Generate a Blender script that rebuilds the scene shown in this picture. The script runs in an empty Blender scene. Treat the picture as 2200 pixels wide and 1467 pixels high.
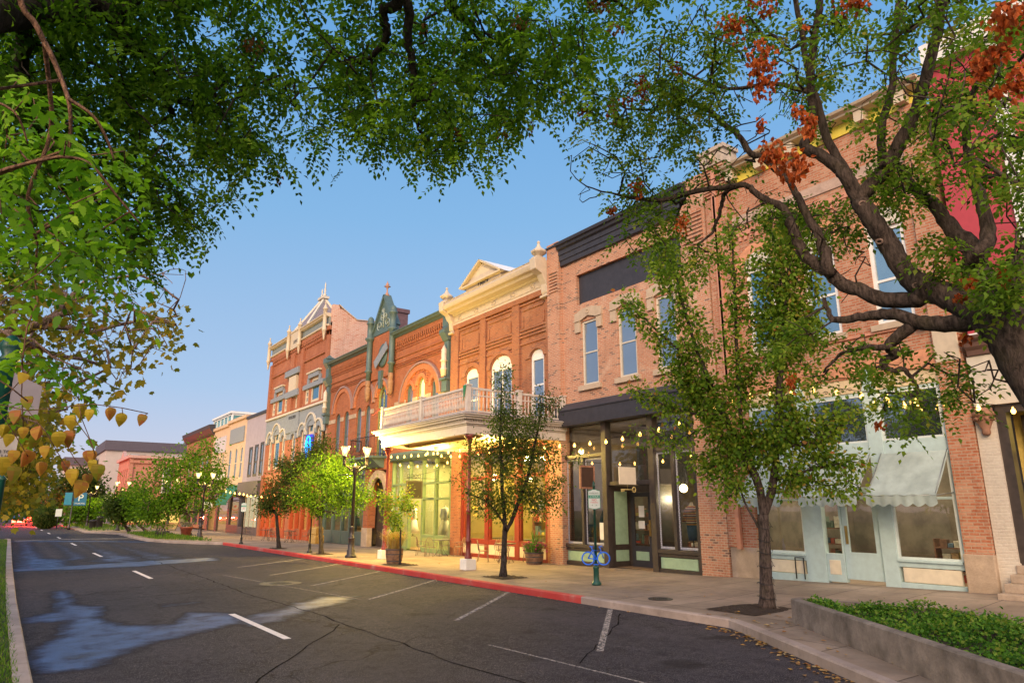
EXPO = 0.5
import bpy, math, random
import numpy as np
from mathutils import Vector, Matrix
R = math.radians
rng = np.random.default_rng(7)
random.seed(5)
sc = bpy.context.scene
COL = sc.collection
# ---------------------------------------------------------------- camera geometry (24 mm lens, 2 m above the pavement)
F_, CX_, CY_, CAMH = 1467., 1100., 733.5, 2.0
PITCH = math.atan(361.5/F_); YAW = math.atan(1080./math.hypot(F_, 361.5))
_s, _c = math.sin, math.cos
_fh = np.array([_s(YAW), _c(YAW), 0.]); _fw = _fh*_c(PITCH)+np.array([0, 0, _s(PITCH)])
_rt = np.array([_c(YAW), -_s(YAW), 0.]); _up = -_fh*_s(PITCH)+np.array([0, 0, _c(PITCH)])
def ray(px, py):
    px = np.asarray(px, float)[..., None]; py = np.asarray(py, float)[..., None]
    d = F_*_fw+(px-CX_)*_rt+(CY_-py)*_up
    return d/np.linalg.norm(d, axis=-1, keepdims=True)
def at(px, py, dist):                      # real point at a given distance in metres
    return ray(px, py)*np.asarray(dist, float)[..., None]+np.array([0, 0, CAMH])
def facade_yz(px, py, X=17.6):
    d = ray(px, py); t = X/d[..., 0]
    return float(d[..., 1]*t), float(CAMH+d[..., 2]*t)
def zf(y):                                  # height of the pavement along the house fronts
    return float(np.interp(y, [0, 5, 8, 12.7, 15, 21, 30, 62, 200], [.34, .3, .22, .12, .04, -.02, -.1, -.15, -.15]))
def gz(x, y):                               # height of the pavement anywhere
    t = min(max((x-12.2)/5.4, 0), 1)
    return zf(y)*t*t*(3-2*t)
# ---------------------------------------------------------------- object helpers
def tagp(o, label=None, cat=None, group=None, kind=None):
    if label: o['label'] = label
    if cat: o['category'] = cat
    if group: o['group'] = group
    if kind: o['kind'] = kind
    return o
def thing(name, label, cat, loc=(0, 0, 0), group=None):
    o = bpy.data.objects.new(name, None); COL.objects.link(o)
    o.location = loc; o.empty_display_size = .3
    return tagp(o, label, cat, group)
def origin_of(o):
    p = Vector((0, 0, 0))
    while o is not None:
        p = p+o.location; o = o.parent
    return p
def link(name, me, mat, parent=None):
    if mat is not None:
        for m in (mat if isinstance(mat, (list, tuple)) else [mat]): me.materials.append(m)
    o = bpy.data.objects.new(name, me); COL.objects.link(o)
    if parent is not None: o.parent = parent
    return o
def copy_tree(o, parent=None):
    c = o.copy(); COL.objects.link(c); c.parent = parent
    for ch in list(o.children): copy_tree(ch, c)
    return c
SPLIT = {'pier_base', 'window_border', 'bulkhead_panel', 'arch_brick', 'hood_mould', 'glazing_bead', 'newel_post', 'impost_stone', 'lintel', 'mullion', 'date_panel', 'notice', 'lit_shop', 'shop_window', 'cornice_panel', 'steps', 'tympanum', 'fanlight_board', 'side_panel', 'trim', 'string_course', 'door_arch'}
class MB:
    def __init__(s): s.v = []; s.f = []; s.sm = []; s.pc = []
    def add(s, vs, fs, smooth=False):
        n = len(s.v); s.pc.append((n, len(s.f))); s.v.extend([tuple(map(float, p)) for p in vs]); s.f.extend([tuple(i+n for i in f) for f in fs]); s.sm.extend([smooth]*len(fs)); return s
    def box(s, x0, x1, y0, y1, z0, z1):
        x0, x1 = min(x0, x1), max(x0, x1); y0, y1 = min(y0, y1), max(y0, y1); z0, z1 = min(z0, z1), max(z0, z1)
        return s.add([(x0, y0, z0), (x1, y0, z0), (x1, y1, z0), (x0, y1, z0), (x0, y0, z1), (x1, y0, z1), (x1, y1, z1), (x0, y1, z1)],
                     [(0, 3, 2, 1), (4, 5, 6, 7), (0, 1, 5, 4), (1, 2, 6, 5), (2, 3, 7, 6), (3, 0, 4, 7)])
    def quad(s, a, b, c, d): return s.add([a, b, c, d], [(0, 1, 2, 3)])
    def prism(s, poly, p0, p1, axis='x'):
        # poly in the two other axes (x: (y,z); y: (x,z); z: (x,y))
        def mk(t, q):
            return (t, q[0], q[1]) if axis == 'x' else ((q[0], t, q[1]) if axis == 'y' else (q[0], q[1], t))
        n = len(poly); vs = [mk(p0, q) for q in poly]+[mk(p1, q) for q in poly]
        fs = [tuple(range(n))[::-1], tuple(range(n, 2*n))]+[(i, (i+1) % n, n+(i+1) % n, n+i) for i in range(n)]
        return s.add(vs, fs)
    def lathe(s, prof, c, n=12, smooth=True, start=0.):
        vs = []; fs = []
        for r, z in prof:
            for k in range(n):
                a = start+2*math.pi*k/n; vs.append((c[0]+r*math.cos(a), c[1]+r*math.sin(a), c[2]+z))
        for i in range(len(prof)-1):
            for k in range(n):
                fs.append((i*n+k, i*n+(k+1) % n, (i+1)*n+(k+1) % n, (i+1)*n+k))
        fs.append(tuple(range(n))[::-1]); fs.append(tuple(range((len(prof)-1)*n, len(prof)*n)))
        return s.add(vs, fs, smooth)
    def tube(s, pts, rad, n=6, closed=False, smooth=True):
        pts = [Vector(p) for p in pts]; m = len(pts)
        if not hasattr(rad, '__len__'): rad = [rad]*m
        vs = []; fs = []; ref = None
        for i, p in enumerate(pts):
            if closed: d = pts[(i+1) % m]-pts[i-1]
            else: d = pts[min(i+1, m-1)]-pts[max(i-1, 0)]
            if d.length < 1e-9: d = Vector((0, 0, 1))
            d.normalize()
            if ref is None: ref = Vector((0, 0, 1)) if abs(d.z) < .9 else Vector((1, 0, 0))
            u = d.cross(ref)
            if u.length < 1e-4: u = d.orthogonal()
            u.normalize(); w = u.cross(d); ref = w
            for k in range(n):
                a = 2*math.pi*k/n; vs.append(p+(u*math.cos(a)+w*math.sin(a))*rad[i])
        mm = m if closed else m-1
        for i in range(mm):
            j = (i+1) % m
            for k in range(n): fs.append((i*n+k, i*n+(k+1) % n, j*n+(k+1) % n, j*n+k))
        if not closed: fs.append(tuple(range(n))[::-1]); fs.append(tuple(range((m-1)*n, m*n)))
        return s.add(vs, fs, smooth)
    def sphere(s, c, r, n=10, sz=1.):
        k = max(4, n//2)
        return s.lathe([(max(r*math.sin(math.pi*i/k), 1e-4), -r*sz*math.cos(math.pi*i/k)) for i in range(k+1)], c, n)
    def bar(s, a, b, w, h):                # straight box-section bar from a to b
        a, b = Vector(a), Vector(b); d = (b-a).normalized()
        ref = Vector((0, 0, 1)) if abs(d.z) < .9 else Vector((0, 1, 0))
        u = d.cross(ref).normalized()*w/2; q = u.cross(d).normalized()*h/2
        vs = [a-u-q, a+u-q, a+u+q, a-u+q, b-u-q, b+u-q, b+u+q, b-u+q]
        return s.add(vs, [(0, 3, 2, 1), (4, 5, 6, 7), (0, 1, 5, 4), (1, 2, 6, 5), (2, 3, 7, 6), (3, 0, 4, 7)])
    def clusters(s, tol=.03):
        n = len(s.pc); bb = []
        for i, (v0, f0) in enumerate(s.pc):
            v1 = s.pc[i+1][0] if i+1 < n else len(s.v); a = np.array(s.v[v0:v1]); bb.append((a.min(0)-tol, a.max(0)+tol))
        lab = list(range(n))
        def find(i):
            while lab[i] != i: i = lab[i]
            return i
        for i in range(n):
            for j in range(i):
                if np.all(bb[i][0] <= bb[j][1]) and np.all(bb[j][0] <= bb[i][1]): lab[find(i)] = find(j)
        g = {}
        for i in range(n): g.setdefault(find(i), []).append(i)
        return list(g.values())
    def build(s, name, mat, parent=None, bevel=0):
        if name in SPLIT and parent is not None and 1 < len(s.pc) < 400:
            cl = s.clusters()
            if 1 < len(cl) <= 100:
                for c in cl:
                    m_ = MB()
                    for i in c:
                        v0, f0 = s.pc[i]; v1, f1 = s.pc[i+1] if i+1 < len(s.pc) else (len(s.v), len(s.f))
                        m_.v += [] ; k = len(m_.v); m_.v += s.v[v0:v1]; m_.f += [tuple(q-v0+k for q in f) for f in s.f[f0:f1]]; m_.sm += s.sm[f0:f1]
                    o = m_._build(name, mat, parent, bevel)
                return o
        return s._build(name, mat, parent, bevel)
    def _build(s, name, mat, parent=None, bevel=0):
        o0 = origin_of(parent)
        me = bpy.data.meshes.new(name)
        me.from_pydata([(v[0]-o0.x, v[1]-o0.y, v[2]-o0.z) for v in s.v], [], s.f); me.update()
        if any(s.sm): me.polygons.foreach_set('use_smooth', s.sm)
        o = link(name, me, mat, parent)
        if bevel:
            m = o.modifiers.new('bevel', 'BEVEL'); m.width = bevel; m.segments = 2; m.limit_method = 'ANGLE'
        return o
def solo(name, mb, mat, label, cat, group=None, bevel=0):   # one-mesh thing
    return tagp(mb.build(name, mat, None, bevel), label, cat, group)
def struct(name, mb, mat):
    o = mb.build(name, mat); o['kind'] = 'structure'; return o
# ---------------------------------------------------------------- materials
def newmat(name):
    m = bpy.data.materials.new(name); m.use_nodes = True; nt = m.node_tree; nt.nodes.clear()
    out = nt.nodes.new('ShaderNodeOutputMaterial'); return m, nt, out
def N(nt, t, **kw):
    n = nt.nodes.new(t)
    for k, v in kw.items():
        if k in n.inputs: n.inputs[k].default_value = v
        else: setattr(n, k, v)
    return n
def rgba(c): return (c[0], c[1], c[2], 1.)
def mixc(nt, fac, a, b, mode='MIX'):
    n = nt.nodes.new('ShaderNodeMix'); n.data_type = 'RGBA'; n.blend_type = mode
    for i, v in ((0, fac), (6, a), (7, b)):
        if hasattr(v, 'links') or hasattr(v, 'node'): nt.links.new(v, n.inputs[i])
        elif i == 0: n.inputs[0].default_value = v
        else: n.inputs[i].default_value = rgba(v)
    return n.outputs[2]
def ramp(nt, src, stops):
    n = nt.nodes.new('ShaderNodeValToRGB'); cr = n.color_ramp
    while len(cr.elements) < len(stops): cr.elements.new(.5)
    for e, (p, c) in zip(cr.elements, stops): e.position = p; e.color = rgba(c) if hasattr(c, '__len__') else (c, c, c, 1)
    nt.links.new(src, n.inputs[0]); return n.outputs[0]
def math_(nt, op, a, b=None):
    n = nt.nodes.new('ShaderNodeMath'); n.operation = op
    for i, v in ((0, a), (1, b)):
        if v is None: continue
        if hasattr(v, 'node'): nt.links.new(v, n.inputs[i])
        else: n.inputs[i].default_value = v
    return n.outputs[0]
def pbr(nt, out, col, rough=.6, metal=0, spec=.5, normal=None):
    b = nt.nodes.new('ShaderNodeBsdfPrincipled')
    b.inputs['Specular IOR Level'].default_value = spec; b.inputs['Metallic'].default_value = metal
    for k, v in (('Base Color', col), ('Roughness', rough)):
        if hasattr(v, 'node'): nt.links.new(v, b.inputs[k])
        else: b.inputs[k].default_value = rgba(v) if k == 'Base Color' else v
    if normal is not None: nt.links.new(normal, b.inputs['Normal'])
    nt.links.new(b.outputs[0], out.inputs[0]); return b
def coords(nt): return nt.nodes.new('ShaderNodeNewGeometry').outputs['Position']
def noise(nt, vec, scale, detail=3, rough=.55):
    n = N(nt, 'ShaderNodeTexNoise'); n.inputs['Scale'].default_value = scale; n.inputs['Detail'].default_value = detail; n.inputs['Roughness'].default_value = rough
    nt.links.new(vec, n.inputs['Vector']); return n.outputs['Fac']
def bump(nt, h, st=.4, dist=.01):
    n = nt.nodes.new('ShaderNodeBump'); n.inputs['Strength'].default_value = st; n.inputs['Distance'].default_value = dist
    nt.links.new(h, n.inputs['Height']); return n.outputs[0]
_mc = {}
def paint(name, c, rough=.5, var=.12, metal=0, scale=6., spec=.5, b=.25):
    if name in _mc: return _mc[name]
    m, nt, out = newmat(name); P = coords(nt)
    n1 = noise(nt, P, scale, 4); n2 = noise(nt, P, scale*9, 3)
    lo = [v*(1-var) for v in c]; hi = [min(1, v*(1+var)) for v in c]
    c1 = mixc(nt, ramp(nt, n1, [(.35, 0.), (.65, 1.)]), lo, hi)
    c2 = mixc(nt, ramp(nt, n2, [(.58, 0.), (.72, var*1.2)]), c1, [v*.55 for v in c])
    pbr(nt, out, c2, rough, metal, spec, bump(nt, n2, b, .004)); _mc[name] = m; return m
def brick(name, c1, c2, mortar, dark=None, darkamt=.12, bw=.21, rh=.072, ms=.012, rough=.85, stain=.25):
    if name in _mc: return _mc[name]
    m, nt, out = newmat(name); P = coords(nt)
    sp = nt.nodes.new('ShaderNodeSeparateXYZ'); nt.links.new(P, sp.inputs[0])
    cb = nt.nodes.new('ShaderNodeCombineXYZ'); nt.links.new(math_(nt, 'ADD', sp.outputs[0], sp.outputs[1]), cb.inputs[0]); nt.links.new(sp.outputs[2], cb.inputs[1])
    br = nt.nodes.new('ShaderNodeTexBrick'); nt.links.new(cb.outputs[0], br.inputs['Vector'])
    br.inputs['Scale'].default_value = 1; br.inputs['Brick Width'].default_value = bw; br.inputs['Row Height'].default_value = rh
    br.inputs['Mortar Size'].default_value = ms; br.inputs['Mortar Smooth'].default_value = .25; br.inputs['Bias'].default_value = 0
    br.inputs['Color1'].default_value = rgba(c1); br.inputs['Color2'].default_value = rgba(c2); br.inputs['Mortar'].default_value = rgba(mortar)
    # per-brick shade: a cell noise stretched to the brick
    fl = nt.nodes.new('ShaderNodeTexBrick'); nt.links.new(cb.outputs[0], fl.inputs['Vector'])
    for k, v in (('Scale', 1), ('Brick Width', bw), ('Row Height', rh), ('Mortar Size', 0.), ('Bias', -.0)): fl.inputs[k].default_value = v
    fl.inputs['Color1'].default_value = (0, 0, 0, 1); fl.inputs['Color2'].default_value = (1, 1, 1, 1)
    col = br.outputs['Color']
    if dark:
        sel = ramp(nt, fl.outputs['Color'], [(1-darkamt-.01, 0.), (1-darkamt, 1.)])
        inv = math_(nt, 'SUBTRACT', 1., br.outputs['Fac'])
        col = mixc(nt, math_(nt, 'MULTIPLY', math_(nt, 'MULTIPLY', sel, inv), .8), col, dark)
    big = noise(nt, P, .45, 5, .65); fine = noise(nt, P, 22., 3)
    col = mixc(nt, math_(nt, 'MULTIPLY', ramp(nt, big, [(.42, 0.), (.68, 1.)]), stain+.12), col, [v*.5 for v in c1])
    smp = N(nt, 'ShaderNodeMapping'); smp.inputs['Scale'].default_value = (1, 1, .13); nt.links.new(P, smp.inputs[0])
    col = mixc(nt, ramp(nt, noise(nt, smp.outputs[0], 3.2, 4, .65), [(.54, 0.), (.72, .42)]), col, [v*.42 for v in c1])      # soot and drip stains
    col = mixc(nt, ramp(nt, noise(nt, P, 1.1, 3, .6), [(.60, 0.), (.70, .35)]), col, [min(1, v*1.25) for v in mortar])        # repointed, faded areas
    col = mixc(nt, math_(nt, 'MULTIPLY', ramp(nt, fine, [(.4, 0.), (.7, 1.)]), .3), col, [min(1, v*1.25) for v in mortar])
    h = math_(nt, 'ADD', math_(nt, 'MULTIPLY', math_(nt, 'SUBTRACT', 1., br.outputs['Fac']), 1.), math_(nt, 'MULTIPLY', fine, .35))
    pbr(nt, out, col, rough, 0, .25, bump(nt, h, .6, .012)); _mc[name] = m; return m
def stone(name, c, scale=3., rough=.85, b=.5, var=.25):
    if name in _mc: return _mc[name]
    m, nt, out = newmat(name); P = coords(nt)
    n1 = noise(nt, P, scale, 6, .65); n2 = noise(nt, P, scale*14, 3)
    col = mixc(nt, ramp(nt, n1, [(.32, 0.), (.68, 1.)]), [v*(1-var) for v in c], [min(1, v*(1+var*.7)) for v in c])
    col = mixc(nt, math_(nt, 'MULTIPLY', ramp(nt, n2, [(.5, 0.), (.75, 1.)]), .35), col, [v*.6 for v in c])
    pbr(nt, out, col, rough, 0, .25, bump(nt, math_(nt, 'ADD', n1, math_(nt, 'MULTIPLY', n2, .3)), b, .03)); _mc[name] = m; return m
def emit(name, c, s):
    if name in _mc: return _mc[name]
    m, nt, out = newmat(name); e = N(nt, 'ShaderNodeEmission'); e.inputs[0].default_value = rgba(c); e.inputs[1].default_value = s
    nt.links.new(e.outputs[0], out.inputs[0]); _mc[name] = m; return m
def glass_win(name, c, refl=.35, rough=.03):     # upper windows: blind or dark room behind a reflecting pane
    if name in _mc: return _mc[name]
    m, nt, out = newmat(name); P = coords(nt)
    d = N(nt, 'ShaderNodeBsdfDiffuse'); nt.links.new(mixc(nt, noise(nt, P, .7, 2), [v*.75 for v in c], [v*1.2 for v in c]), d.inputs[0])
    g = N(nt, 'ShaderNodeBsdfGlossy'); g.inputs['Color'].default_value = (.75, .9, 1., 1); g.inputs['Roughness'].default_value = rough
    nt.links.new(bump(nt, noise(nt, P, 1.7, 2), .35, .02), g.inputs['Normal'])
    mx = N(nt, 'ShaderNodeMixShader'); mx.inputs[0].default_value = refl
    nt.links.new(d.outputs[0], mx.inputs[1]); nt.links.new(g.outputs[0], mx.inputs[2]); nt.links.new(mx.outputs[0], out.inputs[0]); _mc[name] = m; return m
def glass_shop(name, tint=(.92, .95, .92), refl=.05):
    if name in _mc: return _mc[name]
    m, nt, out = newmat(name); P = coords(nt)
    t = N(nt, 'ShaderNodeBsdfTransparent'); t.inputs[0].default_value = rgba(tint)
    g = N(nt, 'ShaderNodeBsdfGlossy'); g.inputs['Roughness'].default_value = .02; g.inputs['Color'].default_value = (1, 1, 1, 1)
    nt.links.new(bump(nt, noise(nt, P, 1.1, 1), .08, .02), g.inputs['Normal'])
    fr = N(nt, 'ShaderNodeFresnel'); fr.inputs[0].default_value = 1.5
    f = math_(nt, 'MINIMUM', math_(nt, 'ADD', math_(nt, 'MULTIPLY', fr.outputs[0], 1.), refl), 1.)
    mx = N(nt, 'ShaderNodeMixShader'); nt.links.new(f, mx.inputs[0])
    nt.links.new(t.outputs[0], mx.inputs[1]); nt.links.new(g.outputs[0], mx.inputs[2]); nt.links.new(mx.outputs[0], out.inputs[0]); _mc[name] = m; return m
def leafmat(name, cols, trans=.45, rough=.55, tcol=1.5):
    # colour varies leaf by leaf through the face attribute 'tone'
    if name in _mc: return _mc[name]
    m, nt, out = newmat(name)
    a = N(nt, 'ShaderNodeAttribute'); a.attribute_name = 'tone'
    n = len(cols); c = ramp(nt, a.outputs['Fac'], [(i/(n-1), cc) for i, cc in enumerate(cols)])
    d = nt.nodes.new('ShaderNodeBsdfPrincipled'); nt.links.new(c, d.inputs['Base Color']); d.inputs['Roughness'].default_value = rough; d.inputs['Specular IOR Level'].default_value = .16
    t = N(nt, 'ShaderNodeBsdfTranslucent'); nt.links.new(mixc(nt, 1., c, (tcol, tcol*1.05, tcol*.5), 'MULTIPLY'), t.inputs[0])
    mx = N(nt, 'ShaderNodeMixShader'); mx.inputs[0].default_value = trans
    nt.links.new(d.outputs[0], mx.inputs[1]); nt.links.new(t.outputs[0], mx.inputs[2]); nt.links.new(mx.outputs[0], out.inputs[0]); _mc[name] = m; return m
def barkmat(name, c, scale=1.):
    if name in _mc: return _mc[name]
    m, nt, out = newmat(name)
    tc = nt.nodes.new('ShaderNodeTexCoord'); mp = N(nt, 'ShaderNodeMapping'); mp.inputs['Scale'].default_value = (1, 1, .28)
    nt.links.new(tc.outputs['Object'], mp.inputs[0])
    n1 = noise(nt, mp.outputs[0], 26*scale, 5, .7); n2 = noise(nt, tc.outputs['Object'], 5., 3)
    col = mixc(nt, ramp(nt, n1, [(.38, 0.), (.62, 1.)]), [v*.35 for v in c], [v*1.35 for v in c])
    col = mixc(nt, math_(nt, 'MULTIPLY', ramp(nt, n2, [(.5, 0.), (.75, 1.)]), .4), col, (c[0]*.8, c[1]*.95, c[2]*.5))
    pbr(nt, out, col, .9, 0, .2, bump(nt, n1, 1., .03)); _mc[name] = m; return m
# ---------------------------------------------------------------- facade helpers (fronts look towards -x)
def arc_pts(ya, yb, zs, rise, n=12):                  # from yb side to ya side over the top
    cy, a = (ya+yb)/2, (yb-ya)/2
    return [(cy+a*math.cos(math.pi*i/n), zs+rise*math.sin(math.pi*i/n)) for i in range(n+1)]
def outline(ya, yb, za, zb, rise, n=12):
    if rise <= 0: return [(yb, za), (yb, zb), (ya, zb), (ya, za)]
    return [(yb, za)]+arc_pts(ya, yb, zb-rise, rise, n)+[(ya, za)]
def wall(mb, y0, y1, z0, z1, x, ops, depth=.22, xb=None):
    ys = sorted({y0, y1}|{o[0] for o in ops}|{o[1] for o in ops}); zs = sorted({z0, z1}|{o[2] for o in ops}|{o[3] for o in ops})
    ys = [y for y in ys if y0 <= y <= y1]; zs = [z for z in zs if z0 <= z <= z1]
    for i in range(len(ys)-1):
        for j in range(len(zs)-1):
            cy, cz = (ys[i]+ys[i+1])/2, (zs[j]+zs[j+1])/2
            if any(o[0] < cy < o[1] and o[2] < cz < o[3] for o in ops): continue
            mb.quad((x, ys[i], zs[j]), (x, ys[i], zs[j+1]), (x, ys[i+1], zs[j+1]), (x, ys[i+1], zs[j]))
    for o in ops:
        ya, yb, za, zb = o[:4]; rise = o[4] if len(o) > 4 else 0
        ol = outline(ya, yb, za, zb, rise); n = len(ol)
        for i in range(n):
            a, b = ol[i], ol[(i+1) % n]
            mb.quad((x, a[0], a[1]), (x, b[0], b[1]), (x+depth, b[0], b[1]), (x+depth, a[0], a[1]))
        if rise > 0:
            arc = arc_pts(ya, yb, zb-rise, rise); h = len(arc)//2
            for k in range(h):
                mb.add([(x, yb, zb), (x, arc[k][0], arc[k][1]), (x, arc[k+1][0], arc[k+1][1])], [(0, 1, 2)])
                mb.add([(x, ya, zb), (x, arc[-1-k][0], arc[-1-k][1]), (x, arc[-2-k][0], arc[-2-k][1])], [(0, 2, 1)])
    if xb is not None:
        mb.quad((x, y0, z0), (xb, y0, z0), (xb, y0, z1), (x, y0, z1)); mb.quad((x, y1, z0), (x, y1, z1), (xb, y1, z1), (xb, y1, z0))
        mb.quad((x, y0, z1), (xb, y0, z1), (xb, y1, z1), (x, y1, z1)); mb.quad((xb, y0, z0), (xb, y1, z0), (xb, y1, z1), (xb, y0, z1))
    return mb
def ring(mb, ol_a, ol_b, x0, x1):                     # frame between outer outline a and inner outline b
    n = len(ol_a)
    for i in range(n):
        j = (i+1) % n; a, b, c, d = ol_a[i], ol_a[j], ol_b[j], ol_b[i]
        mb.quad((x0, a[0], a[1]), (x0, d[0], d[1]), (x0, c[0], c[1]), (x0, b[0], b[1]))
        mb.quad((x0, d[0], d[1]), (x1, d[0], d[1]), (x1, c[0], c[1]), (x0, c[0], c[1]))
        mb.quad((x0, a[0], a[1]), (x0, b[0], b[1]), (x1, b[0], b[1]), (x1, a[0], a[1]))
def window(parent, ya, yb, za, zb, x, fm, gm, rise=0, w=.07, rails=(.5,), muls=(), name='window', blind=None):
    """frame with its pane as a sub-part; x is the face of the frame"""
    mb = MB(); r2 = max(rise-w*.6, .02) if rise > 0 else 0
    ring(mb, outline(ya, yb, za, zb, rise), outline(ya+w, yb-w, za+w, zb-w, r2), x, x+.09)
    for r in rails:
        z = za+(zb-za)*r; mb.box(x+.02, x+.08, ya+w*.8, yb-w*.8, z-w*.32, z+w*.32)
    for r in muls:
        y = ya+(yb-ya)*r; mb.box(x+.025, x+.075, y-w*.3, y+w*.3, za+w*.8, zb-w*.8-(rise*.3 if rise > 0 else 0))
    f = mb.build(name, fm, parent)
    ol = outline(ya+w*.5, yb-w*.5, za+w*.5, zb-w*.5, r2)
    MB().add([(x+.05, p[0], p[1]) for p in ol], [tuple(range(len(ol)))]).build('pane', gm, f)
    return f
def arch_band(mb, cy, zs, r0, r1, x0, x1, n=18, a0=0, a1=math.pi, sq=1.):  # raised arch ring
    for i in range(n):
        t0 = a0+(a1-a0)*i/n; t1 = a0+(a1-a0)*(i+1)/n
        p = [(cy+r*math.cos(t), zs+r*sq*math.sin(t)) for r, t in ((r0, t0), (r1, t0), (r1, t1), (r0, t1))]
        mb.prism(p, x0, x1, 'x')
def cornice(mb, y0, y1, prof, x, ret=True):            # prof: list of (out, z) going up; closes back to the wall
    poly = [(x, prof[0][1])]+[(x-o, z) for o, z in prof]+[(x, prof[-1][1])]
    return mb.prism(poly, y0, y1, 'y')
def text_mesh(name, s, size, loc, rot, mat, parent=None, extrude=.004, align='CENTER'):
    cu = bpy.data.curves.new('t', 'FONT'); cu.body = s; cu.size = size; cu.extrude = extrude; cu.align_x = align; cu.align_y = 'CENTER'
    to = bpy.data.objects.new('t', cu); COL.objects.link(to)
    dg = bpy.context.evaluated_depsgraph_get(); me = bpy.data.meshes.new_from_object(to.evaluated_get(dg))
    bpy.data.objects.remove(to)
    M_ = Matrix.Translation(Vector(loc)-origin_of(parent)) @ rot
    me.transform(M_); me.name = name
    me.materials.clear()
    return link(name, me, mat, parent)
ROT_W = Matrix(((0, 0, -1, 0), (-1, 0, 0, 0), (0, 1, 0, 0), (0, 0, 0, 1)))   # text facing -x, reading towards -y
ROT_S = Matrix(((1, 0, 0, 0), (0, 0, -1, 0), (0, 1, 0, 0), (0, 0, 0, 1)))    # text facing -y, reading towards +x
def lamp(loc, col, watts, radius=.05, name='lamp_light'):
    l = bpy.data.lights.new(name, 'POINT'); l.color = col; l.energy = watts; l.shadow_soft_size = radius
    o = bpy.data.objects.new(name, l); COL.objects.link(o); o.location = loc; return o
def area(loc, rot, sx, sy, col, watts, name='ceiling_light'):
    l = bpy.data.lights.new(name, 'AREA'); l.shape = 'RECTANGLE'; l.size = sx; l.size_y = sy; l.color = col; l.energy = watts
    o = bpy.data.objects.new(name, l); COL.objects.link(o); o.location = loc; o.rotation_euler = rot; return o
YEL = (1., .67, .15); WARM = (1., .72, .38)
# ================================================================ STREET
def poly_gnd(px, z=-.15):
    o = []
    for a, b in px:
        d = ray(a, b); t = (z-CAMH)/d[2]; o.append((d[0]*t, d[1]*t))
    return np.array(o)
def sdist(P, poly):                     # signed distance (inside positive)
    n = len(poly); dmin = np.full(len(P), 1e9); ins = np.zeros(len(P), bool)
    for i in range(n):
        a, b = poly[i], poly[(i+1) % n]; ab = b-a
        t = np.clip(((P-a)@ab)/max(ab@ab, 1e-9), 0, 1); d = np.linalg.norm(P-(a+t[:, None]*ab), axis=1); dmin = np.minimum(dmin, d)
        c = ((a[1] > P[:, 1]) != (b[1] > P[:, 1])); xi = a[0]+(P[:, 1]-a[1])*(b[0]-a[0])/np.where(abs(b[1]-a[1]) < 1e-9, 1e-9, b[1]-a[1])
        ins ^= c & (P[:, 0] < xi)
    return np.where(ins, dmin, -dmin)
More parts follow.
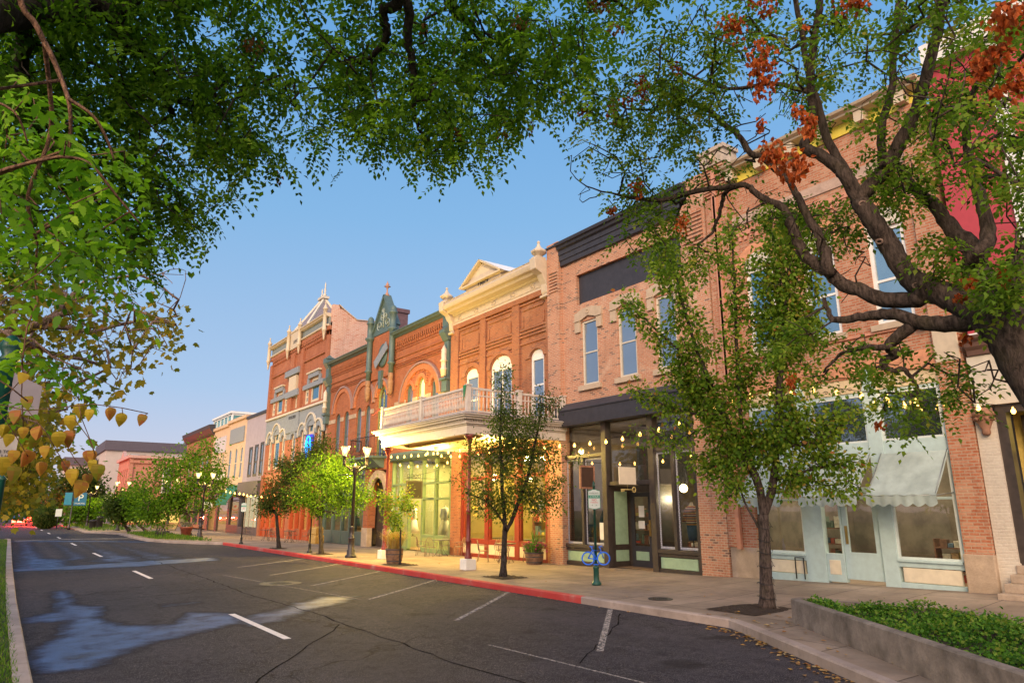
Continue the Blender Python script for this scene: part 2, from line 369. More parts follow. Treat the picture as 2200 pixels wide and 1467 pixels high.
def asphalt():
    m, nt, out = newmat('asphalt'); P = coords(nt)
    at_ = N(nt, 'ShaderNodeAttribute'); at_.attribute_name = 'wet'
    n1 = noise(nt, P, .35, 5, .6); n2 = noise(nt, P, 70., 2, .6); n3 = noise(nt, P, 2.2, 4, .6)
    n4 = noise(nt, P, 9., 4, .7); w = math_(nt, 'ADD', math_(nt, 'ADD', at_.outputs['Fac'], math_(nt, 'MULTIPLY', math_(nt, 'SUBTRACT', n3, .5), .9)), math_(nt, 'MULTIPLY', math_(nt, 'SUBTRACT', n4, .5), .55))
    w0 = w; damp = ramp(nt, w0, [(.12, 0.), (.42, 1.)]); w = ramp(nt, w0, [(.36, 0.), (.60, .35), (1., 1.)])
    stn = N(nt, 'ShaderNodeMapping'); stn.inputs['Scale'].default_value = (1.2, .12, 1); nt.links.new(P, stn.inputs[0])
    tr = noise(nt, stn.outputs[0], 1.0, 3)
    c = mixc(nt, ramp(nt, n1, [(.35, 0.), (.7, 1.)]), (.018, .017, .026), (.046, .041, .052))
    c = mixc(nt, ramp(nt, n4, [(.42, 0.), (.62, .55)]), c, (.075, .068, .078)); c = mixc(nt, ramp(nt, n3, [(.52, 0.), (.66, .5)]), c, (.014, .013, .020))
    c = mixc(nt, ramp(nt, tr, [(.45, 0.), (.6, .35)]), c, (.03, .028, .033))
    c = mixc(nt, ramp(nt, n2, [(.56, 0.), (.70, .9)]), c, (.22, .20, .20))
    c = mixc(nt, ramp(nt, n2, [(.28, .7), (.42, 0.)]), c, (.012, .012, .014))
    vo = N(nt, 'ShaderNodeTexVoronoi'); vo.feature = 'DISTANCE_TO_EDGE'; vo.inputs['Scale'].default_value = .22; nt.links.new(N(nt, 'ShaderNodeVectorMath').outputs[0], vo.inputs[0])
    wn = N(nt, 'ShaderNodeTexNoise'); wn.inputs['Scale'].default_value = 1.1; wn.inputs['Detail'].default_value = 5; nt.links.new(P, wn.inputs['Vector'])
    va = N(nt, 'ShaderNodeVectorMath'); va.operation = 'MULTIPLY_ADD'; nt.links.new(wn.outputs['Color'], va.inputs[0]); va.inputs[1].default_value = (1.6, 1.6, 0); nt.links.new(P, va.inputs[2])
    nt.links.new(va.outputs[0], vo.inputs[0])
    crack = ramp(nt, vo.outputs['Distance'], [(.0, .75), (.004, 0.)])
    c = mixc(nt, crack, c, (.012, .011, .012))
    c = mixc(nt, math_(nt, 'MULTIPLY', damp, .7), c, (.010, .010, .017))
    c = mixc(nt, math_(nt, 'MULTIPLY', w, .85), c, mixc(nt, ramp(nt, math_(nt, 'ADD', math_(nt, 'MULTIPLY', n3, .6), math_(nt, 'MULTIPLY', n2, .5)), [(.42, 0.), (.82, 1.)]), (.005, .020, .085), (.07, .17, .40)))  # wet areas tinted blue: sky reflection put into the base colour
    r = mixc(nt, w, (.8, .8, .8), mixc(nt, n2, (.42, .42, .42), (.7, .7, .7)))
    c = mixc(nt, ramp(nt, noise(nt, P, .9, 2, .5), [(.64, 0.), (.72, .6)]), c, (.012, .011, .013)); h = math_(nt, 'ADD', n2, math_(nt, 'MULTIPLY', crack, -1.5))
    b = pbr(nt, out, c, .5, 0, .5, bump(nt, h, .55, .006)); nt.links.new(r, b.inputs['Roughness'])
    nt.links.new(math_(nt, 'ADD', math_(nt, 'MULTIPLY', w, .22), .10), b.inputs['Specular IOR Level'])
    return m
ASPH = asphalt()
def concrete(name, c, joint=1.5, red=None):
    m, nt, out = newmat(name); P = coords(nt)
    n1 = noise(nt, P, .7, 6, .65); n2 = noise(nt, P, 40., 3); n3 = noise(nt, P, 4., 4, .6)
    col = mixc(nt, ramp(nt, n1, [(.35, 0.), (.65, 1.)]), [v*.66 for v in c], [v*1.15 for v in c])
    col = mixc(nt, ramp(nt, n3, [(.55, 0.), (.7, .45)]), col, [v*.5 for v in c])
    col = mixc(nt, ramp(nt, n2, [(.55, 0.), (.8, .4)]), col, [v*.5 for v in c])
    h = n2
    if joint:
        br = nt.nodes.new('ShaderNodeTexBrick'); br.offset = 0; nt.links.new(P, br.inputs['Vector'])
        for k, v in (('Scale', 1), ('Brick Width', joint), ('Row Height', joint*1.02), ('Mortar Size', .012), ('Mortar Smooth', .2)): br.inputs[k].default_value = v
        br.inputs['Color1'].default_value = (.86, .86, .86, 1); br.inputs['Color2'].default_value = (1.08, 1.06, 1.04, 1); br.inputs['Mortar'].default_value = (.3, .28, .27, 1)
        col = mixc(nt, 1., col, br.outputs['Color'], 'MULTIPLY'); h = math_(nt, 'SUBTRACT', math_(nt, 'MULTIPLY', n2, .3), br.outputs['Fac'])
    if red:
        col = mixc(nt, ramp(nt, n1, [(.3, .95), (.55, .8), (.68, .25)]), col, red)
    pbr(nt, out, col, .75, 0, .35, bump(nt, h, .5, .01)); return m
CONC = concrete('pavement_concrete', (.29, .225, .18)); CONC_P = concrete('wall_concrete', (.33, .30, .29), 0)
KERBR = concrete('red_glow_kerb', (.38, .27, .24), 0, red=(.50, .022, .018)); KERBW = concrete('pale_kerb', (.36, .29, .26), 0)  # kerb red is the glow of passing tail lights, put into the colour
# road sheet with its damp patches
xs = np.concatenate([[-60, -30, -12, -4, 0], np.arange(.3, 12.4, .14), [14, 20, 40, 80]])
ys = np.concatenate([[-30, -10, 0], np.arange(3, 22, .13), np.arange(22, 70, .3), np.arange(70, 150, 3.), [160, 200, 300, 500]])
XX, YY = np.meshgrid(xs, ys); PP = np.stack([XX.ravel(), YY.ravel()], 1)
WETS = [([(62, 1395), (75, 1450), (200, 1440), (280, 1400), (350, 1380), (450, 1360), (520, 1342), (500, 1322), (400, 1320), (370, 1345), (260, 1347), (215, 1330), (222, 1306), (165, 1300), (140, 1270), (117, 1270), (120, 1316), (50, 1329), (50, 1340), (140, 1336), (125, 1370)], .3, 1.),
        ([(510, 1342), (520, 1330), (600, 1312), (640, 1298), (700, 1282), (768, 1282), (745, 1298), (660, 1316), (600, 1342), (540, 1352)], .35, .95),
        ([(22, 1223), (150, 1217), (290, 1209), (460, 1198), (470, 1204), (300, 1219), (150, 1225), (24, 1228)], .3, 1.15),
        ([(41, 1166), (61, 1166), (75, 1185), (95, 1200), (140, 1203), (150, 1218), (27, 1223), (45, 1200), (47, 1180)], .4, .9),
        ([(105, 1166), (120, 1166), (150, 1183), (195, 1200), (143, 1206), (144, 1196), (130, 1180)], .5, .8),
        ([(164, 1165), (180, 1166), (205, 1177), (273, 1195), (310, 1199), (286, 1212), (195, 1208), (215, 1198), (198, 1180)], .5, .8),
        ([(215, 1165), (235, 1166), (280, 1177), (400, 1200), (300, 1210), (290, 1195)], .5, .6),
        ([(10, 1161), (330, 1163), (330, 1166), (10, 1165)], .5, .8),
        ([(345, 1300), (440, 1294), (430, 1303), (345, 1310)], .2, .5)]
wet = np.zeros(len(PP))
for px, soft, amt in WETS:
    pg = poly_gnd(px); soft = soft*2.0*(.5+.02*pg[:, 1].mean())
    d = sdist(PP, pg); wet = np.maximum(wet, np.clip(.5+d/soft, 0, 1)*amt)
me = bpy.data.meshes.new('road'); nx = len(xs); ny = len(ys)
idx = np.arange(nx*ny).reshape(ny, nx)
fs = np.stack([idx[:-1, :-1], idx[:-1, 1:], idx[1:, 1:], idx[1:, :-1]], -1).reshape(-1, 4)
crown = -.15+.05*np.exp(-((PP[:, 0]-4.5)/3.5)**2)-.0
me.from_pydata(np.column_stack([PP, crown]).tolist(), [], fs.tolist()); me.update()
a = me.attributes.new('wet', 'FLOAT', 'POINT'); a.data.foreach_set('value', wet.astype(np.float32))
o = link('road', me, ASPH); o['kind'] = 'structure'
me.polygons.foreach_set('use_smooth', [True]*len(me.polygons))
def zr(x): return -.15+.05*math.exp(-((x-4.5)/3.5)**2)
# ground beyond everything
g = MB(); g.quad((-900, -300, -.32), (900, -300, -.32), (900, 1500, -.32), (-900, 1500, -.32)); struct('ground', g, stone('earth', (.16, .14, .10), .3))
# pavement
mb = MB(); ysw = list(np.arange(-6, 70, 1.)) + list(np.arange(70, 210, 5.)); xsw = [11.45, 12.2, 13.2, 14.2, 15.2, 16.2, 17.0, 18.9]
vs = [(x, y, gz(x, y)) for y in ysw for x in xsw]; n = len(xsw)
mb.add(vs, [(j*n+i, j*n+i+1, (j+1)*n+i+1, (j+1)*n+i) for j in range(len(ysw)-1) for i in range(n-1)]); struct('sidewalk', mb, CONC)
ext = [(11.452, 8.75), (9.25, 5.2), (8.0, 3.2), (6.6, .8), (6.0, -2), (6.0, -6), (11.452, -6)]
mb = MB(); mb.prism(ext, -.3, .0, 'z'); struct('sidewalk_corner', mb, CONC)
ext2 = [(11.452, 47.6), (10.6, 48.6), (9.0, 52), (8.2, 55), (8.1, 60), (8.3, 72), (6.2, 78), (6.0, 90), (6.0, 130), (11.452, 130)]
mb = MB(); mb.prism(ext2, -.3, .0, 'z'); struct('sidewalk_bulb', mb, CONC)
def kerb(pts, w, name, mat, top=.012, low=-.3):
    mb = MB(); pts = [Vector((p[0], p[1], 0)) for p in pts]
    offs = []
    for i, p in enumerate(pts):
        d = (pts[min(i+1, len(pts)-1)]-pts[max(i-1, 0)]).normalized(); nrm = Vector((-d.y, d.x, 0)); offs.append(p+nrm*w)
    for i in range(len(pts)-1):
        a, b, c, d = pts[i], pts[i+1], offs[i+1], offs[i]; bv = .025
        A = a+(d-a).normalized()*bv; B = b+(c-b).normalized()*bv
        mb.quad((a.x, a.y, low), (b.x, b.y, low), (b.x, b.y, top-bv), (a.x, a.y, top-bv))
        mb.quad((a.x, a.y, top-bv), (b.x, b.y, top-bv), (B.x, B.y, top), (A.x, A.y, top))
        mb.quad((A.x, A.y, top), (B.x, B.y, top), (c.x, c.y, top), (d.x, d.y, top))
        mb.quad((d.x, d.y, top), (c.x, c.y, top), (c.x, c.y, low), (d.x, d.y, low))
    return struct(name, mb, mat)
kerb([(11.30, 13.0), (11.30, 47.3)][::-1], .17, 'kerb_red_glow', KERBR)  # stretch of kerb with the red glow painted on
kerb([(11.30, 13.0), (11.30, 8.8), (11.0, 8.25), (9.15, 5.25), (7.9, 3.25), (6.5, .85), (5.9, -2)], .17, 'kerb_corner', KERBW)
kerb([(6.1, 90), (6.1, 78.2), (8.15, 72), (8.0, 60), (8.1, 55), (8.9, 51.8), (10.5, 48.4), (11.30, 47.3)], .17, 'kerb_bulb', KERBW)
kerb([(.60, 1), (.55, 8), (.50, 12), (.42, 20), (.38, 33), (.38, 61.3), (.2, 62.2)], .2, 'kerb_median', KERBW, .02)
# median grass strip
mb = MB(); mb.box(-6, .39, -2, 61.5, -.3, -.01); struct('median_soil', mb, stone('soil', (.05, .05, .025), 8))
# pale lane dashes and faded stall lines, laid 4 mm above the road
PAINTW = paint('road_paint', (.72, .66, .64), .7, .1, scale=14); PAINTF = None
m, nt, out = newmat('worn_road_paint'); P = coords(nt)
tr = N(nt, 'ShaderNodeBsdfTransparent'); df = N(nt, 'ShaderNodeBsdfDiffuse'); df.inputs[0].default_value = (.5, .45, .42, 1)
mx = N(nt, 'ShaderNodeMixShader'); nt.links.new(ramp(nt, noise(nt, P, 18, 5, .7), [(.36, .12), (.62, .72)]), mx.inputs[0]); nt.links.new(tr.outputs[0], mx.inputs[1]); nt.links.new(df.outputs[0], mx.inputs[2]); nt.links.new(mx.outputs[0], out.inputs[0]); PAINTF = m
def stripe(mb, a, b, w, lift=.006):
    a, b = Vector((*a, 0)), Vector((*b, 0)); d = (b-a); L = d.length; d.normalize(); nn = Vector((-d.y, d.x, 0))*w/2
    k = max(1, int(L/.5)); 
    for i in range(k):
        p = a+d*L*i/k; q = a+d*L*(i+1)/k
        mb.quad(*[(v.x, v.y, zr(v.x)+lift) for v in (p-nn, q-nn, q+nn, p+nn)])
mb = MB()
for k in range(9):
    y0 = 12.2+12.85*k; xx = 4.1-.0125*(y0-12)
    stripe(mb, (xx, y0), (xx-.04, y0+3.5), .13)
struct('road_lane_marking', mb, PAINTW)
mb = MB()
for (a, b) in [((11.25, 11.95), (7.75, 8.5)), ((11.25, 15.9), (7.5, 12.4)), ((11.25, 19.9), (7.45, 16.45)), ((11.25, 23.9), (7.4, 20.3)), ((11.25, 27.9), (7.4, 24.3)), ((11.25, 32), (7.4, 28.3))]: stripe(mb, a, b, .11)
stripe(mb, (6.6, 9.9), (6.95, 4.5), .05); stripe(mb, (7.3, 16.5), (6.1, 25), .05)
struct('road_stall_marking', mb, PAINTF)
mb = MB(); stripe(mb, (.6, 61.6), (8.1, 61.6), .55, .005); struct('road_gutter', mb, concrete('gutter_concrete', (.42, .38, .38), .8))
mb = MB(); rs = random.Random(12)          # tar sealed seams
for (x0_, y0_, x1_, y1_) in [(5.6, 5.5, 5.2, 40), (.9, 19.5, 8.5, 21.5), (6.9, 8.0, 11.0, 11.2), (2.2, 8.5, 5.3, 13.2)]:
    L_ = math.hypot(x1_-x0_, y1_-y0_); k_ = int(L_/.35); px_, py_ = x0_, y0_; wob = 0
    for i in range(1, k_+1):
        u = i/k_; wob = wob*.8+rs.uniform(-.06, .06); nx_, ny_ = x0_+(x1_-x0_)*u+wob*(y1_-y0_)/L_, y0_+(y1_-y0_)*u-wob*(x1_-x0_)/L_
        stripe(mb, (px_, py_), (nx_, ny_), rs.uniform(.012, .035), .004); px_, py_ = nx_, ny_
struct('road_tar_seam', mb, paint('tar', (.008, .008, .009), .95, .3, spec=.03))
CAST = paint('cast_iron', (.05, .048, .05), .55, .3, .6, 20)
def manhole(x, y, z, r, collar, label):
    t = thing('manhole_cover', label, 'manhole cover', (x, y, z))
    if collar: MB().lathe([(r*1.9, 0), (r*1.9, .004), (.01, .0045)], (x, y, z+.003), 28, False).build('collar', paint('patch', (.12, .105, .08), .85, .25, scale=9), t)
    mb = MB(); mb.lathe([(r, .0), (r, .010), (r*.93, .010), (r*.93, .007), (.01, .0075)], (x, y, z+.006), 24, False)
    for i in range(-3, 4):
        for j in range(-3, 4):
            if i*i+j*j < 10: mb.box(x+i*r*.24-.02, x+i*r*.24+.02, y+j*r*.24-.02, y+j*r*.24+.02, z+.012, z+.018)
    mb.build('lid', CAST, t)
manhole(6.85, 21.4, zr(6.85), .32, True, 'round iron manhole cover in a circular pale patch of the road')
manhole(12.5, 11.6, gz(12.5, 11.6)+.003, .28, False, 'small round iron cover set in the pavement near the parking sign')
# tree pits
SOIL = stone('mulch', (.05, .035, .028), 20, b=1.)
def pit(x0, x1, y0, y1, label):
    mb = MB(); z = gz((x0+x1)/2, (y0+y1)/2)
    nx_, ny_ = 14, 14; r = random.Random(int(y0*10))
    vs = [(x0+(x1-x0)*i/nx_, y0+(y1-y0)*j/ny_, z+.008+(0 if i in (0, nx_) or j in (0, ny_) else r.uniform(.0, .03))) for j in range(ny_+1) for i in range(nx_+1)]
    mb.add(vs, [(j*(nx_+1)+i, j*(nx_+1)+i+1, (j+1)*(nx_+1)+i+1, (j+1)*(nx_+1)+i) for j in range(ny_) for i in range(nx_)])
    struct('ground_tree_pit', mb, SOIL)
for p in [(12.05, 13.5, 8.75, 9.95), (12.1, 13.1, 17.4, 18.6), (11.7, 12.7, 23.7, 24.9), (11.75, 12.5, 31.6, 32.7), (11.6, 12.3, 37.6, 38.7)]: pit(*p, '')
# ---- raised planter with ground cover
plan = [(12.2, 7.85), (11.9, 7.85), (9.25, 4.22), (7.0, 1.2), (6.6, -5.0), (12.95, -5.0), (12.8, 4.5)]
t = thing('raised_planter', 'low concrete planter wall at the street corner filled with green ground cover', 'planter', (10.5, 4, 0))
mb = MB(); inn = []
cx = sum(p[0] for p in plan)/len(plan); cy = sum(p[1] for p in plan)/len(plan)
V2 = [Vector(p) for p in plan]; n = len(V2)
for i in range(n):
    a, b, c = V2[i-1], V2[i], V2[(i+1) % n]; d1 = (b-a).normalized(); d2 = (c-b).normalized(); n1 = Vector((d1.y, -d1.x)); n2 = Vector((d2.y, -d2.x))
    if (Vector((cx, cy))-b).dot(n1+n2) < 0: n1, n2 = -n1, -n2
    bs = (n1+n2).normalized(); k = .14/max(bs.dot(n1), .4); inn.append(b+bs*k)
TOPZ = .43
for i in range(n):
    j = (i+1) % n; a, b, c, d = V2[i], V2[j], inn[j], inn[i]
    seg = 8
    for s in range(seg):
        def L(p, q, s_): return p+(q-p)*s_/seg
        a1, b1, c1, d1 = L(a, b, s), L(a, b, s+1), L(d, c, s+1), L(d, c, s)
        mb.quad((a1.x, a1.y, -.1), (b1.x, b1.y, -.1), (b1.x, b1.y, TOPZ-.02), (a1.x, a1.y, TOPZ-.02))
        e1 = a1+(d1-a1)*.14; f1 = b1+(c1-b1)*.14
        mb.quad((a1.x, a1.y, TOPZ-.02), (b1.x, b1.y, TOPZ-.02), (f1.x, f1.y, TOPZ), (e1.x, e1.y, TOPZ))
        mb.quad((e1.x, e1.y, TOPZ), (f1.x, f1.y, TOPZ), (c1.x, c1.y, TOPZ), (d1.x, d1.y, TOPZ))
        mb.quad((d1.x, d1.y, TOPZ), (c1.x, c1.y, TOPZ), (c1.x, c1.y, .2), (d1.x, d1.y, .2))
mb.build('planter_wall', stone('pebbled_concrete', (.24, .20, .17), 2.6, .9, .9, .5), t)
mb = MB(); mb.prism([tuple(p) for p in inn], .15, .33, 'z'); mb.build('planter_soil', SOIL, t)
PLANTER = np.array([tuple(p) for p in inn]); PLANTER_T = t
# ================================================================ BUILDINGS (fronts on the plane x = 17.6)
X = 17.6
B_E = brick('brick_pinkish', (.48, .165, .085), (.35, .105, .052), (.44, .32, .23), (.56, .28, .18), .2)
B_D = brick('brick_pale_mixed', (.56, .235, .135), (.43, .155, .085), (.52, .39, .29), (.11, .06, .055), .10)
B_C = brick('brick_brown_red', (.40, .135, .06), (.30, .09, .04), (.33, .19, .12), (.20, .07, .045), .12)
B_G = brick('brick_orange_red', (.47, .135, .05), (.34, .08, .03), (.32, .16, .10), (.26, .08, .04), .1)
B_B = brick('brick_deep_orange', (.47, .14, .06), (.35, .085, .035), (.36, .19, .13))
B_BS = brick('brick_worn_side', (.62, .33, .25), (.55, .24, .17), (.62, .48, .41), (.50, .12, .06), .15, bw=.3, rh=.1, ms=.02)
B_W = brick('brick_whitewashed', (.62, .55, .46), (.55, .47, .40), (.60, .54, .46))
SOLD = stone('soldier_brick', (.62, .29, .17), 6., .85, .3)
CREAM = paint('cream_paint', (.58, .48, .36), .55, .06); CREAMW = paint('warm_white_paint', (.60, .54, .45), .55, .08)
WHITE = paint('white_paint', (.78, .76, .74), .5, .06); RAILW = paint('rail_white_paint', (.60, .53, .48), .5, .08)
GREENG = paint('slate_green_paint', (.085, .135, .135), .5, .1); GREENL = paint('grey_green_paint', (.16, .21, .165), .5, .1)
BLUEG = paint('blue_grey_paint', (.23, .255, .30), .6, .1); NAVY = paint('charcoal_paint', (.035, .033, .042), .55, .15)
DKBR = paint('dark_brown_paint', (.048, .036, .032), .45, .2); MAROON = paint('maroon_paint', (.42, .045, .065), .65, .06)
LBLUE = paint('pale_blue_paint', (.46, .60, .62), .5, .06); LCREAM = paint('panel_cream_paint', (.72, .64, .50), .6, .06)
YELP = paint('yellow_paint', (.72, .60, .08), .6, .08); TERRA = paint('terracotta_paint', (.52, .24, .16), .7, .12)
SAND = stone('sandstone', (.46, .35, .26), 2.2, .9, .7); STONEL = stone('lintel_stone', (.50, .39, .29), 4., .85, .3, .12)
REDP = paint('red_paint', (.19, .022, .010), .5, .12); OXBL = paint('oxblood_paint', (.17, .025, .025), .4, .15)
MINT = paint('mint_panel', (.30, .44, .31), .6, .08); OLIVE = paint('shop_green_paint', (.17, .235, .105), .5, .08)
ROOFM = paint('roof_felt', (.12, .11, .11), .9, .2); IRON = paint('black_iron', (.015, .014, .014), .45, .2)
G_UP = glass_win('pane_upper', (.03, .10, .16), .34); G_UP2 = glass_win('pane_with_blind', (.13, .155, .20), .30)
G_DK = glass_win('pane_dark', (.03, .035, .045), .3); G_SH = glass_shop('shop_glass'); G_YW = emit('lit_pane', (1., .72, .12), 1.1)
G_YW2 = emit('soft_lit_pane', (1., .78, .30), 1.5)
GLOW = emit('bulb_glow', (1., .50, .10), 6.5); GLOWW = emit('lantern_glow', (1., .74, .30), 9.)
# ---------------------------------------------------------------- shop interiors
INT_W = paint('shop_plaster', (.55, .50, .40), .9, .12, scale=1.5); INT_F = paint('shop_floor_wood', (.25, .15, .08), .6, .3, scale=3)
INT_D = paint('shop_dark_wall', (.16, .13, .10), .9, .3, scale=2)
def room(parent, y0, y1, z0, z1, depth, wm, fm=None):
    x0, x1 = X+.24, X+.24+depth
    mb = MB(); mb.quad((x1, y0, z0), (x1, y1, z0), (x1, y1, z1), (x1, y0, z1)); mb.quad((x0, y0, z0), (x1, y0, z0), (x1, y0, z1), (x0, y0, z1))
    mb.quad((x0, y1, z0), (x0, y1, z1), (x1, y1, z1), (x1, y1, z0)); mb.quad((x0, y0, z1), (x1, y0, z1), (x1, y1, z1), (x0, y1, z1))
    mb.build('interior', wm, parent)
    MB().quad((x0, y0, z0+.01), (x0, y1, z0+.01), (x1, y1, z0+.01), (x1, y0, z0+.01)).build('shop_floor', fm or INT_F, parent)
def shopglass(parent, ya, yb, za, zb, x=X+.12, name='shop_window'):
    return MB().quad((x, ya, za), (x, ya, zb), (x, yb, zb), (x, yb, za)).build(name, G_SH, parent)
PROPC = [paint('prop%d' % i, c, .7, .3, scale=9) for i, c in enumerate([(.45, .30, .16), (.22, .10, .06), (.60, .55, .45), (.10, .14, .10), (.38, .08, .06), (.12, .18, .26), (.50, .40, .10)])]
def shelves(x, y, z, w_, h, seed, label, n=4):          # a stocked shelf along a wall, seen through the glass
    r = random.Random(seed); t = thing('stocked_shelf', label, 'shelf', (x, y, z), 'shelves inside the shops')
    mb = MB(); mb.box(x, x+.35, y-w_/2, y-w_/2+.04, z, z+h); mb.box(x, x+.35, y+w_/2-.04, y+w_/2, z, z+h)
    for k in range(n): mb.box(x, x+.35, y-w_/2+.041, y+w_/2-.041, z+h*k/n+.05, z+h*k/n+.08)
    mb.build('frame', PROPC[1], t)
    gs = [MB() for _ in PROPC]
    for k in range(n):
        yy = y-w_/2+.08
        while yy < y+w_/2-.15:
            d = r.uniform(.06, .2); hh = r.uniform(.08, h/n*.75); gs[r.randrange(7)].box(x+.03, x+r.uniform(.2, .32), yy, yy+d, z+h*k/n+.083, z+h*k/n+.083+hh); yy += d+r.uniform(.01, .08)
    for i, q in enumerate(gs):
        if q.v: o = q.build('stock', PROPC[i], t)
# ================================================================ pale maroon-panelled building at the right edge
t = thing('corner_building', 'maroon panelled building with cream fascia, carved capital and worn stone steps', 'building', (X, 3, 0))
mb = MB(); wall(mb, -8, 6.35, 5.9, 13.4, X-.02, [(4.0, 4.7, 6.3, 9.3, 0), (1.4, 2.8, 6.3, 9.3, 0)], .2, X+12); mb.build('wall', MAROON, t)
mb = MB(); mb.box(X-.12, X+.1, 4.72, 5.0, 5.96, 12.9); mb.box(X-.12, X+.1, 3.7, 3.98, 5.96, 12.9); mb.box(X-.14, X+.1, 4.0, 4.71, 9.3, 9.9); mb.box(X-.3, X+.1, -8, 6.3, 12.9, 13.5); mb.box(X-.06, X+.1, -8, 6.34, 5.86, 5.955); mb.build('trim', WHITE, t)
window(t, 4.0, 4.7, 6.3, 9.3, X+.06, WHITE, G_UP); window(t, 1.4, 2.8, 6.3, 9.3, X+.06, WHITE, G_UP)
mb = MB(); cornice(mb, -8, 6.40, [(.02, 5.42), (.12, 5.44), (.14, 5.55), (.22, 5.62), (.24, 5.72), (.34, 5.78), (.36, 5.855)], X); mb.build('cornice', paint('umber_trim', (.14, .075, .06), .5, .1), t)
mb = MB(); mb.box(X-.06, X+.2, -8, 6.45, 4.28, 5.42); mb.build('fascia', CREAMW, t)
mb = MB(); mb.box(X-.02, X+.3, 6.10, 6.50, .9, 4.0); mb.box(X-.02, X+.3, 6.08, 6.52, .2, .9); mb.build('pilaster', B_W, t)
mb = MB(); mb.lathe([(.06, 0), (.09, .05), (.08, .12), (.16, .32), (.2, .42), (.23, .44), (.23, .5), (.18, .52), (.18, .6)], (X-.08, 6.28, 3.62), 10)
for k in range(10):
    a_ = 2*math.pi*k/10; mb.sphere((X-.08+.17*math.cos(a_), 6.28+.17*math.sin(a_), 3.98), .05, 6)
mb.build('capital', stone('brown_capital', (.30, .16, .11), 6.), t)
mb = MB(); mb.box(X+.05, X+.3, 5.90, 6.1, .85, 4.28); mb.box(X+.05, X+.3, 3.0, 5.9, 4.1, 4.28); mb.box(X+.9, X+1.0, 4.2, 5.9, 3.2, 3.28); mb.box(X+.9, X+1.0, 5.75, 5.9, .85, 4.1)
mb.box(X+.9, X+1., 4.2, 4.4, .85, 4.1); mb.build('door_frame', DKBR, t)
d = MB().box(X+.92, X+.97, 4.401, 5.749, .9, 3.199).build('door', paint('door_bronze', (.10, .06, .045), .35, .1, .3), t)
mb = MB(); mb.box(X+.905, X+.915, 4.55, 5.62, 1.1, 3.08); mb.build('pane', G_YW, d); MB().bar((X+.86, 5.5, 1.7), (X+.86, 5.5, 2.3), .03, .03).build('handle', IRON, d)
MB().box(X+.93, X+.95, 4.401, 5.749, 3.281, 4.099).build('transom', G_YW, t)
st = MB()
for k in range(4): st.box(X-1.05+.33*k, X+1.2, 2.9, 6.22-.02*k, .1+(.0 if k == 0 else .17*k+.08), .30+.17*k+.05)
st.build('steps', stone('worn_steps', (.40, .31, .24), 5.), t, .015)
MB().box(X+1.01, X+1.1, 3, 6.09, .8, 4.3).build('vestibule', paint('ochre_wall', (.55, .42, .12), .8, .1), t)
# ================================================================ brick building with the pale blue shop front
t = thing('brick_shop_building', 'pinkish brick building with pale blue shopfront and yellow cornice', 'building', (X, 10, 0)); TE = t
UW = [(7.42, 8.36, 6.62, 9.2, 0), (9.30, 10.24, 6.62, 9.2, 0), (11.2, 12.14, 6.62, 9.2, 0)]
mb = MB(); wall(mb, 6.53, 13.38, 5.35, 12.2, X, UW, .25, X+14); mb.box(X-.08, X+.5, 6.52, 7.10, 1.05, 5.34); mb.box(X-.06, X+.5, 12.47, 13.0, .95, 5.34); mb.box(X-.14, X+.5, 12.5, 13.36, 5.36, 13.1)
mb.box(X-.10, X+.3, 6.54, 7.1, 5.36, 12.2); mb.box(X-.13, X+.4, 13.0, 13.40, .95, 5.355)
for z in np.arange(12.0, 13.0, .11): mb.box(X-.20, X-.12, 12.52, 12.86, z, z+.06); mb.box(X-.20, X-.12, 13.0, 13.34, z, z+.06)
mb.build('wall', B_E, t)
mb = MB(); mb.box(X-.15, X+.55, 6.50, 7.12, .0, 1.05); mb.box(X-.10, X+.5, 12.46, 13.39, .0, .95); mb.build('pier_base', SAND, t, .03)
mb = MB(); mb.box(X-.22, X-.10, 12.92, 13.05, .9, 12.0); mb.box(X-.22, X-.12, 12.86, 13.0, 5.6, 12.9); mb.build('terracotta_strip', TERRA, t)
mb = MB(); mb.box(X-.22, X+.5, 12.44, 13.42, 13.1, 13.55); mb.box(X-.30, X+.5, 12.36, 13.5, 13.55, 13.68); mb.build('pier_cap', stone('cap_stone', (.48, .40, .33), 5.), t)
o = MB().lathe([(.16, 0), (.17, .05), (.1, .1), (.02, .14)], (0, 0, 0), 16).build('rosette', SAND, None); o.parent = t; o.rotation_euler = (0, -math.pi/2, 0); o.location = (-.21, 2.93, 13.32)
